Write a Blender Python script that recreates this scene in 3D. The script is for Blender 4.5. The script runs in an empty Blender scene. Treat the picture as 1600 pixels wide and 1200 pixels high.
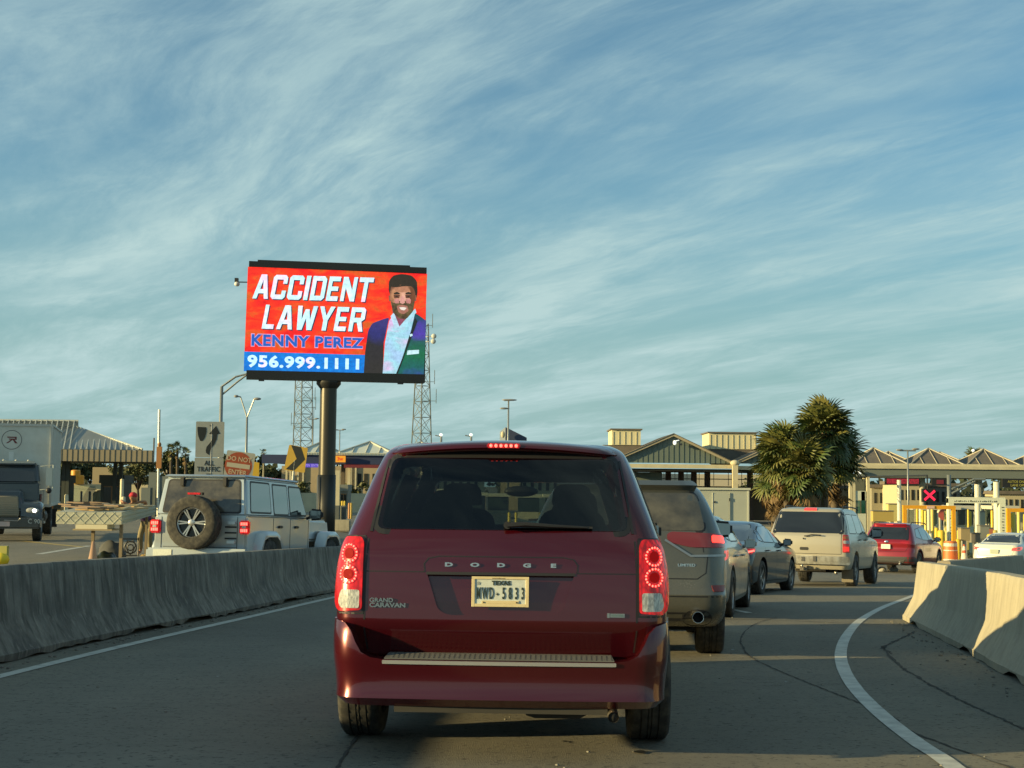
import bpy, bmesh, math, random
from mathutils import Vector, Matrix, Euler
from math import sin, cos, pi, radians, sqrt, atan2, tan
random.seed(7)
scene = bpy.context.scene
col = scene.collection
# ------------------------------------------------------------------ camera
CAMZ = 2.9
F = 2219.0
camd = bpy.data.cameras.new('camera'); cam = bpy.data.objects.new('camera', camd); col.objects.link(cam)
camd.sensor_width = 36; camd.lens = F / 1600 * 36; camd.clip_start = .1; camd.clip_end = 6000
PITCH = math.atan(160 / F); ROLL = radians(.6)
CM = Matrix.Rotation(pi / 2 + PITCH, 3, 'X') @ Matrix.Rotation(ROLL, 3, 'Z')
cam.matrix_world = Matrix.Translation((0, 0, CAMZ)) @ CM.to_4x4()
scene.camera = cam
def at(px, py, Y):
    """world point seen at photo pixel px,py whose forward distance is Y"""
    d = CM @ Vector(((px - 800) / F, -(py - 600) / F, -1))
    return Vector((d.x / d.y * Y, Y, CAMZ + d.z / d.y * Y))
# ------------------------------------------------------------------ world and sun
SUN_A = radians(16)      # direction the light travels, measured from +X towards +Y
SUN_E = radians(10.5)
world = bpy.data.worlds.new('World'); scene.world = world; world.use_nodes = True
nt = world.node_tree; nt.nodes.clear()
def N(t, ty, **kw):
    n = t.nodes.new(ty)
    for k, v in kw.items(): setattr(n, k, v)
    return n
def mth(t, op, a, b=None, c=None):
    n = N(t, 'ShaderNodeMath', operation=op)
    for i, v in enumerate((a, b, c)):
        if v is None: continue
        if isinstance(v, (int, float)): n.inputs[i].default_value = v
        else: t.links.new(v, n.inputs[i])
    return n.outputs[0]
sky = N(nt, 'ShaderNodeTexSky', sky_type='NISHITA', sun_disc=False)
sky.sun_elevation = SUN_E
sky.sun_rotation = atan2(-cos(SUN_A), -sin(SUN_A))   # azimuth from +Y towards +X
sky.air_density = 1.0; sky.dust_density = .6; sky.ozone_density = 2.5; sky.altitude = 10
tc = N(nt, 'ShaderNodeTexCoord')
sep = N(nt, 'ShaderNodeSeparateXYZ'); nt.links.new(tc.outputs['Generated'], sep.inputs[0])
zc = mth(nt, 'ADD', mth(nt, 'MAXIMUM', sep.outputs[2], 0.0), .09)
u = mth(nt, 'DIVIDE', sep.outputs[0], zc); v = mth(nt, 'DIVIDE', sep.outputs[1], zc)
comb = N(nt, 'ShaderNodeCombineXYZ'); nt.links.new(u, comb.inputs[0]); nt.links.new(v, comb.inputs[1])
wn = N(nt, 'ShaderNodeTexNoise'); wn.inputs['Scale'].default_value = .55; wn.inputs['Detail'].default_value = 3; nt.links.new(comb.outputs[0], wn.inputs['Vector'])
wv = N(nt, 'ShaderNodeVectorMath', operation='SUBTRACT'); nt.links.new(wn.outputs['Color'], wv.inputs[0]); wv.inputs[1].default_value = (.5, .5, .5)
ws_ = N(nt, 'ShaderNodeVectorMath', operation='SCALE'); nt.links.new(wv.outputs[0], ws_.inputs[0]); ws_.inputs['Scale'].default_value = .55
wa = N(nt, 'ShaderNodeVectorMath', operation='ADD'); nt.links.new(comb.outputs[0], wa.inputs[0]); nt.links.new(ws_.outputs[0], wa.inputs[1])
def cloud(rot, sc, scale, det, rough, dist, off, src=None):
    mp = N(nt, 'ShaderNodeMapping'); mp.vector_type = 'TEXTURE'
    mp.inputs['Rotation'].default_value = (0, 0, rot); mp.inputs['Scale'].default_value = sc; mp.inputs['Location'].default_value = off
    nt.links.new((src or wa).outputs[0], mp.inputs[0])
    n = N(nt, 'ShaderNodeTexNoise'); n.inputs['Scale'].default_value = scale; n.inputs['Detail'].default_value = det
    n.inputs['Roughness'].default_value = rough; n.inputs['Distortion'].default_value = dist
    nt.links.new(mp.outputs[0], n.inputs['Vector']); return n.outputs[0]
def rng_(v_, a, b, lo=0, hi=1):
    r = N(nt, 'ShaderNodeMapRange', interpolation_type='SMOOTHSTEP'); r.inputs[1].default_value = a; r.inputs[2].default_value = b; r.inputs[3].default_value = lo; r.inputs[4].default_value = hi; nt.links.new(v_, r.inputs[0]); return r.outputs[0]
SR = radians(120)
patch = rng_(cloud(SR + .06, (3.4, 1.0, 1), .85, 5, .58, .3, (2.2, .7, 0)), .26, .58)          # broad veils
fib = rng_(cloud(SR, (4.2, 1.0, 1), 2.6, 9, .68, .25, (0, 0, 0)), .34, .70)                     # feathery fibres
fib2 = rng_(cloud(SR + .5, (3.0, 1.0, 1), 4.5, 7, .62, .4, (5, 1, 0)), .42, .72)                # crossing fine fibres
puff = rng_(cloud(SR, (1.5, 1.0, 1), 2.2, 8, .62, .1, (9, 4, 0)), .50, .74)                     # small clumps
cs = mth(nt, 'ADD', mth(nt, 'MULTIPLY', patch, mth(nt, 'ADD', mth(nt, 'MULTIPLY', fib, .62), .22)), mth(nt, 'ADD', mth(nt, 'MULTIPLY', mth(nt, 'MULTIPLY', fib, fib2), .30), mth(nt, 'MULTIPLY', mth(nt, 'MULTIPLY', puff, patch), .30)))
hz = rng_(sep.outputs[2], .34, .0, 0, .22)
cf = N(nt, 'ShaderNodeClamp'); nt.links.new(mth(nt, 'ADD', mth(nt, 'MULTIPLY', cs, .95), hz), cf.inputs[0])
tint = N(nt, 'ShaderNodeMix', data_type='RGBA', blend_type='MULTIPLY'); tint.inputs[0].default_value = 1
SKY_TINT = (.68, 1.04, 1.06, 1); CLOUD = (3.55, 4.9, 4.9, 1)
tint.inputs[7].default_value = SKY_TINT
nt.links.new(sky.outputs[0], tint.inputs[6])
mixc = N(nt, 'ShaderNodeMix', data_type='RGBA')
air = N(nt, 'ShaderNodeMix', data_type='RGBA'); nt.links.new(rng_(sep.outputs[2], .24, -.02, 0, .95), air.inputs[0]); nt.links.new(tint.outputs[2], air.inputs[6]); air.inputs[7].default_value = (1.60, 2.95, 3.0, 1)
nt.links.new(cf.outputs[0], mixc.inputs[0]); nt.links.new(air.outputs[2], mixc.inputs[6]); mixc.inputs[7].default_value = CLOUD
bg = N(nt, 'ShaderNodeBackground'); bg.inputs[1].default_value = .076
nt.links.new(mixc.outputs[2], bg.inputs[0])
wo = N(nt, 'ShaderNodeOutputWorld'); nt.links.new(bg.outputs[0], wo.inputs[0])
sd = bpy.data.lights.new('sun', 'SUN'); sd.energy = 5.0; sd.angle = radians(.6); sd.color = (1.0, .78, .36)
sun = bpy.data.objects.new('sun', sd); col.objects.link(sun)
sun.rotation_euler = Vector((cos(SUN_A) * cos(SUN_E), sin(SUN_A) * cos(SUN_E), -sin(SUN_E))).to_track_quat('-Z', 'Y').to_euler()
vs = scene.view_settings
scene.display_settings.display_device = 'sRGB'
vs.view_transform = 'Standard'; vs.look = 'None'; vs.gamma = 1; vs.exposure = .84; vs.use_curve_mapping = False
scene.render.film_transparent = False
scene.cycles.max_bounces = 7; scene.cycles.transparent_max_bounces = 12
# ------------------------------------------------------------------ terrain
def interp(x, tab):
    if x <= tab[0][0]: return tab[0][1]
    for i in range(len(tab) - 1):
        (x0, y0), (x1, y1) = tab[i], tab[i + 1]
        if x <= x1:
            t = (x - x0) / (x1 - x0); return y0 + (y1 - y0) * t
    return tab[-1][1]
def sstep(t): t = max(0, min(1, t)); return t * t * (3 - 2 * t)
RD = [(-40, .75), (-20, 1.1), (0, 1.40), (8, 1.455), (14, 1.60), (21, 1.84), (29, 2.08), (37, 2.42), (46, 2.64), (58, 2.84), (80, 2.9), (130, 2.9), (250, 2.7)]
LD = [(-40, .75), (-20, 1.1), (0, 1.40), (8, 1.45), (14, 1.58), (21, 1.73), (35, 1.93), (50, 2.0), (80, 2.12), (119, 2.2), (250, 2.3)]
def smoothtab(y, tab):
    return (interp(y - 2.5, tab) + interp(y - 1.2, tab) + interp(y, tab) * 2 + interp(y + 1.2, tab) + interp(y + 2.5, tab)) / 6
def gz(x, y):
    t = sstep((x + 10) / 9)
    d = smoothtab(y, RD) * t + smoothtab(y, LD) * (1 - t)
    d += .025 * max(0, min(x, 26) - 9) * sstep((y - 26) / 20)
    return CAMZ - d
# ------------------------------------------------------------------ materials
MATS = {}
def mat(name, c=(.5, .5, .5), rough=.6, metal=0, coat=0, emit=None, es=1, noise=None, bump=None, spec=None, alpha=None):
    """noise=(scale, colour2, lo, hi[, stretch])  bump=(scale, strength, dist[, stretch])"""
    if name in MATS: return MATS[name]
    m = bpy.data.materials.new(name); m.use_nodes = True; t = m.node_tree
    b = t.nodes['Principled BSDF']
    b.inputs['Base Color'].default_value = (*c, 1); b.inputs['Roughness'].default_value = rough; b.inputs['Metallic'].default_value = metal
    if coat: b.inputs['Coat Weight'].default_value = coat; b.inputs['Coat Roughness'].default_value = .06
    if spec is not None: b.inputs['Specular IOR Level'].default_value = spec
    if emit: b.inputs['Emission Color'].default_value = (*emit, 1); b.inputs['Emission Strength'].default_value = es
    tcn = None
    def coord(st):
        nonlocal tcn
        if tcn is None: tcn = N(t, 'ShaderNodeTexCoord')
        if st is None: return tcn.outputs['Object']
        mp = N(t, 'ShaderNodeMapping'); mp.inputs['Scale'].default_value = st; t.links.new(tcn.outputs['Object'], mp.inputs[0]); return mp.outputs[0]
    if noise:
        n = N(t, 'ShaderNodeTexNoise'); n.inputs['Scale'].default_value = noise[0]; n.inputs['Detail'].default_value = 6; n.inputs['Roughness'].default_value = .6
        t.links.new(coord(noise[4] if len(noise) > 4 else None), n.inputs['Vector'])
        r = N(t, 'ShaderNodeMapRange'); r.inputs[1].default_value = noise[2]; r.inputs[2].default_value = noise[3]; t.links.new(n.outputs[0], r.inputs[0])
        mx = N(t, 'ShaderNodeMix', data_type='RGBA'); mx.inputs[6].default_value = (*c, 1); mx.inputs[7].default_value = (*noise[1], 1)
        t.links.new(r.outputs[0], mx.inputs[0]); t.links.new(mx.outputs[2], b.inputs['Base Color'])
    if bump:
        n = N(t, 'ShaderNodeTexNoise'); n.inputs['Scale'].default_value = bump[0]; n.inputs['Detail'].default_value = 4
        t.links.new(coord(bump[3] if len(bump) > 3 else None), n.inputs['Vector'])
        bp = N(t, 'ShaderNodeBump'); bp.inputs['Strength'].default_value = bump[1]; bp.inputs['Distance'].default_value = bump[2]
        t.links.new(n.outputs[0], bp.inputs['Height']); t.links.new(bp.outputs[0], b.inputs['Normal'])
    MATS[name] = m; return m
def paint(name, c, dirt=(.20, .17, .12), amt=.5, metal=.35, rough=.38, zlo=.2, zhi=1.0):
    """car paint, clear coated, with road dust thicker low on the panels"""
    if name in MATS: return MATS[name]
    m = mat(name, c, rough, metal, coat=.9); t = m.node_tree; b = t.nodes['Principled BSDF']
    tcn = N(t, 'ShaderNodeTexCoord'); s = N(t, 'ShaderNodeSeparateXYZ'); t.links.new(tcn.outputs['Object'], s.inputs[0])
    n = N(t, 'ShaderNodeTexNoise'); n.inputs['Scale'].default_value = 3.5; n.inputs['Detail'].default_value = 8; t.links.new(tcn.outputs['Object'], n.inputs['Vector'])
    n2 = N(t, 'ShaderNodeTexNoise'); n2.inputs['Scale'].default_value = 60; n2.inputs['Detail'].default_value = 3; t.links.new(tcn.outputs['Object'], n2.inputs['Vector'])
    r = N(t, 'ShaderNodeMapRange'); r.inputs[1].default_value = zhi; r.inputs[2].default_value = zlo; r.inputs[3].default_value = .12; r.inputs[4].default_value = 1; t.links.new(s.outputs[2], r.inputs[0])
    f = mth(t, 'MULTIPLY', mth(t, 'MULTIPLY', r.outputs[0], amt), mth(t, 'MULTIPLY', n.outputs[0], mth(t, 'ADD', n2.outputs[0], .6)))
    mx = N(t, 'ShaderNodeMix', data_type='RGBA'); mx.inputs[6].default_value = (*c, 1); mx.inputs[7].default_value = (*dirt, 1)
    t.links.new(f, mx.inputs[0]); t.links.new(mx.outputs[2], b.inputs['Base Color'])
    t.links.new(mth(t, 'ADD', mth(t, 'MULTIPLY', f, .5), .05), b.inputs['Coat Roughness'])
    return m
def glassmat(name, tintc, gl=1.0, rough=.02):
    if name in MATS: return MATS[name]
    m = bpy.data.materials.new(name); m.use_nodes = True; t = m.node_tree; t.nodes.clear()
    tr = N(t, 'ShaderNodeBsdfTransparent'); tr.inputs[0].default_value = (*tintc, 1)
    g = N(t, 'ShaderNodeBsdfGlossy'); g.inputs[0].default_value = (gl, gl, gl, 1); g.inputs[1].default_value = rough
    fr = N(t, 'ShaderNodeFresnel'); ge = N(t, 'ShaderNodeNewGeometry'); t.links.new(mth(t, 'SUBTRACT', 1.5, mth(t, 'MULTIPLY', ge.outputs['Backfacing'], .8333)), fr.inputs[0])
    mx = N(t, 'ShaderNodeMixShader'); t.links.new(fr.outputs[0], mx.inputs[0]); t.links.new(tr.outputs[0], mx.inputs[1]); t.links.new(g.outputs[0], mx.inputs[2])
    o = N(t, 'ShaderNodeOutputMaterial'); t.links.new(mx.outputs[0], o.inputs[0]); MATS[name] = m; return m
# ------------------------------------------------------------------ object helpers
def mobj(name, bm, m, parent=None, smooth=False, loc=None, rz=0, label=None, ang=None):
    me = bpy.data.meshes.new(name)
    if ang is not None:
        bm.normal_update(); ca = radians(ang)
        for e in bm.edges:
            if len(e.link_faces) == 2 and e.calc_face_angle(0) > ca: e.smooth = False
        smooth = True
    if smooth:
        for f in bm.faces: f.smooth = True
    bm.to_mesh(me); bm.free()
    for x in (m if isinstance(m, (list, tuple)) else [m]): me.materials.append(x)
    o = bpy.data.objects.new(name, me); col.objects.link(o)
    if parent: o.parent = parent
    if loc is not None: o.location = loc
    if rz: o.rotation_euler = (0, 0, rz)
    if label: o['label'] = label
    return o
def tag(o, label=None, cat=None, group=None, kind=None):
    if label: o['label'] = label
    if cat: o['category'] = cat
    if group: o['group'] = group
    if kind: o['kind'] = kind
    return o
def thing(name, label, cat, loc=(0, 0, 0), rz=0, group=None, rx=0, ry=0):
    o = bpy.data.objects.new(name, None); col.objects.link(o); o.empty_display_size = .3
    o.location = loc; o.rotation_euler = (rx, ry, rz); return tag(o, label, cat, group)
def kids(o): return [c for c in bpy.data.objects if c.parent == o]
def copy_tree(o, parent=None):
    c = o.copy(); col.objects.link(c); c.parent = parent
    for ch in kids(o): copy_tree(ch, c)
    return c
def B(): return bmesh.new()
def box(bm, x0, x1, y0, y1, z0, z1, M=None, mi=0):
    vs_ = [bm.verts.new(Vector(p) if M is None else M @ Vector(p)) for p in ((x0, y0, z0), (x1, y0, z0), (x1, y1, z0), (x0, y1, z0), (x0, y0, z1), (x1, y0, z1), (x1, y1, z1), (x0, y1, z1))]
    for f in ((3, 2, 1, 0), (4, 5, 6, 7), (0, 1, 5, 4), (1, 2, 6, 5), (2, 3, 7, 6), (3, 0, 4, 7)):
        bm.faces.new([vs_[i] for i in f]).material_index = mi
    return vs_
def frame(p0, p1):
    z = (Vector(p1) - Vector(p0)).normalized(); a = Vector((1, 0, 0)) if abs(z.x) < .9 else Vector((0, 1, 0))
    x = z.cross(a).normalized(); y = z.cross(x); return x, y
def tube(bm, pts, r, n=8, cap=True, radii=None, mi=0):
    pts = [Vector(p) for p in pts]; rings = []
    for i, p in enumerate(pts):
        a = pts[max(i - 1, 0)]; b = pts[min(i + 1, len(pts) - 1)]
        x, y = frame(a, b)
        if rings and x.dot(px_) < 0: x, y = -x, -y
        px_ = x; rr = radii[i] if radii else r
        rings.append([bm.verts.new(p + x * rr * cos(2 * pi * k / n) + y * rr * sin(2 * pi * k / n)) for k in range(n)])
    for a, b in zip(rings, rings[1:]):
        for k in range(n): bm.faces.new((a[k], a[(k + 1) % n], b[(k + 1) % n], b[k])).material_index = mi
    if cap: bm.faces.new(rings[0][::-1]).material_index = mi; bm.faces.new(rings[-1]).material_index = mi
def lathe(bm, prof, n=24, axis='Z', M=None, cap=False, mi=0):
    """prof [(radius, height)]"""
    rings = []
    for r, h in prof:
        ring = []
        for k in range(n):
            a = 2 * pi * k / n; p = Vector((r * cos(a), r * sin(a), h)) if axis == 'Z' else Vector((h, r * cos(a), r * sin(a)))
            ring.append(bm.verts.new(p if M is None else M @ p))
        rings.append(ring)
    for a, b in zip(rings, rings[1:]):
        for k in range(n): bm.faces.new((a[k], a[(k + 1) % n], b[(k + 1) % n], b[k])).material_index = mi
    if cap: bm.faces.new(rings[0][::-1]); bm.faces.new(rings[-1])
def poly(bm, pts, M=None, mi=0):
    f = bm.faces.new([bm.verts.new(Vector(p) if M is None else M @ Vector(p)) for p in pts]); f.material_index = mi; return f
def prism(bm, pts, d, M=None, mi=0):
    """pts 3D planar polygon, extruded by vector d"""
    d = Vector(d); T = (lambda p: M @ Vector(p)) if M else (lambda p: Vector(p))
    a = [bm.verts.new(T(p)) for p in pts]; b = [bm.verts.new(T(Vector(p) + d)) for p in pts]; n = len(pts)
    bm.faces.new(a[::-1]).material_index = mi; bm.faces.new(b).material_index = mi
    for i in range(n): bm.faces.new((a[i], a[(i + 1) % n], b[(i + 1) % n], b[i])).material_index = mi
    
def ell(bm, c, r, n=12, m=8, mi=0):
    """ellipsoid"""
    c = Vector(c); rr = r if isinstance(r, (tuple, list)) else (r, r, r)
    g = bmesh.ops.create_uvsphere(bm, u_segments=n, v_segments=m, radius=1)
    for v_ in g['verts']: v_.co = Vector((v_.co.x * rr[0], v_.co.y * rr[1], v_.co.z * rr[2])) + c
    if mi:
        for f in {f for v_ in g['verts'] for f in v_.link_faces}: f.material_index = mi
def roundpoly(pts, r, n=4):
    """round the corners of a 2D polygon; r number or list"""
    out = []; L = len(pts)
    for i, p in enumerate(pts):
        rad = r[i] if isinstance(r, (list, tuple)) else r
        p = Vector(p); a = Vector(pts[i - 1]) - p; b = Vector(pts[(i + 1) % L]) - p
        if rad <= 0: out.append(tuple(p)); continue
        k = min(rad, a.length * .45, b.length * .45); a = p + a.normalized() * k; b = p + b.normalized() * k
        for j in range(n + 1):
            t = j / n; q = a * (1 - t) ** 2 + p * 2 * t * (1 - t) + b * t * t; out.append((q.x, q.y))
    return out
def text(name, s, size, m, parent, loc, rot=(pi / 2, 0, 0), ext=.002, sx=1, offset=0, shear=0, align='CENTER', label=None, sp=1):
    cu = bpy.data.curves.new(name, 'FONT'); cu.body = s; cu.size = size; cu.extrude = ext; cu.offset = offset; cu.shear = shear
    cu.align_x = align; cu.align_y = 'CENTER'; cu.resolution_u = 3; cu.space_character = sp
    o = bpy.data.objects.new('tmp', cu); col.objects.link(o)
    dg = bpy.context.evaluated_depsgraph_get(); me = bpy.data.meshes.new_from_object(o.evaluated_get(dg)); bpy.data.objects.remove(o)
    for v_ in me.vertices: v_.co.x *= sx
    me.name = name; me.materials.clear(); me.materials.append(m)
    r = bpy.data.objects.new(name, me); col.objects.link(r); r.parent = parent; r.location = loc; r.rotation_euler = rot
    if label: r['label'] = label
    return r
def finish(name, bm, m, mods, parent=None, ang=30):
    """apply modifiers given as (type, dict)"""
    o = mobj(name, bm, m, None); tmp = []
    for ty, kw in mods:
        md = o.modifiers.new(ty, ty)
        for k, v_ in kw.items(): setattr(md, k, v_)
    dg = bpy.context.evaluated_depsgraph_get(); me = bpy.data.meshes.new_from_object(o.evaluated_get(dg))
    o.modifiers.clear(); o.data = me; o.parent = parent
    b2 = B(); b2.from_mesh(me); b2.normal_update(); ca = radians(ang)
    for e in b2.edges: e.smooth = not (len(e.link_faces) == 2 and e.calc_face_angle(0) > ca)
    for f in b2.faces: f.smooth = True
    b2.to_mesh(me); b2.free(); me.materials.clear()
    for x in (m if isinstance(m, (list, tuple)) else [m]): me.materials.append(x)
    return o
def warp(root, fn, skip=()):
    def rec(o, Mx):
        for c in kids(o):
            if c.name.split('.')[0] in skip: continue
            M2 = Mx @ c.matrix_local; 
            if c.data.users > 1: c.data = c.data.copy()
            for v_ in c.data.vertices: v_.co = fn(M2 @ v_.co)
            rec(c, M2); c.location = (0, 0, 0); c.rotation_euler = (0, 0, 0); c.scale = (1, 1, 1)
    bpy.context.view_layer.update(); rec(root, Matrix.Identity(4))
# ------------------------------------------------------------------ lofted car bodies
class Loft:
    P = ('z', 'yr', 'yf', 'w', 'rr', 'rf', 'br', 'bf', 'ar', 'af')
    def __init__(s, keys, sub=4, ym=2.4, **dflt):
        base = dict(rr=.14, rf=.3, br=.03, bf=.10, ar=.03, af=.06); base.update(dflt); s.k = []
        s.sharp = []
        for k in keys:
            d = dict(base); d.update(k); s.sharp.append(d.get('s', 0)); s.k.append([d[p] for p in s.P])
        s.sub = sub; s.ym = ym
        s.lev = []
        for i in range(len(s.k) - 1):
            for j in range(sub): s.lev.append(s.ev(i, j / sub))
        s.lev.append(list(s.k[-1]))
    def ev(s, i, t):
        a = s.k[i]; b = s.k[i + 1]
        p = s.k[i - 1] if i > 0 and not s.sharp[i] else [2 * x - y for x, y in zip(a, b)]
        q = s.k[i + 2] if i + 2 < len(s.k) and not s.sharp[i + 1] else [2 * y - x for x, y in zip(a, b)]
        out = []
        dz = max(1e-5, b[0] - a[0]); z0 = max(1e-5, a[0] - p[0]); z1 = max(1e-5, q[0] - b[0])
        for x, y, pp, qq in zip(a, b, p, q):
            sl = (y - x) / dz; s0 = (x - pp) / z0; s1 = (qq - y) / z1
            m0 = 0 if sl * s0 <= 0 else 2 * sl * s0 / (sl + s0); m1 = 0 if sl * s1 <= 0 else 2 * sl * s1 / (sl + s1)
            if s.sharp[i] or i == 0: m0 = sl
            if s.sharp[i + 1] or i + 2 >= len(s.k): m1 = sl
            h = dz
            out.append((2 * t ** 3 - 3 * t ** 2 + 1) * x + (t ** 3 - 2 * t * t + t) * m0 * h + (-2 * t ** 3 + 3 * t * t) * y + (t ** 3 - t * t) * m1 * h)
        out[0] = a[0] + (b[0] - a[0]) * t
        return out
    def ringp(s, v_):
        z, yr, yf, w, rr, rf, br, bf, ar, af = v_
        rr = min(rr, w * .9, (yf - yr) * .3); rf = min(rf, w * .9, (yf - yr) * .3); pts = []
        xr = w - rr; xf = w - rf; yra = yr + br * (xr / w) ** 2; yfa = yf - bf * (xf / w) ** 2
        for j in range(6): x = xr * j / 6; pts.append((x, yr + br * (x / w) ** 2))
        for j in range(7): a = -pi / 2 + pi / 2 * j / 6; pts.append((xr + rr * cos(a), yra + rr * (1 + sin(a))))
        n = 15; y0 = yra + rr; y1 = yfa - rf
        for j in range(1, n): pts.append((w, y0 + (y1 - y0) * j / n))
        for j in range(7): a = pi / 2 * j / 6; pts.append((xf + rf * cos(a), yfa - rf * (1 - sin(a))))
        for j in range(5, -1, -1): x = xf * j / 6; pts.append((x, yf - bf * (x / w) ** 2))
        out = []
        for x, y in pts:
            m_ = 1
            if y < s.ym: m_ -= ar * ((s.ym - y) / (s.ym - min(yr, s.ym - .5))) ** 2
            else: m_ -= af * ((y - s.ym) / (max(yf, s.ym + .5) - s.ym)) ** 2
            out.append(Vector((x * m_, y, z)))
        return out
    def ring(s, z):
        ks = s.k
        if z <= ks[0][0]: return s.ringp(ks[0])
        for i in range(len(ks) - 1):
            if z <= ks[i + 1][0]: return s.ringp(s.ev(i, (z - ks[i][0]) / max(1e-6, ks[i + 1][0] - ks[i][0])))
        return s.ringp(ks[-1])
    def S(s, mode, a, z):
        key = (round(z, 4)); 
        if not hasattr(s, 'cache'): s.cache = {}
        if key not in s.cache: s.cache[key] = s.ring(z)
        r = s.cache[key]; sg = 1 if a >= 0 else -1
        if mode in ('rear', 'front'):
            seq = r if mode == 'rear' else r[::-1]; L = abs(a); 
            for p, q in zip(seq, seq[1:]):
                d = (q - p).length
                if L <= d: o = p.lerp(q, L / max(d, 1e-6)); return Vector((o.x * sg, o.y, o.z))
                L -= d
            o = seq[-1]; return Vector((o.x * sg, o.y, o.z))
        # side modes: a is y, 'right' or 'left'
        sg = 1 if mode == 'right' else -1
        wm = max(p.x for p in r) * .86; ok = [p.y for p in r if p.x >= wm]; a = min(max(a, min(ok)), max(ok))
        for p, q in zip(r, r[1:]):
            if p.y <= a <= q.y + 1e-9 and q.y > p.y: o = p.lerp(q, (a - p.y) / (q.y - p.y)); return Vector((o.x * sg, o.y, o.z))
        o = r[0] if a < r[0].y else r[-1]; return Vector((o.x * sg, o.y, o.z))
    def nrm(s, mode, a, z, e=.012):
        da = s.S(mode, a + e, z) - s.S(mode, a - e, z); dz = s.S(mode, a, z + e) - s.S(mode, a, z - e)
        n = da.cross(dz)
        if n.length < 1e-9: n = Vector((0, -1, 0))
        n.normalize(); p = s.S(mode, a, z)
        if mode == 'rear': ref = Vector((p.x * .3 , -1, 0)) 
        elif mode == 'front': ref = Vector((p.x * .3, 1, .3))
        else: ref = Vector((1 if mode == 'right' else -1, 0, .1))
        if n.dot(ref) < 0: n = -n
        return n
    def shell(s):
        bm = B(); rings = []
        for lv in s.lev:
            r = s.ringp(lv); full = r + [Vector((-p.x, p.y, p.z)) for p in r[-2:0:-1]]
            rings.append([bm.verts.new(p) for p in full])
        n = len(rings[0])
        for a, b in zip(rings, rings[1:]):
            for k in range(n): bm.faces.new((a[k], a[(k + 1) % n], b[(k + 1) % n], b[k]))
        bm.faces.new(rings[0][::-1])
        # top cap: quads across between left and right
        t = rings[-1]; h = len(r)
        for k in range(h - 1):
            a, b = t[k], t[k + 1]; c = t[(n - k - 1) % n]; d = t[(n - k) % n]
            vv = []
            for q in (a, b, c, d):
                if q not in vv: vv.append(q)
            if len(vv) > 2:
                try: bm.faces.new(vv)
                except ValueError: pass
        bmesh.ops.recalc_face_normals(bm, faces=bm.faces)
        return bm
    def patch(s, bm, mode, pts, off=.004, thick=.02, res=.07, close=False, mi=0, bulge=0):
        """polygon in (a,z) wrapped on the surface, given thickness"""
        b2 = B(); f = b2.faces.new([b2.verts.new((p[0], p[1], 0)) for p in pts])
        x0 = min(p[0] for p in pts); x1 = max(p[0] for p in pts); z0 = min(p[1] for p in pts); z1 = max(p[1] for p in pts)
        for lo, hi, ax in ((x0, x1, 0), (z0, z1, 1)):
            nn = int((hi - lo) / res)
            for i in range(1, nn + 1):
                c = lo + (hi - lo) * i / (nn + 1); co = (c, 0, 0) if ax == 0 else (0, c, 0)
                bmesh.ops.bisect_plane(b2, geom=b2.verts[:] + b2.edges[:] + b2.faces[:], plane_co=co, plane_no=(1, 0, 0) if ax == 0 else (0, 1, 0))
        b2.verts.index_update(); top = []; bot = []
        cx, cz = (x0 + x1) / 2, (z0 + z1) / 2
        for v_ in b2.verts:
            a, z = v_.co.x, v_.co.y; p = s.S(mode, a, z); n = s.nrm(mode, a, z)
            bl = bulge * (1 - ((a - cx) / (x1 - x0) * 2) ** 2) * (1 - ((z - cz) / (z1 - z0) * 2) ** 2) if bulge else 0
            top.append(bm.verts.new(p + n * (off + bl))); bot.append(bm.verts.new(p + n * (off - thick)))
        new = []
        for f in b2.faces:
            ids = [v_.index for v_ in f.verts]; nf = bm.faces.new([top[i] for i in ids]); new.append(nf)
            if close: new.append(bm.faces.new([bot[i] for i in ids][::-1]))
        for e in b2.edges:
            if len(e.link_faces) == 1:
                i, j = e.verts[0].index, e.verts[1].index; new.append(bm.faces.new((top[i], top[j], bot[j], bot[i])))
        for nf in new: nf.material_index = mi
        if not close:
            for v_ in bot:
                if not v_.link_faces: bm.verts.remove(v_)
        b2.free(); bmesh.ops.recalc_face_normals(bm, faces=new)
        # open shells: make the skin face outwards
        if not close and new:
            q = new[0]; q.normal_update(); c = q.calc_center_median(); n0 = None
            a0 = s.nrm(mode, (x0 + x1) / 2, (z0 + z1) / 2)
            acc = sum((ff.normal * ff.calc_area() for ff in new[:len(new)]), Vector()); 
            for ff in new: ff.normal_update()
            acc = sum((ff.normal * ff.calc_area() for ff in new), Vector())
            if acc.dot(a0) < 0: bmesh.ops.reverse_faces(bm, faces=new)
    def seam(s, bm, mode, pts, w=.007, off=.0015, res=.05):
        """thin raised strip along a polyline in (a,z)"""
        P_ = [Vector(p) for p in pts]; dense = []
        for p, q in zip(P_, P_[1:]):
            n = max(1, int((q - p).length / res))
            for j in range(n): dense.append(p.lerp(q, j / n))
        dense.append(P_[-1]); prev = None
        for i, p in enumerate(dense):
            t = (dense[min(i + 1, len(dense) - 1)] - dense[max(i - 1, 0)]).normalized(); nn = Vector((-t.y, t.x)) * w / 2; row = []
            for q in (p + nn, p - nn):
                row.append(bm.verts.new(s.S(mode, q.x, q.y) + s.nrm(mode, q.x, q.y) * off))
            if prev: bm.faces.new((prev[0], prev[1], row[1], row[0]))
            prev = row
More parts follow.
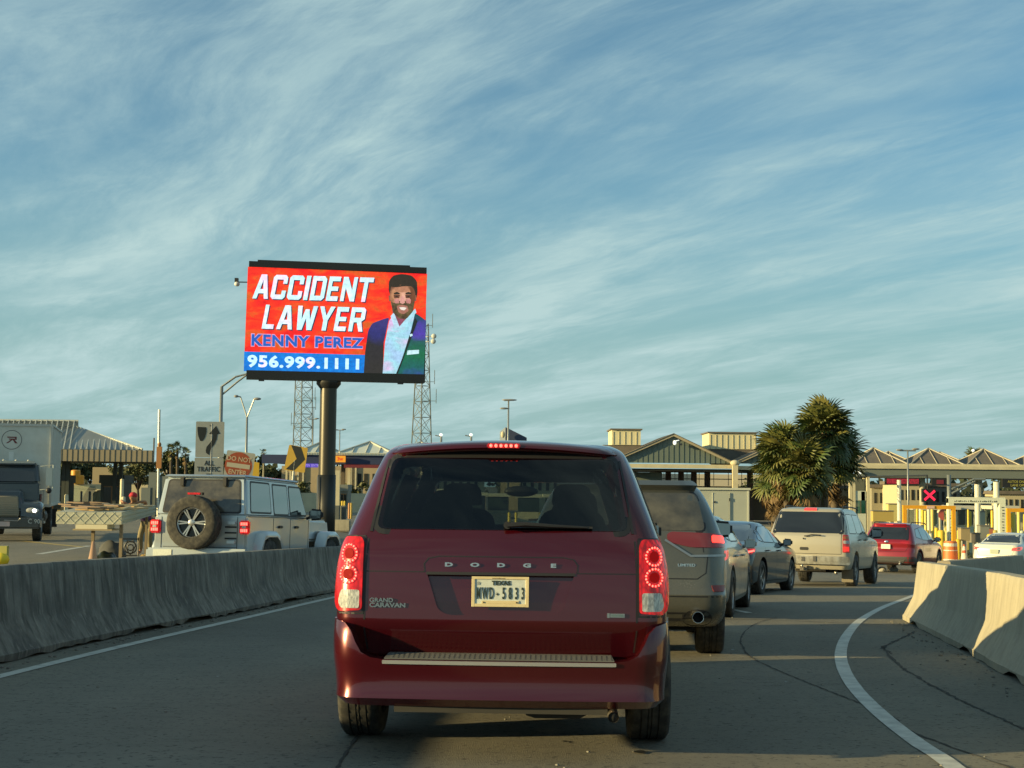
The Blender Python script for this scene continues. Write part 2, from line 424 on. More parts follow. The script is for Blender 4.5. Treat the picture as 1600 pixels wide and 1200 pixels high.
# ------------------------------------------------------------------ vehicle materials
RUB = mat('tyre_rubber', (.022, .022, .021), .85, noise=(14, (.085, .078, .062), .42, .75), bump=(60, .3, .003))
BLK = mat('black_plastic', (.016, .016, .017), .55, bump=(200, .15, .001))
WELL = mat('wheel_well_black', (.008, .008, .008), .95)
SEAL = mat('rubber_seal', (.010, .010, .011), .5)
CHR = mat('chrome', (.75, .75, .74), .16, 1)
DCHR = mat('dull_alloy', (.34, .34, .33), .38, .9)
STEEL = mat('exhaust_steel', (.45, .42, .36), .35, .9, noise=(20, (.18, .14, .10), .4, .7))
REDL = mat('red_lens', (.30, .006, .008), .12, coat=1)
REDLIT = mat('lit_red_lens', (.28, .003, .004), .25, coat=.3, emit=(1, .004, .006), es=.26)
def modlens(m, sc, lo, hi):
    t = m.node_tree; b = t.nodes['Principled BSDF']; tcn = N(t, 'ShaderNodeTexCoord'); mp = N(t, 'ShaderNodeMapping'); mp.inputs['Scale'].default_value = (1, 1, .45); t.links.new(tcn.outputs['Object'], mp.inputs[0]); n = N(t, 'ShaderNodeTexVoronoi'); n.inputs['Scale'].default_value = sc; t.links.new(mp.outputs[0], n.inputs['Vector'])
    r = N(t, 'ShaderNodeMapRange'); r.inputs[1].default_value = .0; r.inputs[2].default_value = .75; r.inputs[3].default_value = hi; r.inputs[4].default_value = lo; t.links.new(n.outputs['Distance'], r.inputs[0]); t.links.new(r.outputs[0], b.inputs['Emission Strength'])
modlens(REDLIT, 55, .04, .40)
LED = mat('lit_led', (1, .1, .08), .3, emit=(1, .07, .05), es=3.2)
LEDW = mat('lit_headlamp', (1, .95, .8), .3, emit=(1, .93, .75), es=6)
CLR = mat('clear_lens', (.55, .55, .50), .12, coat=1, noise=(40, (.25, .25, .23), .4, .6, (3, 1, 1)))
AMB = mat('amber_lens', (.5, .14, .02), .15, coat=1)
DGL = mat('dark_tinted_glass', (.012, .014, .016), .04, coat=1, spec=.6)
DUSTGL = mat('dusty_dark_glass', (.035, .033, .028), .22, coat=.5, noise=(5, (.11, .10, .075), .35, .75))
GRGL = mat('greenish_window_glass', (.035, .05, .048), .05, coat=1, spec=.7)
VGL = glassmat('smoked_glass', (.27, .32, .30), .95); VSG = glassmat('dark_side_glass', (.05, .06, .055), .75)
PLW = mat('plate_white', (.62, .66, .60), .5, noise=(30, (.50, .53, .47), .3, .7))
PLF = mat('cream_plate_frame', (.72, .60, .34), .5, noise=(12, (.60, .48, .26), .3, .7))
PLK = mat('plate_ink', (.02, .035, .03), .6)
CLOTH = mat('seat_cloth', (.010, .011, .012), .95, spec=.1)

def tyremesh(r, w, n=64, ri=.6, tread=True):
    bm = B(); p = [(r * ri, -w * .44), (r * ri + .012, -w * .5), (r * .80, -w * .515), (r * .92, -w * .50), (r * .975, -w * .44)]
    tr = []; xs = [-.40, -.235, -.225, -.20, -.19, -.06, -.05, -.03, -.02]; rr = [0, 0, 1, 1, 0, 0, 1, 1, 0]
    for x, g in zip(xs, rr): tr.append((r - (.009 if g else 0), x * w, 0 if g else 1))
    tr += [(a, -b, c) for a, b, c in tr[::-1]]
    prof = [(a, b, 0) for a, b in p] + tr + [(a, -b, 0) for a, b in p[::-1]]
    rings = []
    for i, (rad, h, t) in enumerate(prof):
        rings.append([bm.verts.new((h, (rad - (.004 if t and tread and (k + (i // 2)) % 3 == 0 else 0)) * cos(2 * pi * k / n), (rad - (.004 if t and tread and (k + i // 2) % 3 == 0 else 0)) * sin(2 * pi * k / n))) for k in range(n)])
    for a, b in zip(rings, rings[1:]):
        for k in range(n): bm.faces.new((a[k], a[(k + 1) % n], b[(k + 1) % n], b[k]))
    bmesh.ops.recalc_face_normals(bm, faces=bm.faces)
    return bm
def rimmesh(r, w, n=5, ri=.6, sg=1, tw=.055, double=False):
    """mi 0 metal, 1 dark"""
    R = r * ri + .008; bm = B(); o = sg * w * .42
    lathe(bm, [(R, o), (R - .012, o + sg * .004), (R - .022, o - sg * .008), (R - .03, -o), ], 32, 'X')
    lathe(bm, [(.001, o - sg * .055), (R - .03, o - sg * .055)], 32, 'X', mi=1)
    lathe(bm, [(.001, o - sg * .005), (.03, o - sg * .004), (.055, o - sg * .012), (.06, o - sg * .05)], 20, 'X')
    for i in range(n):
        for off in ((-.10, .10) if double else (0,)):
            a = 2 * pi * i / n + off; rad = Vector((0, cos(a), sin(a))); tg = Vector((0, -sin(a), cos(a)))
            prism(bm, [rad * .04 - tg * tw * .5 + Vector((o - sg * .012, 0, 0)), rad * .04 + tg * tw * .5 + Vector((o - sg * .012, 0, 0)),
                       rad * (R - .015) + tg * tw * .55 + Vector((o - sg * .004, 0, 0)), rad * (R - .015) - tg * tw * .55 + Vector((o - sg * .004, 0, 0))], (-sg * .035, 0, 0))
    for k in range(5):
        a = 2 * pi * k / 5; ell(bm, (o - sg * .008, .042 * cos(a), .042 * sin(a)), .007, 6, 4, 1)
    bmesh.ops.recalc_face_normals(bm, faces=bm.faces)
    return bm
def wheels(root, ys, hw, r, w, n=5, ri=.6, rim=None, tread=True, tn=64, dz=0, double=False, tw=.055):
    rim = rim or DCHR; tm = None; rm = {}
    for y in ys:
        for sg in (1, -1):
            if tm is None: t = mobj('tyre', tyremesh(r, w, tn, ri, tread), RUB, root, ang=40); tm = t.data
            else: t = bpy.data.objects.new('tyre', tm); col.objects.link(t); t.parent = root
            t.location = (sg * (hw - w / 2), y, r + dz); t.rotation_euler = (random.uniform(0, 3), 0, 0)
            if sg not in rm: q = mobj('rim', rimmesh(r, w, n, ri, sg, tw, double), [rim, WELL], t, ang=30); rm[sg] = q.data
            else: q = bpy.data.objects.new('rim', rm[sg]); col.objects.link(q); q.parent = t
def carbody(root, lf, ys, hw, ar, r, paintm, cuts=(), under=(.3, .17), zoff=.02, ang=32):
    cut = B()
    for y in ys:
        for sg in (1, -1):
            n = 28; x0 = sg * (hw - .30); x1 = sg * (hw + .35); pts = [(x0, y + ar * cos(2 * pi * k / n), r + zoff + ar * sin(2 * pi * k / n)) for k in range(n)]
            prism(cut, pts, (x1 - x0, 0, 0), mi=1)
    bmesh.ops.recalc_face_normals(cut, faces=cut.faces)
    objs = [mobj('cut', cut, [paintm, WELL])]
    for c in cuts:
        for f in c.faces: f.material_index = 1
        bmesh.ops.recalc_face_normals(c, faces=c.faces); objs.append(mobj('cut', c, [paintm, WELL]))
    mods = [('BOOLEAN', dict(operation='DIFFERENCE', object=o, solver='EXACT')) for o in objs]
    body = finish('body', lf.shell(), [paintm, WELL], mods, root, ang)
    for o in objs: me = o.data; bpy.data.objects.remove(o); bpy.data.meshes.remove(me)
    L0 = lf.k[1][1] + .25; L1 = lf.k[1][2] - .25
    bm = B(); box(bm, -(hw - .31), hw - .31, L0, L1, under[1], under[0] + .15)
    for y in ys: tube(bm, [(-hw + .15, y, r), (hw - .15, y, r)], .04, 8)
    mobj('underbody', bm, WELL, root)
    return body
def pane(root, lf, mode, pts, m, name='window', off=.004, thick=.014, seal=.022, res=.09, bulge=0, rad=.04, parent=None, label=None):
    pts = roundpoly(pts, rad) if rad else pts
    bm = B(); lf.patch(bm, mode, pts, off, thick, res, bulge=bulge); g = mobj(name, bm, m, parent or root, ang=35, label=label)
    if seal and not parent:
        cx = sum(p[0] for p in pts) / len(pts); cz = sum(p[1] for p in pts) / len(pts)
        out = []
        L = len(pts)
        ar = sum(pts[i - 1][0] * pts[i][1] - pts[i][0] * pts[i - 1][1] for i in range(L))
        for i in range(L):
            a = Vector(pts[i - 1]); b = Vector(pts[(i + 1) % L]); t = (b - a).normalized(); n = Vector((t.y, -t.x)) * (1 if ar > 0 else -1)
            q = Vector(pts[i]) + n * seal; out.append((q.x, q.y))
        # ring strip between pts and out, lying on the skin
        bm = B(); prev = None; first = None
        for i in range(L + 1):
            a, b = pts[i % L], out[i % L]
            row = (bm.verts.new(lf.S(mode, *a) + lf.nrm(mode, *a) * (off - .001)), bm.verts.new(lf.S(mode, *b) + lf.nrm(mode, *b) * (off - .002)))
            if prev: bm.faces.new((prev[0], prev[1], row[1], row[0]))
            prev = row
        mobj('window_seal', bm, SEAL, g)
    return g
def mirrorpart(root, sg, x, y, z, m, gl=True, s=1.0, arm=.14):
    bm = B(); M = Matrix.Translation((sg * x, y, z))
    g = bmesh.ops.create_cube(bm, size=1); 
    for v_ in bm.verts: v_.co = Vector((v_.co.x * .20 * s, v_.co.y * .11 * s * (1.2 if v_.co.x * sg < 0 else .8), v_.co.z * (.17 if v_.co.x * sg < 0 else .14) * s))
    bmesh.ops.bevel(bm, geom=bm.edges[:], offset=.035 * s, segments=3, affect='EDGES')
    for v_ in bm.verts: v_.co = M @ v_.co
    tube(bm, [(sg * (x - .08), y + .02, z - .03), (sg * (x - arm - .06), y + .06, z - .07)], .025, 8)
    o = mobj('wing_mirror', bm, m, root, ang=40)
    if gl:
        b2 = B(); poly(b2, [(sg * (x - .075 * s), y - .072 * s, z - .06 * s), (sg * (x + .075 * s), y - .060 * s, z - .05 * s), (sg * (x + .075 * s), y - .060 * s, z + .05 * s), (sg * (x - .075 * s), y - .072 * s, z + .06 * s)])
        mobj('mirror_glass', b2, mat('mirror_silver', (.22, .24, .25), .08, 1), o)
    return o
def plate(root, x, y, z, w=.31, h=.155, kind='blank', rx=0, s1='TEXAS', s2='', framed=False, bgm=None, base=None):
    bm = B(); q = roundpoly([(-w / 2, -h / 2), (w / 2, -h / 2), (w / 2, h / 2), (-w / 2, h / 2)], .012)
    prism(bm, [(a, 0, b) for a, b in q][::-1], (0, .004, 0)); o = mobj('licence_plate', bm, bgm or PLW, root, loc=(x, y, z)); o.rotation_euler = (rx, 0, 0)
    return o
def placecar(root, x, y, hdg, wb0, wb1, lift=0):
    """put the thing on the terrain: rear bumper centre at x,y, heading in degrees clockwise from +Y"""
    h = radians(hdg); f = Vector((sin(h), cos(h)))
    a = Vector((x, y)) + f * wb0; b = Vector((x, y)) + f * wb1; za, zb = gz(*a), gz(*b)
    p = math.atan2(zb - za, wb1 - wb0); root.location = (x, y, za - wb0 * tan(p) + lift)
    root.rotation_euler = (p, 0, -h)

# ================================================================== the maroon minivan
def make_minivan():
    root = thing('minivan', 'maroon minivan seen square from behind with brake lights lit and Texas licence plate', 'minivan')
    P = paint('maroon_paint', (.070, .0016, .0048), (.10, .06, .05), .06, .45, .24)
    K = [dict(z=.22, yr=.30, yf=4.98, w=.90), dict(z=.30, yr=.24, yf=5.05, w=.945), dict(z=.46, yr=.165, yf=5.12, w=.975, s=1),
         dict(z=.655, yr=.075, yf=5.13, w=.988, s=1), dict(z=.80, yr=.085, yf=5.08, w=.99), dict(z=.93, yr=.10, yf=4.95, w=.985),
         dict(z=1.04, yr=.115, yf=4.45, w=.968), dict(z=1.13, yr=.135, yf=3.98, w=.945, s=1, br=.045), dict(z=1.17, yr=.15, yf=3.88, w=.930, br=.05),
         dict(z=1.38, yr=.235, yf=3.36, w=.850, rr=.16, br=.06), dict(z=1.58, yr=.33, yf=2.86, w=.768, rr=.16, br=.06), dict(z=1.655, yr=.40, yf=2.66, w=.725, rr=.16),
         dict(z=1.700, yr=.50, yf=2.45, w=.655, rr=.2), dict(z=1.722, yr=.72, yf=2.2, w=.54, rr=.3), dict(z=1.733, yr=1.1, yf=1.95, w=.32, rr=.3)]
    lf = Loft(K, sub=5, ym=2.6, rr=.13, rf=.42, br=.03, bf=.22)
    ys = (1.02, 4.10); rw = .348
    glr = [(-.735, 1.185), (.735, 1.185), (.665, 1.605), (-.665, 1.605)]
    sw = [[(.62, 1.19), (1.42, 1.19), (1.42, 1.545), (.80, 1.545)], [(1.50, 1.19), (2.52, 1.19), (2.52, 1.56), (1.50, 1.56)], [(2.60, 1.19), (3.36, 1.19), (2.72, 1.54), (2.60, 1.55)]]
    ws = [(-.80, 1.17), (.80, 1.17), (.66, 1.56), (-.66, 1.56)]
    cw = B(); cw2 = B()
    def ins(p, k):
        c = Vector((sum(a for a, b in p) / len(p), sum(b for a, b in p) / len(p)))
        return [tuple(c + (Vector(q) - c) * k) for q in p]
    lf.patch(cw, 'rear', roundpoly(ins(glr, .965), .05), .06, .30, .2, close=True)
    for p in sw:
        for sg in (1, -1): prism(cw, [(sg * .52, a, b) for a, b in roundpoly(ins(p, .93), .04)], (sg * .6, 0, 0))
    prism(cw2, [(a, 2.2, b) for a, b in roundpoly([(-.70, 1.20), (.70, 1.20), (.58, 1.535), (-.58, 1.535)], .05)], (0, 2.3, 0))
    ck = []
    for z in (1.02, 1.14, 1.30, 1.50, 1.63):
        r_ = None
        for i in range(len(lf.k) - 1):
            if lf.k[i][0] <= z <= lf.k[i + 1][0]: r_ = lf.ev(i, (z - lf.k[i][0]) / (lf.k[i + 1][0] - lf.k[i][0])); break
        d = dict(zip(Loft.P, r_)); d['yr'] += .09; d['yf'] -= .12; d['w'] -= .10; ck.append(d)
    ck[0]['yf'] = ck[1]['yf']
    cav = Loft(ck, sub=1, ym=2.6).shell()
    # plate recess pressed into the tailgate
    rc = B(); lf.patch(rc, 'rear', roundpoly([(-.425, .935), (-.36, .735), (-.30, .705), (.30, .705), (.36, .735), (.425, .935)], [0, .06, .03, .03, .06, 0]), .06, .105, .08, close=True)
    body = carbody(root, lf, ys, .96, .385, rw, P, cuts=[cav, cw, cw2], under=(.32, .2), zoff=-.05)
    rco = mobj('cut', rc, [P]); md = body.modifiers.new('b', 'BOOLEAN'); md.object = rco; md.operation = 'DIFFERENCE'; md.solver = 'EXACT'
    dg = bpy.context.evaluated_depsgraph_get(); me = bpy.data.meshes.new_from_object(body.evaluated_get(dg)); body.modifiers.clear(); body.data = me
    me.materials.clear(); me.materials.append(P); me.materials.append(WELL); bpy.data.objects.remove(rco)
    # glass
    g = pane(root, lf, 'rear', glr, VGL, 'rear_window', seal=.03, rad=.05, res=.08); 
    for p in sw:
        for m_ in ('right', 'left'): pane(root, lf, m_, p, VSG, 'side_window', seal=.02)
    pane(root, lf, 'front', ws, glassmat('windscreen_glass', (.62, .68, .64)), 'windscreen', seal=.02)
    # rear wiper
    bm = B(); y0 = lf.S('rear', .0, 1.215).y - .035
    tube(bm, [(.035, y0 + .02, 1.215), (.035, y0 - .015, 1.215)], .022, 12)
    tube(bm, [(.035, y0 - .012, 1.215), (.14, y0 - .012, 1.222), (.30, y0 + .0, 1.213), (.50, y0 + .022, 1.206)], .01, 6, radii=[.016, .013, .010, .006])
    box(bm, .12, .53, y0 + .02, y0 + .032, 1.20, 1.212)
    mobj('rear_wiper', bm, BLK, g, ang=40)
    # roof spoiler with brake lamp
    bm = B(); sec = [(.86, 1.7335), (.66, 1.732), (.48, 1.722), (.37, 1.706), (.318, 1.686), (.312, 1.670), (.325, 1.656), (.40, 1.648), (.50, 1.64)]; rows = []
    for i in range(25):
        f = -1 + 2 * i / 24; x = .672 * f; e = max(0, abs(f) - .86) / .14
        rows.append([bm.verts.new((x, y + .075 * f * f + e * e * .05 * (1 if y < .45 else 0), z - .040 * f * f - e * e * (.012 if k < 5 else -.008))) for k, (y, z) in enumerate(sec)])
    for a_, b_ in zip(rows, rows[1:]):
        for k in range(len(sec) - 1): bm.faces.new((a_[k], b_[k], b_[k + 1], a_[k + 1]))
    bm.faces.new(rows[0]); bm.faces.new(rows[-1][::-1]); bmesh.ops.recalc_face_normals(bm, faces=bm.faces); sp = mobj('roof_spoiler', bm, P, root, ang=50)
    bm = B(); lf.patch(bm, 'rear', [(-.66, 1.608), (.66, 1.608), (.655, 1.655), (-.655, 1.655)], .003, .01, .08); mobj('spoiler_shade_strip', bm, BLK, root)  # black strip above the glass stands for the shade under the spoiler
    bm = B(); box(bm, -.10, .10, .306, .33, 1.667, 1.693); bmesh.ops.bevel(bm, geom=bm.edges[:], offset=.006, segments=2, affect='EDGES')
    hb = mobj('high_brake_light', bm, REDLIT, root)
    bm = B()
    for i in range(6): ell(bm, (-.075 + .03 * i, .305, 1.680), (.009, .004, .010), 8, 6)
    mobj('led', bm, LED, hb)
    # dark gap under the spoiler, tailgate shut lines
    bm = B()
    for sg in (1, -1): lf.seam(bm, 'rear', [(sg * .765, 1.17), (sg * .695, 1.60)], .016, .004)
    for sg in (1, -1): lf.seam(bm, 'rear', [(sg * .775, 1.13), (sg * .785, .95), (sg * .785, .62), (sg * .77, .50)], .009, .0015)
    for sg in (1, -1): lf.seam(bm, 'rear', [(sg * .785, .945), (sg * .44, .945)], .006, .0015)
    mobj('shut_line', bm, SEAL, root)
    # handle bar above the plate: a shallow raised panel outlined by its gap
    bm = B(); lf.seam(bm, 'rear', [(-.44, .945), (-.445, .99), (-.42, 1.022), (-.36, 1.034), (.36, 1.034), (.42, 1.022), (.445, .99), (.44, .945)], .006, .002); mobj('handle_gap', bm, SEAL, root)
    bm = B(); lf.seam(bm, 'rear', [(-.43, .938), (.43, .938)], .016, .004); mobj('plate_lamp_strip', bm, BLK, root); hbz = root
    for i, ch in enumerate('DODGE'):
        x = -.30 + .151 * i; p = lf.S('rear', x, .985)
        bm = B()
        t = text('letter', ch, .030, mat('bright_chrome', (.85, .85, .83), .22, 1), hbz, (x, p.y - .008, .987), ext=.0015, sx=2.1, offset=.0016)
    bd = mat('badge_chrome', (.62, .60, .55), .25, 1)
    p = lf.S('rear', -.66, .77)
    text('letter', 'GRAND', .034, bd, root, (-.755, p.y - .006, .782), ext=.002, sx=1.15, offset=.001, align='LEFT', rot=(pi / 2, 0, -.02)); text('letter', 'CARAVAN', .034, bd, root, (-.755, p.y - .006, .754), ext=.002, sx=1.32, offset=.0014, align='LEFT', rot=(pi / 2, 0, -.02))
    p = lf.S('rear', .66, .71); bm = B(); box(bm, .615, .630, p.y - .007, p.y + .003, .700, .726); box(bm, .633, .715, p.y - .005, p.y + .003, .702, .724); bgp = mobj('fuel_badge', bm, bd, root)
    text('letter', 'FLEX FUEL', .015, mat('badge_green', (.03, .10, .07), .5), bgp, (.675, p.y - .0075, .713), ext=.001, sx=1.0)
    # licence plate
    py = lf.S('rear', 0, .83).y
    pl = plate(root, 0, py + .006, .838, .300, .150)
    fr = B(); o_ = roundpoly([(-.165, -.085), (.165, -.085), (.165, .085), (-.165, .085)], .018); i_ = [(-.147, -.066), (-.105, -.066), (-.105, -.050), (.105, -.050), (.105, -.066), (.147, -.066), (.147, .068), (-.147, .068)]
    # frame built as four bars plus the wide lower bar
    box(fr, -.165, .165, -.0045, .004, .070, .085); box(fr, -.165, -.147, -.0045, .004, -.085, .070); box(fr, .147, .165, -.0045, .004, -.085, .070); box(fr, -.147, .147, -.0045, .004, -.085, -.068); box(fr, -.107, .107, -.0042, .004, -.0679, -.050)
    bmesh.ops.bevel(fr, geom=[e for e in fr.edges if e.calc_length() > .05], offset=.0012, segments=1, affect='EDGES')
    fro = mobj('plate_frame', fr, PLF, pl)
    bb = B()
    for sg in (1, -1): lathe(bb, [(.0045, 0), (.004, .003), (.0005, .0035)], 10, 'Z', Matrix.Translation((sg * .095, -.0042, -.060)) @ Matrix.Rotation(pi / 2, 4, 'X'))
    mobj('bolt', bb, mat('dark_bolt', (.1, .08, .06), .5, .6), pl)
    text('letter', 'TEXAS', .034, PLK, pl, (.005, -.002, .048), ext=.0008, sx=1.08, offset=.0016)
    for i, ch in enumerate('MWD'): text('letter', ch, .093, PLK, pl, (-.1255 + .037 * i, -.002, -.012), ext=.0008, sx=.40 if ch == 'D' else .36, offset=.0014)
    for i, ch in enumerate('5833'): text('letter', ch, .093, PLK, pl, (.020 + .0365 * i, -.002, -.012), ext=.0008, sx=.44, offset=.0014)
    st = B(); TX = [(-.2, 1), (.15, 1), (.15, .45), (.9, .3), (1, -.2), (.55, -.5), (.35, -1), (.05, -.75), (-.2, -.3), (-.45, -.35), (-1, .05), (-.2, .1)]
    poly(st, [(-.0185 + .010 * x, -.0022, -.013 + .010 * z) for x, z in TX]); mobj('state_emblem', st, PLK, pl)
    st = B()
    poly(st, [(-.125 + (.015 if k % 2 == 0 else .006) * sin(pi * k / 5), -.0022, .047 + (.015 if k % 2 == 0 else .006) * cos(pi * k / 5)) for k in range(10)]); mobj('star_emblem', st, mat('plate_grey', (.25, .28, .26), .6), pl)
    text('letter', 'www.txdmv.com', .011, mat('frame_ink', (.30, .22, .08), .6), pl, (-.01, -.005, .0765), ext=.0004)
    # tail lights
    for sg in (1, -1):
        out = [(sg * .800, .725), (sg * .800, 1.105), (sg * .815, 1.135), (sg * .93, 1.135), (sg * 1.035, 1.05), (sg * 1.045, .86), (sg * .99, .745), (sg * .94, .715)]
        bm = B(); lf.patch(bm, 'rear', roundpoly(out, .02), .014, .03, .04); tl = mobj('tail_light', bm, REDLIT, root, ang=40)
        bm = B(); lf.patch(bm, 'rear', roundpoly([(sg * .815, .735), (sg * .815, .838), (sg * .925, .838), (sg * .945, .77), (sg * .925, .735)], .015), .0175, .012, .04); mobj('reversing_lamp', bm, CLR, tl)
        for zc_ in (1.040, .925):
            bm = B()
            for k in range(17):
                a = 2 * pi * k / 17; s_, z_ = sg * (.885 + .048 * cos(a)), zc_ + .048 * sin(a); ell(bm, lf.S('rear', s_, z_) + lf.nrm('rear', s_, z_) * .017, .0062, 6, 5)
            mobj('led_ring', bm, LED, tl)
            bm = B(); lf.patch(bm, 'rear', [(sg * (.885 + .030 * cos(2 * pi * k / 16)), zc_ + .030 * sin(2 * pi * k / 16)) for k in range(16)], .0165, .006, .2); mobj('lamp_centre', bm, mat('deep_red_lens', (.14, .004, .004), .7, emit=(1, .01, .01), es=.12, spec=.1), tl)
            bm = B()
            for j in range(24):
                a0, a1 = 2 * pi * j / 24, 2 * pi * (j + 1) / 24; q = []
                for a, R in ((a0, .058), (a1, .058), (a1, .054), (a0, .054)):
                    s_, z_ = sg * (.885 + R * cos(a)), zc_ + R * sin(a); q.append(bm.verts.new(lf.S('rear', s_, z_) + lf.nrm('rear', s_, z_) * .0165))
                bm.faces.new(q)
            mobj('lamp_rim', bm, REDL, tl)
        # dark gap round the lamp
        bm = B(); lf.seam(bm, 'rear', [(sg * .795, .705), (sg * .795, 1.14)], .012, .003); lf.seam(bm, 'rear', [(sg * .795, 1.143), (sg * .95, 1.143), (sg * 1.05, 1.06)], .008, .003); lf.seam(bm, 'rear', [(sg * .79, .707), (sg * .95, .705), (sg * 1.05, .80)], .010, .003); mobj('lamp_gap', bm, SEAL, root)
    # bumper: its own shell with raised corners
    KB = [dict(z=.190, yr=.075, yf=4.9, w=.925), dict(z=.205, yr=.03, yf=5, w=.955), dict(z=.222, yr=-.002, yf=5, w=.970, s=1), dict(z=.258, yr=-.008, yf=5, w=.976, s=1), dict(z=.272, yr=.006, yf=5, w=.972, s=1), dict(z=.38, yr=.012, yf=5, w=.984), dict(z=.46, yr=.0, yf=5, w=.993), dict(z=.58, yr=.012, yf=5, w=.998), dict(z=.70, yr=.05, yf=5, w=.996)]
    lb = Loft(KB, sub=4, ym=2.6, rr=.16, rf=.3, br=.035)
    top = [(1.62, .66), (1.28, .668), (1.00, .672), (.90, .655), (.855, .615), (.825, .55), (.79, .495), (.735, .468), (.66, .458)]
    P_ = [(-a, b) for a, b in top[::-1]]
    pts = top + P_[::1] + [(-1.62, .195), (1.62, .195)]
    bm = B(); lb.patch(bm, 'rear', pts, .0, .15, .05); bp = mobj('rear_bumper', bm, P, root, ang=28)
    bm = B(); yb = lb.S('rear', 0, .455).y
    prism(bm, [(-.655, yb + .018, .4605), (.655, yb + .018, .4605), (.64, yb + .155, .4805), (-.64, yb + .155, .4805)], (0, 0, .006))
    for i in range(44):
        for j in range(4): x = -.625 + .029 * i; y = yb + .03 + .028 * j; box(bm, x, x + .017, y, y + .016, .466 + .004 * j, .4715 + .004 * j)
    mobj('step_pad', bm, mat('grey_step_pad', (.10, .10, .095), .6), bp)
    bm = B(); lb.patch(bm, 'rear', roundpoly([(-.665, .436), (.665, .436), (.665, .455), (-.665, .455)], .004), .010, .03, .1); mobj('chrome_strip', bm, mat('strip_silver', (.55, .56, .56), .3, .6), bp)
    bm = B(); box(bm, -.60, .62, .08, .12, .16, .195); prism(bm, [(.10, .30, .24), (.15, .30, .12), (.20, .30, .105), (.46, .30, .105), (.56, .30, .16), (.62, .30, .24)], (0, .45, 0)); mobj('muffler', bm, mat('muffler_steel', (.035, .033, .028), .8), root)
    bm = B(); tube(bm, [(.645, .35, .185), (.645, .20, .178), (.652, .03, .155)], .031, 16, cap=False); tube(bm, [(.645, .35, .185), (.645, .20, .178), (.652, .035, .155)], .026, 16, cap=True, mi=1); mobj('tailpipe', bm, [STEEL, WELL], root, smooth=True)
    for sg in (1, -1):
        bm = B(); box(bm, sg * .70, sg * .90, .62, .66, .16, .34) if False else None
        bm.free()
    mirrorpart(root, 1, .99, 3.35, 1.16, BLK, s=.95); mirrorpart(root, -1, .99, 3.35, 1.16, BLK, s=.95)
    # seats seen through the back window
    for (x, y, zt, w_) in ((-.40, 1.15, 1.18, .26), (.40, 1.15, 1.18, .26), (-.42, 1.95, 1.26, .26), (.42, 1.95, 1.26, .26), (-.40, 2.75, 1.33, .27), (.40, 2.75, 1.33, .27)):
        bm = B(); prism(bm, [(a_, y, b_) for a_, b_ in roundpoly([(x - w_, .9), (x + w_, .9), (x + w_ * .86, zt), (x - w_ * .86, zt)], [.01, .01, .14, .14], 6)], (0, .13, 0))
        st_ = mobj('seat', bm, CLOTH, root, ang=50)
        bm = B(); prism(bm, [(a_, y + .03, b_) for a_, b_ in roundpoly([(x - .15, zt + .02), (x + .15, zt + .02), (x + .13, zt + .19), (x - .13, zt + .19)], [.04, .04, .09, .09], 6)], (0, .09, 0)); tube(bm, [(x - .05, y + .07, zt - .05), (x - .05, y + .07, zt + .08)], .008, 6); tube(bm, [(x + .05, y + .07, zt - .05), (x + .05, y + .07, zt + .08)], .008, 6); mobj('headrest', bm, CLOTH, st_, smooth=True)
    bm = B(); box(bm, -.75, .75, 3.45, 3.75, .95, 1.14); mobj('dashboard', bm, CLOTH, root)
    bm = B(); ell(bm, (0.02, 3.18, 1.47), (.13, .025, .045), 12, 8); tube(bm, [(.02, 3.2, 1.48), (.02, 3.16, 1.57)], .01, 6); mobj('rear_view_mirror', bm, BLK, root, smooth=True)
    wheels(root, ys, .955, rw, .235, tread=True, tn=96, rim=DCHR)
    def fn(v_):
        k = sstep(v_.y / 1.5); return Vector((v_.x * (.925 + .075 * k), v_.y, .108 + .938 * v_.z))
    warp(root, fn, ('tyre',))
    return root

# ================================================================== other sport utility cars and saloons
def lights(root, lf, pts, m, name='tail_light', off=.012, thick=.02, parent=None, rad=.02, res=.06):
    bm = B(); lf.patch(bm, 'rear', roundpoly(pts, rad), off, thick, res); return mobj(name, bm, m, parent or root, ang=40)
def both(pts): return (pts, [(-a, b) for a, b in pts])
def sidewins(root, lf, wins, m, seal=.018):
    for p in wins:
        for md in ('right', 'left'): pane(root, lf, md, p, m, 'side_window', seal=seal, rad=.035, res=.12)
def handles(root, lf, ys, z, m):
    for y in ys:
        for md in ('right', 'left'):
            sg = 1 if md == 'right' else -1; p = lf.S(md, y, z); bm = B(); x = p.x + sg * .02
            tube(bm, [(p.x, y - .10, z), (x + sg * .015, y - .075, z + .005), (x + sg * .015, y + .075, z + .008), (p.x, y + .10, z + .006)], .013, 6); mobj('door_handle', bm, m, root, smooth=True)
def doorseams(root, lf, ys, z0, z1, m=None, zs=()):
    bm = B()
    for y in ys:
        for md in ('right', 'left'): lf.seam(bm, md, [(y, z0), (y, z1)], .008, .0015, .08)
    mobj('door_gap', bm, m or SEAL, root)
def roofrails(root, x, y0, y1, z, m):
    for sg in (1, -1):
        bm = B(); tube(bm, [(sg * x, y0, z - .03), (sg * x, y0 + .10, z + .025), (sg * x, (y0 + y1) / 2, z + .035), (sg * x, y1 - .12, z + .02), (sg * x, y1, z - .03)], .017, 8); mobj('roof_rail', bm, m, root, smooth=True)

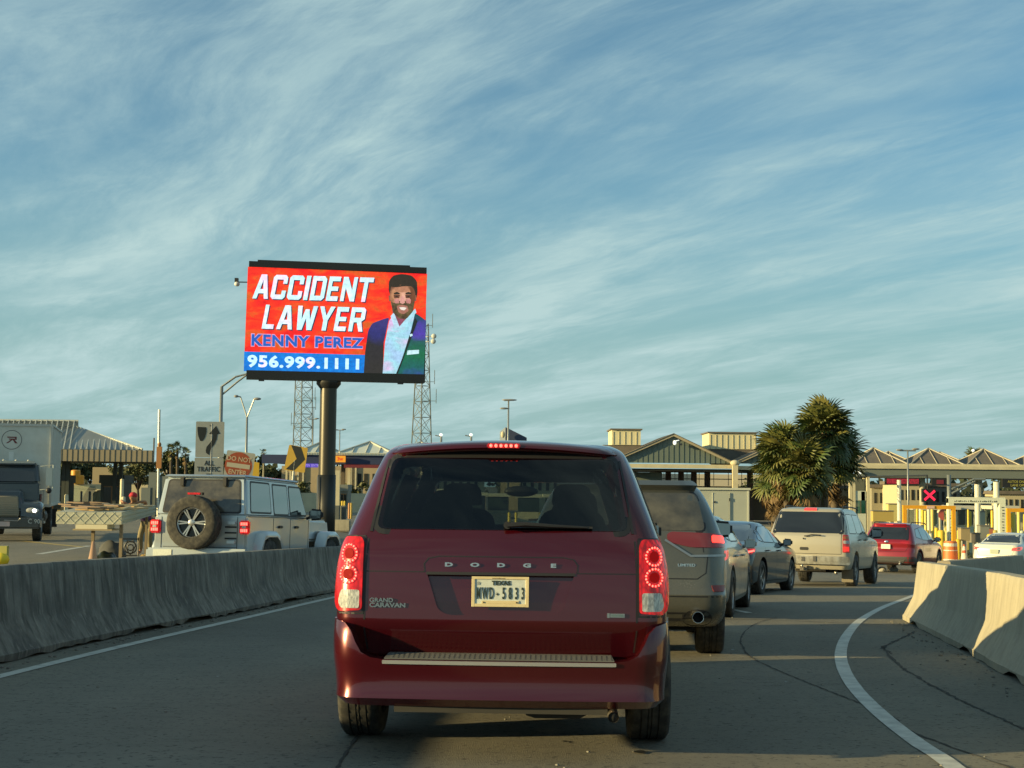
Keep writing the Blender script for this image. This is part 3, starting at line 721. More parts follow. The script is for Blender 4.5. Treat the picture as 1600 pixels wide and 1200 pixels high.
def make_grey_suv():
    root = thing('sport_utility_car', 'dusty dark grey SUV with twin exhaust directly ahead to the right of the maroon minivan', 'SUV')
    P = paint('dusty_grey_paint', (.075, .078, .068), (.20, .18, .13), .85, .5, .42, .3, 1.5)
    K = [dict(z=.30, yr=.22, yf=4.55, w=.88), dict(z=.36, yr=.08, yf=4.68, w=.93), dict(z=.48, yr=.01, yf=4.75, w=.965), dict(z=.60, yr=.0, yf=4.78, w=.97, s=1), dict(z=.66, yr=.05, yf=4.78, w=.968), dict(z=.85, yr=.075, yf=4.72, w=.965),
         dict(z=1.02, yr=.10, yf=4.45, w=.955), dict(z=1.12, yr=.13, yf=3.7, w=.94, s=1), dict(z=1.17, yr=.16, yf=3.5, w=.925), dict(z=1.38, yr=.29, yf=3.05, w=.845, rr=.2), dict(z=1.54, yr=.42, yf=2.6, w=.765, rr=.2), dict(z=1.61, yr=.52, yf=2.35, w=.71, rr=.2), dict(z=1.648, yr=.70, yf=2.1, w=.60, rr=.25), dict(z=1.665, yr=1.1, yf=1.9, w=.36, rr=.3)]
    lf = Loft(K, sub=4, ym=2.4, rr=.22, rf=.4, br=.05, bf=.2, ar=.045)
    ys = (.99, 3.90); rw = .375
    carbody(root, lf, ys, .955, .43, rw, P, under=(.42, .26))
    pane(root, lf, 'rear', [(-.74, 1.19), (.74, 1.19), (.67, 1.545), (-.67, 1.545)], DUSTGL, 'rear_window', rad=.06, seal=.02)
    sidewins(root, lf, [[(.85, 1.19), (1.45, 1.19), (1.45, 1.50), (1.05, 1.47)], [(1.55, 1.19), (2.35, 1.19), (2.35, 1.53), (1.55, 1.52)], [(2.43, 1.19), (3.1, 1.19), (2.65, 1.49), (2.43, 1.53)]], DGL)
    for p in both([(.42, 1.075), (.38, 1.11), (.38, 1.15), (.42, 1.175), (1.00, 1.155), (1.10, 1.10), (1.06, 1.035), (.60, 1.035)]):
        t = lights(root, lf, p, mat('dull_red_lens', (.10, .012, .011), .25, coat=.8, emit=(1, .06, .05), es=.03), rad=.03)
    sg = 1
    for sg in (1, -1):
        q = lights(root, lf, [(sg * .80, 1.08), (sg * .80, 1.145), (sg * .985, 1.135), (sg * 1.0, 1.075)], mat('lit_red_bright', (.8, .05, .03), .2, emit=(1, .03, .02), es=2.2), 'brake_lamp', off=.016, thick=.01, rad=.015)
        bm = B(); lf.seam(bm, 'rear', [(sg * .36, 1.10), (sg * .60, .955), (sg * 1.02, .965), (sg * 1.07, 1.03)], .02, .012); mobj('chrome_trim', bm, DCHR, root)
        r2 = lights(root, lf, [(sg * .79, .69), (sg * .81, .63), (sg * .96, .63), (sg * .98, .69)], mat('bumper_reflector', (.22, .035, .03), .3), 'bumper_reflector', off=.006, thick=.01, rad=.012)
    bm = B(); lf.patch(bm, 'rear', [(-.50, .36), (.50, .36), (.62, .44), (-.62, .44)], .003, .01, .1); mobj('diffuser', bm, BLK, root)
    for sg in (1, -1):
        bm = B(); lf.patch(bm, 'rear', [(sg * (.66 + .14 * cos(a * pi / 8)), .385 + .085 * max(-.9, sin(a * pi / 8))) for a in range(16)], .004, .02, .1); mobj('exhaust_surround', bm, BLK, root)
        bm = B(); lathe(bm, [(.052, -.06), (.058, -.045), (.058, .12), (.046, .12), (.046, -.055), (.052, -.06)], 24, 'Z', Matrix.Translation((sg * .66, .02, .40)) @ Matrix.Rotation(-pi / 2, 4, 'X')); lathe(bm, [(.001, .02), (.047, .02)], 16, 'Z', Matrix.Translation((sg * .66, .02, .40)) @ Matrix.Rotation(-pi / 2, 4, 'X'), mi=1); mobj('exhaust_tip', bm, [CHR, WELL], root, smooth=True)
    bm = B(); lf.patch(bm, 'rear', roundpoly([(-.68, 1.575), (.68, 1.575), (.64, 1.615), (-.64, 1.615)], .015), .06, .07, .1); mobj('roof_spoiler', bm, P, root, ang=45)
    bm = B(); lf.seam(bm, 'rear', [(.70, 1.15), (.72, .99)], .008); lf.seam(bm, 'rear', [(.76, .97), (.74, .80), (.66, .745), (-.66, .745), (-.74, .80), (-.76, .97)], .010); lf.seam(bm, 'rear', [(-.9, .585), (.9, .585)], .012); mobj('shut_line', bm, SEAL, root)
    p = lf.S('rear', .6, .87); text('letter', 'LIMITED', .035, CHR, root, (.56, p.y - .004, .87), ext=.002, sx=1.3, offset=.0008, rot=(pi / 2, 0, .06))
    bm = B(); lf.patch(bm, 'rear', roundpoly([(-.17, .80), (.17, .80), (.17, .97), (-.17, .97)], .01), .006, .01, .2); mobj('licence_plate', bm, PLW, root)
    bm = B()
    for sg in (1, -1):
        for i in range(24):
            pass
    bm.free()
    roofrails(root, .64, .85, 2.6, 1.645, BLK); mirrorpart(root, 1, 1.06, 3.05, 1.22, BLK, s=1.2); mirrorpart(root, -1, 1.06, 3.05, 1.22, BLK, s=1.2)
    bm = B(); prism(bm, [(-.02, .95, 1.65), (-.02, 1.2, 1.665), (-.02, .97, 1.72)], (.04, 0, 0)); mobj('roof_aerial', bm, BLK, root)
    doorseams(root, lf, (1.50, 2.39), .55, 1.15); handles(root, lf, (1.72, 2.62), 1.06, P)
    wheels(root, ys, .945, rw, .265, n=5, tread=True, tn=84)
    return root

def make_old_suv():
    root = thing('sport_utility_car', 'large pewter tan SUV with black tailgate glass, mud flaps and chrome rear bumper', 'SUV')
    P = paint('pewter_paint', (.40, .37, .29), (.30, .26, .18), .7, .35, .42, .3, 1.3)
    K = [dict(z=.42, yr=.12, yf=4.9, w=.93), dict(z=.50, yr=.10, yf=4.95, w=.96), dict(z=.70, yr=.09, yf=5.0, w=.985), dict(z=.95, yr=.09, yf=4.98, w=.985), dict(z=1.10, yr=.10, yf=4.85, w=.97), dict(z=1.20, yr=.12, yf=3.75, w=.95, s=1),
         dict(z=1.26, yr=.15, yf=3.62, w=.93), dict(z=1.50, yr=.30, yf=3.2, w=.865), dict(z=1.72, yr=.45, yf=2.85, w=.79), dict(z=1.83, yr=.53, yf=2.6, w=.74), dict(z=1.875, yr=.7, yf=2.4, w=.64, rr=.3), dict(z=1.895, yr=1.1, yf=2.1, w=.4, rr=.3)]
    lf = Loft(K, sub=4, ym=2.5, rr=.14, rf=.3, br=.03, bf=.12, ar=.012, af=.03)
    ys = (1.18, 4.12); rw = .385
    carbody(root, lf, ys, .96, .46, rw, P, under=(.5, .34))
    pane(root, lf, 'rear', [(-.83, 1.265), (.83, 1.265), (.735, 1.77), (-.735, 1.77)], DGL, 'rear_window', rad=.04, seal=.02)
    bm = B(); lf.patch(bm, 'rear', [(.84, 1.25), (1.0, 1.25), (.87, 1.78), (.75, 1.78)], .002, .01, .1); mobj('corner_trim', bm, BLK, root); bm = B(); lf.patch(bm, 'rear', [(-.84, 1.25), (-1.0, 1.25), (-.87, 1.78), (-.75, 1.78)], .002, .01, .1); mobj('corner_trim', bm, BLK, root)
    sidewins(root, lf, [[(.55, 1.28), (1.42, 1.28), (1.42, 1.72), (.78, 1.72)], [(1.54, 1.28), (2.30, 1.28), (2.30, 1.72), (1.54, 1.72)], [(2.42, 1.28), (3.42, 1.28), (2.98, 1.70), (2.42, 1.72)]], mat('grey_reflective_glass', (.03, .037, .04), .07, coat=1, spec=.8))
    for p in both([(.83, .82), (.83, 1.235), (1.0, 1.235), (1.03, .82)]):
        t = lights(root, lf, p, mat('old_red_lens', (.32, .03, .02), .25, coat=.6, emit=(1, .04, .03), es=.06), rad=.02)
        sg = 1 if p[0][0] > 0 else -1
        lights(root, lf, [(sg * .845, 1.14), (sg * .845, 1.20), (sg * .985, 1.20), (sg * .99, 1.14)], AMB, 'amber_lamp', .016, .01, t); lights(root, lf, [(sg * .845, 1.03), (sg * .845, 1.10), (sg * .985, 1.10), (sg * .99, 1.03)], CLR, 'reversing_lamp', .016, .01, t)
        lights(root, lf, [(sg * .845, .85), (sg * .845, .96), (sg * .985, .96), (sg * .99, .85)], mat('brake_lamp_red', (.6, .03, .02), .2, emit=(1, .04, .03), es=.5), 'brake_lamp', .016, .01, t)
    bm = B(); lf.patch(bm, 'rear', roundpoly([(-.93, .545), (.93, .545), (.95, .60), (.93, .73), (-.93, .73), (-.95, .60)], .03), .11, .12, .12); bp = mobj('rear_bumper', bm, mat('worn_bumper_chrome', (.62, .60, .52), .35, .8, noise=(9, (.35, .32, .26), .4, .7)), root, ang=35)
    pl_ = plate(root, 0.0, .015, .66, bgm=mat('dusty_plate', (.45, .43, .36), .6))
    bm = B(); box(bm, -.11, -.03, -.03, .0, .60, .70); box(bm, .17, .24, -.035, .0, .60, .72); mobj('bumper_sticker', bm, mat('sticker_dark', (.06, .06, .06), .6), bp)
    # high brake lamp, wiper, badge, handle
    bm = B(); lf.patch(bm, 'rear', roundpoly([(-.16, 1.80), (.16, 1.80), (.14, 1.85), (-.14, 1.85)], .02), .02, .03, .1); mobj('high_brake_light', bm, mat('lit_red_soft', (.5, .05, .05), .3, emit=(1, .06, .06), es=.35), root)
    bm = B(); tube(bm, [(.34, .06, 1.215), (.12, .055, 1.225), (.0, .07, 1.195), (-.06, .075, 1.19)], .014, 6); mobj('rear_wiper', bm, BLK, root)
    bm = B(); lf.patch(bm, 'rear', roundpoly([(-.17, .86), (.03, .86), (.03, .93), (-.17, .93)], .03), .01, .02, .1); mobj('tailgate_handle', bm, BLK, root)
    bm = B(); ell(bm, (-.08, .075, 1.13), (.02, .01, .02)); mobj('tailgate_lock', bm, BLK, root)
    bm = B(); lf.seam(bm, 'rear', [(.80, 1.25), (.80, .78), (-.80, .78), (-.80, 1.25)], .012); mobj('shut_line', bm, SEAL, root)
    bm = B(); box(bm, -.15, .02, .0, .25, .38, .50); box(bm, -.10, -.04, -.12, .1, .40, .46); ell(bm, (-.07, -.14, .49), .035); mobj('tow_hitch', bm, STEEL, root)
    for sg in (1, -1): bm = B(); box(bm, sg * .70, sg * .97, .735, .75, .12, .44); mobj('mud_flap', bm, mat('dusty_rubber_flap', (.19, .165, .12), .9), root)
    bm = B(); tube(bm, [(.52, .9, .36), (.58, .5, .38), (.66, .25, .34)], .035, 10); tube(bm, [(-.3, .3, .42), (.4, .3, .42)], .06, 10); mobj('exhaust_pipe', bm, STEEL, root, smooth=True)
    roofrails(root, .70, .9, 3.0, 1.89, BLK); mirrorpart(root, 1, 1.12, 3.5, 1.30, BLK, s=1.5); mirrorpart(root, -1, 1.12, 3.5, 1.30, BLK, s=1.5)
    doorseams(root, lf, (1.48, 2.36, 3.45), .52, 1.24); handles(root, lf, (1.68, 2.56), 1.12, BLK)
    wheels(root, ys, .98, rw, .265, n=6, tn=64)
    return root

def make_crossover(label, P, glass, lit=True, white=False):
    root = thing('crossover_car', label, 'SUV')
    K = [dict(z=.30, yr=.18, yf=4.4, w=.87), dict(z=.38, yr=.05, yf=4.52, w=.91), dict(z=.52, yr=.0, yf=4.57, w=.925), dict(z=.70, yr=.02, yf=4.58, w=.925, s=1), dict(z=.84, yr=.09, yf=4.5, w=.925), dict(z=1.0, yr=.06, yf=4.1, w=.92), dict(z=1.07, yr=.09, yf=3.55, w=.90, s=1),
         dict(z=1.12, yr=.14, yf=3.42, w=.885), dict(z=1.35, yr=.34, yf=2.95, w=.79, rr=.2), dict(z=1.54, yr=.48, yf=2.5, w=.71, rr=.2), dict(z=1.63, yr=.55, yf=2.2, w=.66, rr=.2), dict(z=1.67, yr=.75, yf=2.0, w=.55, rr=.3), dict(z=1.69, yr=1.1, yf=1.7, w=.33, rr=.3)]
    lf = Loft(K, sub=4, ym=2.3, rr=.22, rf=.4, br=.06, bf=.2, ar=.05, af=.05)
    ys = (.94, 3.63); rw = .36
    carbody(root, lf, ys, .92, .415, rw, P, under=(.40, .26))
    pane(root, lf, 'rear', [(-.70, 1.12), (.70, 1.12), (.61, 1.53), (-.61, 1.53)], glass, 'rear_window', rad=.05, seal=.02)
    sidewins(root, lf, [[(.72, 1.22), (1.30, 1.15), (1.30, 1.50), (.95, 1.47)], [(1.38, 1.13), (2.15, 1.12), (2.15, 1.53), (1.38, 1.52)], [(2.23, 1.12), (3.10, 1.12), (2.62, 1.47), (2.23, 1.53)]], mat('grey_reflective_glass', (.03, .037, .04), .07, coat=1, spec=.8))
    bm = B(); lf.patch(bm, 'rear', [(-1.35, .32), (1.35, .32), (1.35, .47), (1.0, .55), (-1.0, .55), (-1.35, .47)], .006, .02, .1); mobj('bumper_cladding', bm, mat('dark_grey_cladding', (.05, .05, .05), .6), root, ang=35)
    bm = B(); lf.patch(bm, 'rear', [(-.55, .36), (.55, .36), (.62, .46), (-.62, .46)], .014, .02, .1); mobj('skid_plate', bm, DCHR, root)
    for p in both([(.45, 1.00), (.46, 1.05), (1.12, 1.09), (1.18, 1.02), (1.0, .93), (.80, .97)]):
        t = lights(root, lf, p, REDLIT if lit else REDL); sg = 1 if p[0][0] > 0 else -1
        if lit: lights(root, lf, [(sg * .50, 1.005), (sg * .50, 1.03), (sg * .72, 1.035), (sg * .74, 1.005)], CLR, 'reversing_lamp', .016, .01, t)
    plate(root, -.02, .02, .88, bgm=PLW)
    bm = B(); ell(bm, (0, .055, 1.04), (.07, .012, .045)); mobj('emblem', bm, CHR, root, smooth=True)
    bm = B(); lf.seam(bm, 'rear', [(.68, 1.06), (.72, .90), (.62, .72), (-.62, .72), (-.72, .90), (-.68, 1.06)], .01); mobj('shut_line', bm, SEAL, root)
    bm = B(); lf.patch(bm, 'rear', roundpoly([(-.56, 1.575), (.56, 1.575), (.53, 1.615), (-.53, 1.615)], .015), .06, .08, .1); sp = mobj('roof_spoiler', bm, P, root, ang=45)
    bm = B(); lf.patch(bm, 'rear', [(-.12, 1.582), (.12, 1.582), (.12, 1.60), (-.12, 1.60)], .065, .01, .1); mobj('high_brake_light', bm, mat('lit_red_soft', (.5, .05, .05), .3, emit=(1, .06, .06), es=.35), root)
    for sg in (1, -1): bm = B(); tube(bm, [(sg * .45, .35, .32), (sg * .45, .0, .31)], .035, 12); mobj('exhaust_tip', bm, DCHR, root, smooth=True)
    roofrails(root, .63, .8, 2.8, 1.675, BLK); mirrorpart(root, 1, 1.02, 2.95, 1.14, BLK, s=1.1); mirrorpart(root, -1, 1.02, 2.95, 1.14, BLK, s=1.1)
    doorseams(root, lf, (1.34, 2.19), .50, 1.1); handles(root, lf, (1.52, 2.40), .98, P)
    for y in ys:
        for md in ('right', 'left'):
            bm = B(); pr = None
            for k in range(17):
                a = pi * k / 16; row = []
                for R in (.415, .455):
                    yy, zz = y + R * cos(a), rw + .02 + R * sin(a) * .98; row.append(bm.verts.new(lf.S(md, yy, zz) + lf.nrm(md, yy, zz) * .007))
                if pr: bm.faces.new((pr[0], pr[1], row[1], row[0]))
                pr = row
            mobj('arch_cladding', bm, mat('dark_grey_cladding'), root)
    wheels(root, ys, .905, rw, .225, n=5, tn=48, double=True, tw=.035)
    return root

def make_saloon(label, P, glass, fast=True, lamp='bar', plate_m=None, rim=None, L=4.9):
    root = thing('saloon_car', label, 'car')
    if fast:
        K = [dict(z=.20, yr=.22, yf=4.72, w=.86), dict(z=.28, yr=.08, yf=4.82, w=.905), dict(z=.50, yr=.0, yf=4.88, w=.925), dict(z=.68, yr=.03, yf=4.86, w=.93), dict(z=.82, yr=.07, yf=4.72, w=.925), dict(z=.93, yr=.06, yf=4.2, w=.905), dict(z=.975, yr=.13, yf=3.72, w=.885, s=1),
             dict(z=1.02, yr=.42, yf=3.52, w=.865), dict(z=1.18, yr=.88, yf=3.1, w=.77, rr=.3), dict(z=1.32, yr=1.30, yf=2.68, w=.68, rr=.3), dict(z=1.40, yr=1.62, yf=2.4, w=.60, rr=.3), dict(z=1.43, yr=1.8, yf=2.25, w=.46, rr=.3), dict(z=1.442, yr=1.9, yf=2.15, w=.25, rr=.2)]
    else:
        K = [dict(z=.20, yr=.22, yf=4.72, w=.86), dict(z=.28, yr=.08, yf=4.80, w=.90), dict(z=.50, yr=.0, yf=4.85, w=.915), dict(z=.70, yr=.04, yf=4.82, w=.915), dict(z=.86, yr=.07, yf=4.62, w=.91), dict(z=.98, yr=.05, yf=4.0, w=.89), dict(z=1.02, yr=.12, yf=3.62, w=.87, s=1),
             dict(z=1.06, yr=.62, yf=3.45, w=.85), dict(z=1.22, yr=.90, yf=3.02, w=.76, rr=.3), dict(z=1.36, yr=1.18, yf=2.6, w=.68, rr=.3), dict(z=1.43, yr=1.42, yf=2.3, w=.60, rr=.3), dict(z=1.46, yr=1.6, yf=2.15, w=.46, rr=.3), dict(z=1.475, yr=1.8, yf=2.0, w=.25, rr=.15)]
    lf = Loft(K, sub=4, ym=2.35, rr=.26, rf=.45, br=.10, bf=.25, ar=.06, af=.06)
    ys = (1.04, 3.87); rw = .335; wl = K[6]['z'] + .04
    carbody(root, lf, ys, .915, .385, rw, P, under=(.34, .2))
    zt = 1.38 if fast else 1.41
    pane(root, lf, 'rear', [(-.70, wl + .035), (.70, wl + .035), (.56, zt - .02), (-.56, zt - .02)], glass, 'rear_window', rad=.05, seal=.015)
    g2 = mat('grey_reflective_glass', (.03, .037, .04), .07, coat=1, spec=.8)
    if fast: wn = [[(1.0, wl + .06), (1.28, wl + .02), (1.28, 1.25), (1.2, 1.22)], [(1.33, wl + .02), (2.18, wl + .01), (2.18, 1.35), (1.60, 1.32), (1.36, 1.25)], [(2.25, wl + .01), (3.22, wl), (2.70, 1.28), (2.42, 1.34), (2.25, 1.355)]]
    else: wn = [[(1.05, wl + .06), (1.30, wl + .03), (1.30, 1.33), (1.22, 1.30)], [(1.36, wl + .02), (2.16, wl + .02), (2.16, 1.385), (1.50, 1.37), (1.38, 1.32)], [(2.23, wl + .02), (3.18, wl + .02), (2.68, 1.32), (2.42, 1.37), (2.23, 1.385)]]
    sidewins(root, lf, wn, g2)
    if lamp == 'bar':
        for p in both([(.05, .86), (.05, .885), (.62, .905), (1.02, .93), (1.10, .88), (.90, .79), (.70, .80), (.62, .86)]):
            t = lights(root, lf, p, REDLIT); sg = 1 if p[0][0] > 0 else -1
            lights(root, lf, [(sg * .78, .815), (sg * .78, .85), (sg * .98, .875), (sg * 1.0, .85)], LED, 'brake_lamp', .016, .01, t)
    else:
        for p in both([(.60, .80), (.62, .90), (.95, .95), (1.18, .955), (1.12, .87), (.90, .81)]):
            t = lights(root, lf, p, mat('pale_red_lens', (.45, .05, .04), .2, coat=1, emit=(1, .10, .08), es=.45)); sg = 1 if p[0][0] > 0 else -1
            lights(root, lf, [(sg * .78, .84), (sg * .80, .90), (sg * .93, .915), (sg * .93, .86)], LEDW if False else CLR, 'reversing_lamp', .016, .01, t)
    bm = B(); lf.patch(bm, 'rear', [(-.80, .22), (.80, .22), (.92, .30), (.86, .40), (-.86, .40), (-.92, .30)], .006, .02, .1); mobj('diffuser', bm, BLK, root)
    plate(root, 0, -.006 if fast else .005, .60 if fast else .76, bgm=plate_m or PLW)
    bm = B(); lf.seam(bm, 'rear', [(.68, .97), (.72, .86), (.60, .60), (-.60, .60), (-.72, .86), (-.68, .97)], .008); mobj('shut_line', bm, SEAL, root)
    doorseams(root, lf, (1.26, 2.21, 3.12), .34, wl - .01); handles(root, lf, (1.42, 2.42), .86, P)
    bm = B()
    for md in ('right', 'left'): lf.seam(bm, md, [(1.45, .245), (3.45, .245)], .05, .010); 
    mobj('side_skirt', bm, DCHR if fast else P, root)
    mirrorpart(root, 1, .99, 3.0, 1.03, BLK if fast else P, s=.95); mirrorpart(root, -1, .99, 3.0, 1.03, BLK if fast else P, s=.95)
    for sg in (1, -1): bm = B(); tube(bm, [(sg * .55, .3, .27), (sg * .55, .04, .27)], .035, 12); mobj('exhaust_tip', bm, DCHR, root, smooth=True)
    wheels(root, ys, .90, rw, .22, n=5, ri=.68, tn=48, double=True, tw=.03, rim=rim or DCHR)
    return root

# ================================================================== boxy off road car with a spare wheel
def make_offroader():
    root = thing('off_road_car', 'boxy silver four door off-roader with spare wheel on its tailgate behind the left barrier', 'SUV')
    P = paint('silver_blue_paint', (.42, .475, .50), (.30, .28, .23), .2, .4, .36)
    def bx(name, pts8, m, bev=.03, parent=None, seg=2):
        bm = B(); v_ = [bm.verts.new(p) for p in pts8]
        for f in ((3, 2, 1, 0), (4, 5, 6, 7), (0, 1, 5, 4), (1, 2, 6, 5), (2, 3, 7, 6), (3, 0, 4, 7)): bm.faces.new([v_[i] for i in f])
        bmesh.ops.recalc_face_normals(bm, faces=bm.faces); 
        if bev: bmesh.ops.bevel(bm, geom=bm.edges[:], offset=bev, segments=seg, affect='EDGES')
        return mobj(name, bm, m, parent or root, ang=40)
    def hexa(x0, x1, y0, y1, z0, xt0, xt1, yt0, yt1, z1): return [(x0, y0, z0), (x1, y0, z0), (x1, y1, z0), (x0, y1, z0), (xt0, yt0, z1), (xt1, yt0, z1), (xt1, yt1, z1), (xt0, yt1, z1)]
    # tub with arches cut
    bm = B(); w = .78; prof = [(.10, .48), (.0, .60), (.0, 1.22), (3.02, 1.22), (3.10, 1.20), (3.10, .46)]
    prism(bm, [(-w, y, z) for y, z in prof], (2 * w, 0, 0)); bmesh.ops.recalc_face_normals(bm, faces=bm.faces); bmesh.ops.bevel(bm, geom=[e for e in bm.edges], offset=.035, segments=2, affect='EDGES')
    cut = B()
    for sg in (1, -1):
        n = 24; prism(cut, [(sg * .42, .80 + .47 * cos(2 * pi * k / n), .42 + .46 * sin(2 * pi * k / n)) for k in range(n)], (sg * .6, 0, 0), mi=1)
    bmesh.ops.recalc_face_normals(cut, faces=cut.faces); co = mobj('cut', cut, [P, WELL])
    finish('body', bm, [P, WELL], [('BOOLEAN', dict(operation='DIFFERENCE', object=co, solver='EXACT'))], root, 40); bpy.data.objects.remove(co)
    # hardtop greenhouse
    bx('hardtop', hexa(-.765, .765, .02, 3.0, 1.20, -.69, .69, .14, 2.62, 1.84), P, .045, seg=3)
    bx('roof', hexa(-.70, .70, .10, 2.70, 1.835, -.66, .66, .16, 2.62, 1.872), P, .015)
    # bonnet and grille
    bx('bonnet', hexa(-.70, .70, 3.05, 4.50, .80, -.67, .67, 3.03, 4.45, 1.20), P, .05, seg=3)
    bx('grille', hexa(-.66, .66, 4.47, 4.59, .62, -.62, .62, 4.45, 4.55, 1.12), P, .02)
    bx('front_bumper', hexa(-.88, .88, 4.62, 4.84, .50, -.88, .88, 4.62, 4.84, .70), BLK, .03)
    bx('bumper', hexa(-.84, .84, -.16, .06, .50, -.84, .84, -.16, .06, .70), P, .03)
    # arch flares
    for yc in (.80, 4.02):
        for sg in (1, -1):
            bm = B(); pr = None
            pts = [(yc - .56, .50), (yc - .50, .72), (yc - .36, .90), (yc - .18, .945), (yc + .22, .945), (yc + .40, .88), (yc + .52, .70), (yc + .58, .52)]
            for y, z in pts:
                row = [bm.verts.new((sg * .74, y, z + .045)), bm.verts.new((sg * .90, y * 1.0, z + .035)), bm.verts.new((sg * .935, y, z)), bm.verts.new((sg * .93, y + (.05 if y < yc else -.05) * (1 if z < .9 else 0), z - .06)), bm.verts.new((sg * .74, y, z - .06))]
                if pr:
                    for i in range(4): bm.faces.new((pr[i], pr[i + 1], row[i + 1], row[i]))
                pr = row
            bmesh.ops.recalc_face_normals(bm, faces=bm.faces); mobj('wheel_arch_flare', bm, P, root, ang=50)
    # side glass: on the sloping sides
    def sidept(sg, y, z, off=.004):
        t = (z - 1.20) / .64; x = .765 + (.69 - .765) * t; return Vector((sg * (x + off), y, z + off * .1))
    def quad_on_side(name, sg, pts, m, off=.005, parent=None):
        pts = roundpoly(pts, .04); bm = B(); prism(bm, [sidept(sg, y, z, off) for y, z in pts], (-sg * .01, 0, 0)); bmesh.ops.recalc_face_normals(bm, faces=bm.faces); return mobj(name, bm, m, parent or root)
    for sg in (1, -1):
        for pts in ([(.22, 1.29), (1.13, 1.29), (1.13, 1.75), (.30, 1.75)], [(1.30, 1.27), (1.98, 1.27), (1.98, 1.74), (1.30, 1.74)], [(2.10, 1.27), (2.92, 1.27), (2.66, 1.73), (2.10, 1.73)]):
            g = quad_on_side('side_window', sg, pts, mat('sky_reflecting_glass', (.05, .075, .09), .06, coat=1, spec=1) if pts[0][0] < 2 else GRGL)
            c = (sum(p[0] for p in pts) / 4, sum(p[1] for p in pts) / 4); q = [(c[0] + (y - c[0]) * 1.0 + (.03 if y > c[0] else -.03), c[1] + (z - c[1]) + (.03 if z > c[1] else -.03)) for y, z in pts]
            quad_on_side('window_seal', sg, q, SEAL, .0025, g)
        # door gaps and handles
        bm = B()
        for y in (1.20, 2.04, 3.0): prism(bm, [(sg * .779, y, .62), (sg * .779, y + .012, .62), (sg * .779, y + .012, 1.19), (sg * .779, y, 1.19)], (sg * .004, 0, 0))
        box(bm, min(sg * .778, sg * .783), max(sg * .778, sg * .783), .05, 3.0, 1.205, 1.215)
        mobj('door_gap', bm, SEAL, root)
        for y in (1.42, 2.24): bm = B(); box(bm, min(sg * .78, sg * .81), max(sg * .78, sg * .81), y, y + .20, 1.03, 1.075); bmesh.ops.bevel(bm, geom=bm.edges[:], offset=.012, segments=2, affect='EDGES'); mobj('door_handle', bm, BLK, root)
        mirrorpart(root, sg, .97, 2.88, 1.28, BLK, s=1.25)
    # tailgate glass, hinges, lamps
    def rearpt(x, z, off=.004):
        t = (z - 1.20) / .64; return Vector((x, .02 + .12 * t - off, z))
    bm = B(); prism(bm, [rearpt(a, b, .006) for a, b in roundpoly([(-.64, 1.28), (.64, 1.28), (.585, 1.77), (-.585, 1.77)], .05)], (0, .01, 0)); bmesh.ops.recalc_face_normals(bm, faces=bm.faces); g = mobj('rear_window', bm, DUSTGL, root)
    bm = B(); prism(bm, [rearpt(a, b, .0035) for a, b in roundpoly([(-.67, 1.25), (.67, 1.25), (.61, 1.795), (-.61, 1.795)], .06)], (0, .01, 0)); mobj('window_seal', bm, SEAL, g)
    for x in (-.36, .36): bm = B(); box(bm, x - .035, x + .035, .06, .12, 1.68, 1.83); bmesh.ops.bevel(bm, geom=bm.edges[:], offset=.012, segments=2, affect='EDGES'); mobj('glass_hinge', bm, BLK, root)
    for sg in (1, -1):
        bm = B(); x0, x1 = (.665, .835) if sg > 0 else (-.835, -.665); box(bm, x0, x1, -.05, .03, .93, 1.145); bmesh.ops.bevel(bm, geom=bm.edges[:], offset=.02, segments=2, affect='EDGES'); t = mobj('tail_light', bm, REDLIT, root, ang=40)
        bm = B(); c = sg * .75
        for z0, z1 in ((1.07, 1.115), (.965, 1.01)):
            for k in range(4): box(bm, c - .055 + .03 * k, c - .035 + .03 * k, -.056, -.05, z0, z1)
        mobj('brake_led', bm, LED, t)
        bm = B(); box(bm, c - .03, c + .03, -.055, -.05, 1.02, 1.06); mobj('reversing_lamp', bm, CLR, t)
    bm = B(); box(bm, -.655, -.648, -.006, .0, .70, 1.2); box(bm, .62, .628, -.006, 0, .70, 1.2); box(bm, -.62, .62, -.006, 0, .715, .722); mobj('tailgate_gap', bm, SEAL, root)
    bm = B()
    for z in (.86, .95, 1.04): box(bm, .42, .61, -.012, 0, z - .012, z + .012)
    mobj('tailgate_vent', bm, BLK, root)
    bm = B(); box(bm, .47, .60, -.05, 0, .78, .83); box(bm, .47, .60, -.05, 0, 1.08, 1.13); mobj('tailgate_hinge', bm, P, root)
    # spare wheel
    t = mobj('spare_tyre', tyremesh(.42, .26, 64, .56), RUB, root, loc=(-.02, -.20, 1.10), ang=40); t.rotation_euler = (0, 0, -pi / 2)
    mobj('rim', rimmesh(.42, .26, 6, .56, 1, .020, True), [mat('machined_alloy', (.45, .45, .43), .3, .9), mat('gloss_black_rim', (.01, .01, .011), .2)], t, ang=30)
    bm = B(); tube(bm, [(-.02, -.10, 1.10), (-.02, .0, 1.10)], .10, 12); tube(bm, [(-.02, -.02, 1.14), (-.02, -.20, 1.52), (-.02, -.22, 1.56)], .012, 6); box(bm, -.15, .12, -.26, -.18, 1.535, 1.575); mobj('spare_carrier', bm, BLK, root)
    bm = B(); box(bm, -.12, .09, -.266, -.26, 1.54, 1.57); mobj('high_brake_light', bm, REDLIT, root)
    plate(root, -.55, -.17, .60, bgm=PLW)
    bm = B(); box(bm, -.45, .45, .2, 4.4, .36, .56); mobj('underbody', bm, WELL, root)
    wheels(root, (.80, 4.02), .91, .42, .26, n=7, ri=.56, rim=mat('machined_alloy', (.55, .55, .53), .25, .9), tn=48, double=True, tw=.03)
    return root

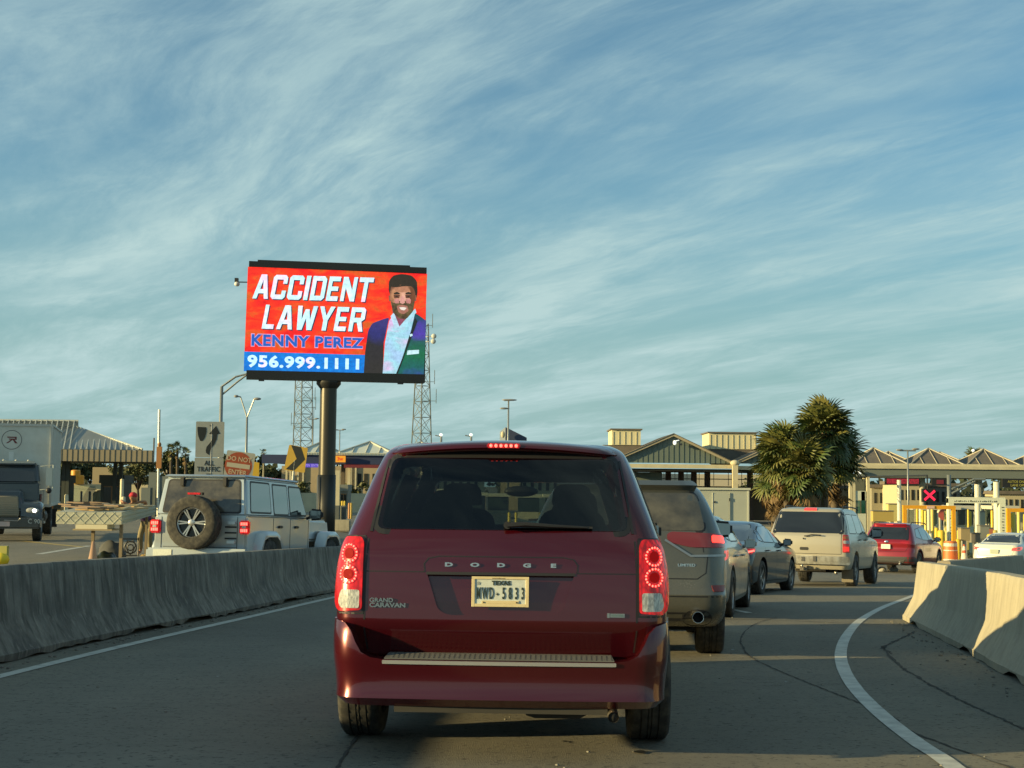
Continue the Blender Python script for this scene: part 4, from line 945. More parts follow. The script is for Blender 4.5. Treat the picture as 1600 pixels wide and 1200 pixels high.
# ================================================================== box truck facing the camera
def make_truck():
    """front at y=0 looking towards -Y, body behind it at +Y"""
    root = thing('box_truck', 'dark blue bonneted truck with white cargo box and round emblem at left edge', 'truck')
    P = paint('dark_blue_paint', (.018, .028, .036), (.20, .18, .14), .4, .3, .35, .4, 1.6)
    W_ = mat('white_box_panel', (.62, .62, .55), .5, noise=(2.2, (.52, .51, .44), .35, .7))
    bm = B(); box(bm, -1.28, 1.28, 2.5, 9.6, 1.15, 3.95); bo = mobj('cargo_box', bm, W_, root)
    bm = B()
    for x in (-1.28, 1.28): box(bm, x - .035, x + .035, 2.46, 2.54, 1.1, 4.0)
    for x0, x1 in ((-1.245, 1.245),): box(bm, x0, x1, 2.465, 2.53, 3.90, 3.985); box(bm, x0, x1, 2.465, 2.53, 1.10, 1.2)
    for x in (-1.3, 1.3): box(bm, x - .02, x + .02, 2.55, 9.6, 3.92, 3.99); box(bm, x - .02, x + .02, 2.55, 9.6, 1.12, 1.2)
    for i in range(11):
        for sg in (1, -1): box(bm, sg * 1.281 - .012, sg * 1.281 + .012, 2.6 + .63 * i, 2.64 + .63 * i, 1.21, 3.91)
    mobj('box_rail', bm, mat('rail_grey', (.45, .46, .43), .5, .5), bo)
    # emblem ring with a letter like mark on the box front (left half of the box as seen)
    ring = B(); c = (-.05, 2.497, 3.42)
    for k in range(40):
        a0, a1 = 2 * pi * k / 40, 2 * pi * (k + 1) / 40
        poly(ring, [(c[0] + R * sin(a), c[1], c[2] + R * cos(a)) for a, R in ((a0, .34), (a1, .34), (a1, .315), (a0, .315))])
        poly(ring, [(c[0] + R * sin(a), c[1], c[2] + R * cos(a)) for a, R in ((a0, .44), (a1, .44), (a1, .425), (a0, .425))]) if False else None
    mobj('emblem_ring', ring, mat('emblem_grey', (.16, .15, .14), .6), bo)
    em = B(); RR = mat('emblem_maroon', (.16, .03, .03), .6)
    for pts in ([(-.16, .11), (.16, .11), (.13, .07), (-.14, .07)], [(-.10, .045), (.15, .045), (.12, .005), (-.08, .005)], [(-.03, .005), (.03, .005), (-.12, -.12), (-.19, -.12)], [(.03, .005), (.09, .005), (.20, -.12), (.11, -.12)], [(.10, .11), (.16, .11), (.16, .0), (.12, .0)]):
        poly(em, [(c[0] + x, 2.495, c[2] + z) for x, z in pts])
    mobj('emblem_mark', em, RR, bo)
    bm = B(); box(bm, c[0] - .08, c[0] + .08, 2.488, 2.497, 2.4, 3.0); mobj('box_front_strip', bm, mat('strip_white', (.7, .7, .64), .5), bo)
    # cab
    def bx(name, p, m, bev=.05, parent=None, seg=3):
        bm = B(); v_ = [bm.verts.new(q) for q in p]
        for f in ((3, 2, 1, 0), (4, 5, 6, 7), (0, 1, 5, 4), (1, 2, 6, 5), (2, 3, 7, 6), (3, 0, 4, 7)): bm.faces.new([v_[i] for i in f])
        bmesh.ops.recalc_face_normals(bm, faces=bm.faces)
        if bev: bmesh.ops.bevel(bm, geom=bm.edges[:], offset=bev, segments=seg, affect='EDGES')
        return mobj(name, bm, m, parent or root, ang=40)
    def hx(x0, y0, y1, z0, x1, y2, y3, z1): return [(-x0, y0, z0), (x0, y0, z0), (x0, y1, z0), (-x0, y1, z0), (-x1, y2, z1), (x1, y2, z1), (x1, y3, z1), (-x1, y3, z1)]
    cab = bx('cab', hx(1.0, 1.25, 2.35, .95, .98, 1.30, 2.35, 1.95), P)
    bx('cab_roof', hx(1.0, 1.28, 2.35, 1.93, .90, 1.62, 2.33, 2.62), P, .07)
    bx('bonnet', hx(.62, .05, 1.5, 1.0, .50, .22, 1.45, 1.72), P, .09)
    gr = bx('grille', hx(.46, -.02, .1, .82, .40, .12, .3, 1.50), mat('tan_grille', (.19, .17, .12), .6), .03)
    bm = B()
    for i in range(9): box(bm, -.40, .40, -.03 + .017 * i, -.01 + .017 * i, .88 + .065 * i, .90 + .065 * i)
    mobj('grille_bar', bm, mat('grille_bar_grey', (.24, .22, .17), .5, .4), gr)
    bm = B(); p = [(-.84, 1.28, 1.98), (.84, 1.28, 1.98), (.76, 1.59, 2.50), (-.76, 1.59, 2.50)]; prism(bm, [Vector(q) + Vector((0, -.012, 0)) for q in p], (0, .008, 0)); mobj('windscreen', bm, DGL, root)
    bm = B(); box(bm, -.80, .80, 1.40, 1.62, 2.60, 2.68)
    for x in (-.6, -.2, .2, .6): ell(bm, (x, 1.45, 2.69), (.05, .05, .035))
    mobj('roof_marker', bm, mat('pale_roof_trim', (.45, .44, .38), .5), root)
    for sg in (1, -1):
        bm = B(); x = sg * 1.0; poly(bm, [(x + sg * .004, 1.42, 1.98), (x + sg * .004, 2.2, 1.98), (x * .93 + sg * .004, 2.2, 2.48), (x * .93 + sg * .004, 1.72, 2.48)]); mobj('side_window', bm, DGL, root)
        # fenders
        bm = B(); pr = None
        for y, z, h in ((.02, .78, .2), (.06, 1.08, .3), (.25, 1.24, .3), (.62, 1.34, .2), (1.0, 1.27, .2), (1.28, 1.05, .2), (1.36, .8, .2)):
            row = [bm.verts.new((sg * .50, y, z + .06)), bm.verts.new((sg * 1.05, y, z)), bm.verts.new((sg * 1.17, y + .02, z - .10)), bm.verts.new((sg * 1.17, y + (.06 if y < .7 else -.06), z - .2))]
            if pr:
                for i in range(3): bm.faces.new((pr[i], pr[i + 1], row[i + 1], row[i]))
            pr = row
        bmesh.ops.recalc_face_normals(bm, faces=bm.faces); fe = mobj('front_wing', bm, P, root, ang=50)
        bm = B(); ell(bm, (sg * .86, .06, 1.02), (.22, .07, .10), 16, 10); hl = mobj('headlight', bm, CLR, root, smooth=True)
        bm = B(); ell(bm, (sg * .93, .0, 1.02), (.07, .03, .055), 12, 8); mobj('headlight_bulb', bm, LEDW, hl, smooth=True)
        # mirrors on frames, panel with red stripes behind the door
        bm = B(); tube(bm, [(sg * 1.0, 1.3, 2.5), (sg * 1.42, 1.15, 2.55), (sg * 1.42, 1.15, 1.75), (sg * 1.0, 1.3, 1.7)], .018, 6); mh = mobj('mirror_frame', bm, mat('pale_metal', (.5, .52, .46), .4, .6), root)
        bm = B(); box(bm, sg * 1.30 - .10, sg * 1.30 + .10, 1.1, 1.18, 1.85, 2.45); mobj('wing_mirror', bm, mat('mirror_shell', (.50, .52, .46), .4), root); bm = B(); ell(bm, (sg * 1.3, 1.12, 1.68), (.10, .06, .10)); mobj('round_mirror', bm, BLK, root, smooth=True)
        bm = B(); box(bm, sg * 1.02 - .01, sg * 1.02 + .01, 1.5, 2.3, 1.0, 1.55)
        mobj('step_panel', bm, mat('maroon_panel', (.18, .03, .035), .5), root)
        bm = B(); box(bm, min(sg * 1.16, sg * .9), max(sg * 1.16, sg * .9), 1.42, 2.35, .55, .62); tube(bm, [(sg * 1.12, 1.55, .6), (sg * 1.12, 1.55, 1.75)], .015, 6)
        for i in range(4): box(bm, min(sg * 1.05, sg * 1.09), max(sg * 1.05, sg * 1.09), 1.5, 2.3, 1.15 + .1 * i, 1.17 + .1 * i)
        mobj('step', bm, mat('step_alloy', (.45, .44, .4), .4, .7), root)
    bp = bx('front_bumper', [(-1.12, -.05, .42), (1.12, -.05, .42), (1.16, .5, .42), (-1.16, .5, .42), (-1.12, -.05, .80), (1.12, -.05, .80), (1.16, .5, .80), (-1.16, .5, .80)], P, .05)
    text('letter', 'C 90', .20, mat('faded_white', (.5, .52, .48), .6), bp, (.93, -.056, .66), ext=.002)
    bm = B(); tube(bm, [(.0, -.07, .70), (.42, -.07, .68), (.50, -.065, .76)], .02, 6); box(bm, -.55, -.2, -.07, -.05, .58, .68); mobj('bumper_hook', bm, DCHR, bp)
    plate(root, .02, -.065, .58, bgm=mat('pink_plate', (.55, .42, .38), .6))
    bm = B(); box(bm, -.45, .45, .6, 9.4, .62, .9); tube(bm, [(-.85, .70, .52), (.85, .70, .52)], .07, 8); tube(bm, [(-.85, 6.9, .52), (.85, 6.9, .52)], .09, 8); tube(bm, [(.85, 3.0, .75), (.85, 4.4, .75)], .28, 14); mobj('chassis', bm, BLK, root)
    for y in (.70, 6.9):
        for sg in (1, -1):
            for dx in ((0,) if y < 1 else (0, -.30)):
                t = mobj('tyre', tyremesh(.52, .28, 40, .55), RUB, root, loc=(sg * (1.0 + dx), y, .52), ang=40); mobj('rim', rimmesh(.52, .28, 8, .55, sg), [DCHR, WELL], t, ang=30)
    for sg in (1, -1): bm = B(); box(bm, sg * 1.05 - .25, sg * 1.05 + .25, 7.6, 7.62, .25, .95); mobj('mud_flap', bm, BLK, root)
    return root
# ------------------------------------------------------------------ ground
def ground_mesh():
    xs = [-2500, -1500, -700, -350, -200, -120, -80, -60] + [-50 + i for i in range(0, 101)] + [60, 80, 120, 200, 350, 700, 1500, 2500]
    ys = [-200, -100, -60, -40, -30, -20, -10, -5] + [i * 1.0 for i in range(0, 70)] + [70 + 3 * i for i in range(0, 20)] + [135, 160, 200, 260, 350, 500, 800, 1400, 2600, 5000]
    bm = B(); g = [[bm.verts.new((x, y, gz(x, y))) for x in xs] for y in ys]
    for a, b in zip(g, g[1:]):
        for i in range(len(xs) - 1): bm.faces.new((a[i], a[i + 1], b[i + 1], b[i]))
    return bm
def groundmat():
    m = mat('road_concrete', (.15, .14, .115), .9, spec=.3); t = m.node_tree; b = t.nodes['Principled BSDF']
    tcn = N(t, 'ShaderNodeTexCoord'); O = tcn.outputs['Object']
    def nz(sc, st=(1, 1, 1), det=5, ro=.6):
        mp = N(t, 'ShaderNodeMapping'); mp.inputs['Scale'].default_value = st; t.links.new(O, mp.inputs[0])
        n = N(t, 'ShaderNodeTexNoise'); n.inputs['Scale'].default_value = sc; n.inputs['Detail'].default_value = det; n.inputs['Roughness'].default_value = ro; t.links.new(mp.outputs[0], n.inputs['Vector']); return n.outputs[0]
    def rng(v_, a, c, lo=0, hi=1):
        r = N(t, 'ShaderNodeMapRange'); r.inputs[1].default_value = a; r.inputs[2].default_value = c; r.inputs[3].default_value = lo; r.inputs[4].default_value = hi; t.links.new(v_, r.inputs[0]); return r.outputs[0]
    def mix(f, a, c):
        x = N(t, 'ShaderNodeMix', data_type='RGBA'); t.links.new(f, x.inputs[0])
        for v_, k in ((a, 6), (c, 7)):
            if isinstance(v_, tuple): x.inputs[k].default_value = (*v_, 1)
            else: t.links.new(v_, x.inputs[k])
        return x.outputs[2]
    c1_ = mix(rng(nz(.35, (1, .45, 1)), .35, .7), (.225, .212, .165), (.145, .137, .113))
    c2_ = mix(mth(t, 'MULTIPLY', rng(nz(2.2, (1, 3, 1), 8, .7), .5, .78), .55), c1_, (.090, .085, .072))
    c3_ = mix(mth(t, 'MULTIPLY', rng(nz(26, (1, 1, 1), 3),   .56, .68), .75), c2_, (.040, .039, .036))
    c4_ = mix(mth(t, 'MULTIPLY', rng(nz(90, (1, 1, 1), 2), .55, .70), .6), c3_, (.21, .20, .165))
    t.links.new(c4_, b.inputs['Base Color'])
    h = mth(t, 'ADD', nz(55, (.25, 1.6, 1), 3), mth(t, 'MULTIPLY', nz(150, (1, 1, 1), 2), .8))
    bp = N(t, 'ShaderNodeBump'); bp.inputs['Strength'].default_value = .55; bp.inputs['Distance'].default_value = .02; t.links.new(h, bp.inputs['Height']); t.links.new(bp.outputs[0], b.inputs['Normal'])
    return m
tag(mobj('road', ground_mesh(), groundmat(), smooth=True), kind='structure')
def ground_at(px, py):
    lo, hi = 2.0, 900.0; d0 = at(px, py, 1.0) - Vector((0, 0, CAMZ))
    for i in range(60):
        m_ = (lo + hi) / 2; p = Vector((d0.x * m_, m_, CAMZ + d0.z * m_))
        if p.z > gz(p.x, p.y): lo = m_
        else: hi = m_
    return Vector((d0.x * lo, lo, gz(d0.x * lo, lo)))
def gp(px, Y):
    x = at(px, 780, Y).x; return Vector((x, Y, gz(x, Y)))
def curve_pts(pts, n=12):
    P_ = [Vector(p[:2]) for p in pts]; out = []
    for i in range(len(P_) - 1):
        p0 = P_[i - 1] if i else P_[0] * 2 - P_[1]; p1, p2 = P_[i], P_[i + 1]; p3 = P_[i + 2] if i + 2 < len(P_) else P_[-1] * 2 - P_[-2]
        for j in range(n):
            t = j / n; out.append(.5 * ((2 * p1) + (p2 - p0) * t + (2 * p0 - 5 * p1 + 4 * p2 - p3) * t * t + (3 * p1 - p0 - 3 * p2 + p3) * t ** 3))
    out.append(P_[-1]); return out
def ribbon(bm, pts, w, dz, jit=0, wj=0):
    """strip lying dz above the terrain"""
    prev = None; rnd = random.Random(3)
    for i, p in enumerate(pts):
        t = (pts[min(i + 1, len(pts) - 1)] - pts[max(i - 1, 0)]).normalized(); n = Vector((-t.y, t.x)); q = p + n * rnd.uniform(-jit, jit); ww = w * (1 + rnd.uniform(-wj, wj))
        row = [bm.verts.new((a.x, a.y, gz(a.x, a.y) + dz)) for a in (q + n * ww / 2, q - n * ww / 2)]
        if prev: bm.faces.new((prev[1], prev[0], row[0], row[1]))
        prev = row
def line(name, pts, w, m, dz=.005, n=12, jit=0, wj=0):
    bm = B(); ribbon(bm, curve_pts(pts, n), w, dz, jit, wj); return tag(mobj(name, bm, m, smooth=True), kind='structure')
LINEW = mat('worn_white_paint', (.50, .50, .44), .7, noise=(7, (.30, .30, .27), .42, .72), bump=(60, .3, .004))
LINEY = mat('worn_yellow_paint', (.42, .30, .08), .7, noise=(7, (.22, .18, .10), .42, .72))
CRACK = mat('crack_dark', (.038, .036, .031), .95)
line('edge_line', [(-4.6, 3), (-4.0, 11.2), (-3.5, 17.8), (-3.04, 24), (-2.2, 33), (-.6, 42), (2.5, 52)], .12, LINEW, wj=.0)
EL = [(1545, 1245), (1478, 1190), (1432, 1160), (1378, 1118), (1338, 1078), (1318, 1045), (1314, 1018), (1324, 992), (1345, 969), (1380, 949), (1424, 932), (1470, 917)]
el = [ground_at(*p) for p in EL]
line('edge_line', el, .115, LINEW, n=8, wj=.015)
def crack(pix, w=.03, jit=.02):
    line('road_crack', [ground_at(*p) for p in pix], w, CRACK, .004, 14, jit, .6)
crack([(1215, 964), (1180, 975), (1158, 995), (1163, 1015), (1180, 1031), (1240, 1058), (1310, 1086), (1386, 1116), (1430, 1146), (1600, 1208)], .016, .008)
crack([(1392, 1022), (1378, 1010), (1400, 1036), (1440, 1062), (1492, 1090), (1530, 1108), (1600, 1140)], .024, .014)
crack([(1428, 988), (1400, 1001), (1375, 1014)], .03, .02)
crack([(1050, 972), (1170, 968), (1300, 973), (1428, 978)], .025, .008)
crack([(520, 1210), (552, 1160), (575, 1130)], .016, .004)
# far paint lines beyond the left barrier
for a, b in (((140, 853), (60, 866)), ((100, 822), (0, 824))): line('lane_line', [ground_at(*a), ground_at(*b)], .22, LINEW, .005, 6)
line('lane_line', [ground_at(30, 845), ground_at(130, 855)], .3, LINEY, .006, 6)
line('lane_line', [ground_at(1050, 934), ground_at(1170, 958)], .12, LINEW, .006, 6)
# grass
def grass(name, pts, h=.06, n=2500, dens=None):
    m = mat('short_grass', (.062, .085, .022), .9, noise=(.6, (.10, .095, .035), .35, .7))
    bm = B(); P_ = [Vector(p) for p in pts]
    x0 = min(p.x for p in P_); x1 = max(p.x for p in P_); y0 = min(p.y for p in P_); y1 = max(p.y for p in P_)
    nx = 10; ny = 10; g = [[bm.verts.new((x0 + (x1 - x0) * i / nx, y0 + (y1 - y0) * j / ny, gz(x0 + (x1 - x0) * i / nx, y0 + (y1 - y0) * j / ny) + .02)) for i in range(nx + 1)] for j in range(ny + 1)]
    for a, b in zip(g, g[1:]):
        for i in range(nx): bm.faces.new((a[i], a[i + 1], b[i + 1], b[i]))
    for k in range(n):
        x = random.uniform(x0, x1); y = random.uniform(y0, y1); z = gz(x, y); a = random.uniform(0, pi); w = random.uniform(.03, .10); hh = h * random.uniform(.6, 2)
        bm.faces.new([bm.verts.new((x - w * cos(a), y - w * sin(a), z)), bm.verts.new((x + w * cos(a), y + w * sin(a), z)), bm.verts.new((x + random.uniform(-.05, .05), y, z + hh))])
    return tag(mobj(name, bm, m), kind='stuff', label=None)
tag(grass('grass', [(5, 66), (30, 120)], .10, 5000), 'strip of short green lawn in front of the palms', 'grass')
tag(grass('grass', [(-75, 150), (-20, 330)], .15, 5000), 'dry green verge beyond the left canopy', 'grass')
tag(grass('grass', [(-31, 104), (-22, 150)], .10, 2500), 'lawn to the right of the corrugated canopy', 'grass')
tag(mobj('dirt_ground', (lambda bm: (ribbon(bm, [Vector((-44, 125)), Vector((-30, 128)), Vector((-24, 132))], 12, .03), bm)[1])(B()), mat('bare_dirt', (.24, .20, .13), .95, noise=(.5, (.16, .14, .09), .35, .7))), kind='structure')
# ------------------------------------------------------------------ concrete barriers
def concmat(name, c, c2, streak):
    m = mat(name, c, .9, bump=(22, .5, .012)); t = m.node_tree; b = t.nodes['Principled BSDF']
    tcn = N(t, 'ShaderNodeTexCoord'); O = tcn.outputs['Object']
    def nz(sc, st, det=6, ro=.65, di=0):
        mp = N(t, 'ShaderNodeMapping'); mp.inputs['Scale'].default_value = st; t.links.new(O, mp.inputs[0])
        n = N(t, 'ShaderNodeTexNoise'); n.inputs['Scale'].default_value = sc; n.inputs['Detail'].default_value = det; n.inputs['Roughness'].default_value = ro; n.inputs['Distortion'].default_value = di; t.links.new(mp.outputs[0], n.inputs['Vector']); return n.outputs[0]
    def rng(v_, a, c_):
        r = N(t, 'ShaderNodeMapRange'); r.inputs[1].default_value = a; r.inputs[2].default_value = c_; t.links.new(v_, r.inputs[0]); return r.outputs[0]
    def mix(f, a, c_):
        x = N(t, 'ShaderNodeMix', data_type='RGBA'); t.links.new(f, x.inputs[0])
        for v_, k in ((a, 6), (c_, 7)):
            if isinstance(v_, tuple): x.inputs[k].default_value = (*v_, 1)
            else: t.links.new(v_, x.inputs[k])
        return x.outputs[2]
    a = mix(rng(nz(1.6, (1, 1, 1)), .35, .68), c, c2)
    a = mix(mth(t, 'MULTIPLY', rng(nz(9, (1, 1, .13), 5, .6, .35), .44, .66), streak), a, tuple(x * .35 for x in c))
    a = mix(mth(t, 'MULTIPLY', rng(nz(13, (1, 1, .10), 4, .6, .3), .55, .72), streak * .8), a, tuple(x * 1.25 for x in c))
    a = mix(mth(t, 'MULTIPLY', rng(nz(70, (1, 1, 1), 2), .66, .72), .6), a, tuple(x * .3 for x in c))
    t.links.new(a, b.inputs['Base Color']); return m
CB1 = concmat('stained_concrete', (.215, .205, .17), (.070, .068, .062), 1.0)
CB2 = concmat('pale_concrete', (.40, .36, .26), (.32, .29, .215), .28)
def barrier(pts, m, label, group, prof=None, notch=(.2, .8), chip=.0, seed=1):
    rnd = random.Random(seed); P_ = curve_pts(pts, 10) if len(pts) > 2 else [Vector(pts[0]).lerp(Vector(pts[1]), i / 24) for i in range(25)]
    L = [0]
    for a, b in zip(P_, P_[1:]): L.append(L[-1] + (b - a).length)
    o0 = Vector((P_[0].x, P_[0].y, gz(*P_[0]))); prof = prof or [(.30, .0), (.30, .07), (.285, .085), (.175, .29), (.15, .35), (.10, .74), (.093, .80), (.08, .815)]
    bm = B(); rows = []
    for i, p in enumerate(P_):
        t = (P_[min(i + 1, len(P_) - 1)] - P_[max(i - 1, 0)]).normalized(); n = Vector((t.y, -t.x)); g_ = gz(p.x, p.y); f = L[i] / L[-1]
        nt_ = any(abs(f - q) < .04 for q in notch); row = []
        for sg in (1, -1):
            pr = prof if sg == 1 else prof[::-1]
            for k, (w_, z) in enumerate(pr):
                ww = w_; zz = z
                if z <= .001: zz = (.055 if nt_ else rnd.uniform(0, chip)); ww = w_ - rnd.uniform(0, chip * .5)
                row.append(bm.verts.new((p.x + n.x * ww * sg - o0.x, p.y + n.y * ww * sg - o0.y, g_ + zz + rnd.uniform(-.002, .002) - o0.z)))
        rows.append(row)
    for a, b in zip(rows, rows[1:]):
        for k in range(len(a) - 1): bm.faces.new((a[k], b[k], b[k + 1], a[k + 1]))
    bm.faces.new(rows[0]); bm.faces.new(rows[-1][::-1]); bmesh.ops.recalc_face_normals(bm, faces=bm.faces)
    return tag(mobj('concrete_barrier', bm, m, loc=o0, ang=38), label, 'barrier', group)
LG = 'stained barrier sections along the left of the lane'
lb_ = [(-5.15, -8), (-4.95, 2), (-4.62, 12), (-4.02, 19.3), (-3.45, 26.4), (-2.4, 36), (.2, 47)]
lc = curve_pts(lb_, 40)
def seg_between(y0, y1):
    q = [p for p in lc if y0 < p.y < y1]; tx = [(p.y, p.x) for p in lc]; q = [Vector((interp(y0, tx), y0))] + q + [Vector((interp(y1, tx), y1))]; return [tuple(q[int(i * (len(q) - 1) / 6)]) for i in range(7)]
for i, (a, b, l) in enumerate(((-8, 5.5, 'stained concrete barrier section nearest us, out past the left edge'), (5.505, 17.0, 'dark stained concrete barrier section at the left edge of the lane'), (17.005, 28.5, 'dark stained concrete barrier section in front of the boxy silver off-roader'), (28.505, 46, 'concrete barrier section behind the maroon minivan'))):
    barrier(seg_between(a, b), CB1, l, LG, chip=.035, seed=i, notch=(.08, .5, .92))
RG = 'pale barrier sections along the right of the lane'
rt = [(1.9, -8), (3.35, 5.0), (4.40, 11.0), (4.66, 13.1), (5.2, 16.5), (5.78, 19.95)]
def rl(a, b): 
    A, B_ = Vector(a), Vector(b); return [tuple(A), tuple(B_)]
barrier(rl((3.70, 6.8), (4.63, 13.00)), CB2, 'pale concrete barrier section cut by the right edge of the photo', RG, seed=5, chip=.01, notch=(.25, .8))
barrier(rl((4.66, 13.06), (5.78, 19.95)), CB2, 'pale concrete barrier section with sunlit end, farther of the right pair', RG, seed=6, chip=.01, notch=(.18, .8))
barrier(rl((6.25, 20.6), (9.85, 27.7)), concmat('shade_toned_concrete', (.30, .26, .19), (.24, .21, .155), .25), 'tan shaded concrete barrier veering away behind the pale one', None, seed=8)  # browner, darker concrete colour carries the shade on this barrier's face
# rubble and chips at the barrier foot
bm = B()
for i in range(160):
    y = random.uniform(7, 26); x = interp(y, [(p.y, p.x) for p in lc[::20]]) + random.uniform(.32, .50); s_ = random.uniform(.006, .022); z = gz(x, y); ell(bm, (x, y, z + s_ * .3), (s_, s_ * .8, s_ * .6), 5, 4)
for i in range(70):
    y = random.uniform(9, 20); x = interp(y, [(6.8, 3.7), (13, 4.63), (20, 5.78)]) - random.uniform(.32, .6); s_ = random.uniform(.005, .02); ell(bm, (x, y, gz(x, y) + s_ * .3), (s_, s_ * .8, s_ * .6), 5, 4)
tag(mobj('grit', bm, mat('grit_grey', (.16, .15, .13), .9)), 'loose grit and chips along the barrier feet', 'grit', kind='stuff')

# ------------------------------------------------------------------ vehicles in place
def put(o, *a, label=None, group=None, **k):
    placecar(o, *a, **k)
    if label: o['label'] = label
    if group: o['group'] = group
    return o
put(make_minivan(), -.055, 7.52, 2, 1.09, 4.17)
put(make_grey_suv(), 1.07, 13.2, 5, .99, 3.9)
SILV = paint('silver_paint', (.34, .34, .31), (.28, .25, .18), .6, .5, .38)
put(make_saloon('dusty silver saloon mostly hidden ahead of the dark grey SUV', SILV, DUSTGL, False, 'pods'), 2.06, 19.6, 14, 1.04, 3.87)
DBLU = paint('dark_blue_black_paint', (.006, .011, .020), (.05, .05, .045), .1, .4, .15)
put(make_saloon('glossy dark blue fastback saloon between silver saloon and tan SUV', DBLU, DGL, True, 'bar'), 3.72, 27.39, 22.5, 1.04, 3.87)
put(make_old_suv(), 6.98, 33.72, 23, 1.18, 4.12)
REDP = paint('deep_red_paint', (.28, .008, .02), (.20, .16, .11), .3, .35, .3)
put(make_crossover('deep red crossover with white licence plate behind the barrier end', REDP, DGL, lit=False), 12.65, 48.1, 30, .94, 3.63)
WHP = paint('white_paint', (.70, .70, .60), (.35, .30, .2), .3, .0, .35)
put(make_saloon('small white saloon behind the tan barrier at the right', WHP, DGL, False, 'pods', mat('grey_green_plate', (.32, .36, .28), .6)), 17.95, 53, 37, 1.04, 3.87)
put(make_crossover('white crossover cut off by the right edge beside the white saloon', WHP, DGL, lit=True), 23.0, 60.5, 22, .94, 3.63)
jp = put(make_offroader(), -5.42, 24.86, 10.5, .9, 4.4, lift=-.03); jp.scale = (1.1, 1.1, 1.1)
tk = make_truck(); hd = 15
p0 = Vector((at(8, 780, 47.0).x, 47.0)); tk.location = (p0.x, p0.y, gz(*p0)); tk.rotation_euler = (0, 0, radians(hd))

rnd = random.Random(31); bm = B()
for i in range(30):
    Y = rnd.uniform(7.2, 30); x = rnd.gauss(.2 + .01 * Y * Y * .25, 1.3); r = rnd.uniform(.01, .04); z = gz(x, Y) + .0045
    n = 9; bm.faces.new([bm.verts.new((x + r * rnd.uniform(.6, 1.1) * cos(2 * pi * k / n), Y + r * 1.5 * rnd.uniform(.6, 1.1) * sin(2 * pi * k / n), gz(x, Y) + .006)) for k in range(n)])
tag(mobj('oil_spot', bm, mat('oil_dark', (.030, .030, .028), .35)), 'dark oil drips scattered on the lane', 'oil', kind='stuff')
bm = B()
for i in range(260):
    Y = rnd.uniform(7.2, 24); x = rnd.uniform(-4, 5); s_ = rnd.uniform(.003, .010); ell(bm, (x, Y, gz(x, Y) + s_ * .4), (s_ * 1.3, s_, s_ * .6), 4, 3)
tag(mobj('loose_gravel', bm, mat('gravel_pale', (.22, .21, .18), .9)), 'tiny loose stones scattered over the lane', 'gravel', kind='stuff')
def slab(name, pix, m, dz): 
    bm = B(); P_ = [ground_at(*p) for p in pix]; bm.faces.new([bm.verts.new((p.x, p.y, gz(p.x, p.y) + dz)) for p in P_]); return tag(mobj(name, bm, m), kind='structure')
line('road_joint', [ground_at(*p) for p in ((1432, 1168), (1500, 1196), (1600, 1240))], .02, CRACK, .0045, 10, .003, .3)
# ------------------------------------------------------------------ led billboard on its pole
def mottle(m, s):
    t = m.node_tree; b = t.nodes['Principled BSDF']; tcn = N(t, 'ShaderNodeTexCoord'); n = N(t, 'ShaderNodeTexNoise'); n.inputs['Scale'].default_value = 7; n.inputs['Detail'].default_value = 5; n.inputs['Roughness'].default_value = .75; t.links.new(tcn.outputs['Object'], n.inputs['Vector'])
    t.links.new(mth(t, 'MULTIPLY', mth(t, 'ADD', mth(t, 'MULTIPLY', n.outputs[0], 1.3), .35), s), b.inputs['Emission Strength'])
def emisz(name, stops, s=.8):
    m = bpy.data.materials.new(name); m.use_nodes = True; t = m.node_tree; b = t.nodes['Principled BSDF']; b.inputs['Base Color'].default_value = (.01, .01, .01, 1); b.inputs['Emission Strength'].default_value = s * .8
    tcn = N(t, 'ShaderNodeTexCoord'); sp = N(t, 'ShaderNodeSeparateXYZ'); t.links.new(tcn.outputs['Object'], sp.inputs[0]); n = N(t, 'ShaderNodeTexNoise'); n.inputs['Scale'].default_value = 1.6; t.links.new(tcn.outputs['Object'], n.inputs['Vector'])
    r = N(t, 'ShaderNodeMapRange'); r.inputs[1].default_value = -2.1; r.inputs[2].default_value = 2.1; t.links.new(mth(t, 'ADD', sp.outputs[2], mth(t, 'MULTIPLY', mth(t, 'SUBTRACT', n.outputs[0], .5), 1.1)), r.inputs[0])
    cr_ = N(t, 'ShaderNodeValToRGB'); e = cr_.color_ramp.elements
    for i, (p, c) in enumerate(stops):
        q = e[i] if i < 2 else e.new(p)
        q.position = p; q.color = (*c, 1)
    t.links.new(r.outputs[0], cr_.inputs[0]); t.links.new(cr_.outputs[0], b.inputs['Emission Color']); mottle(m, s * .8); MATS[name] = m; return m
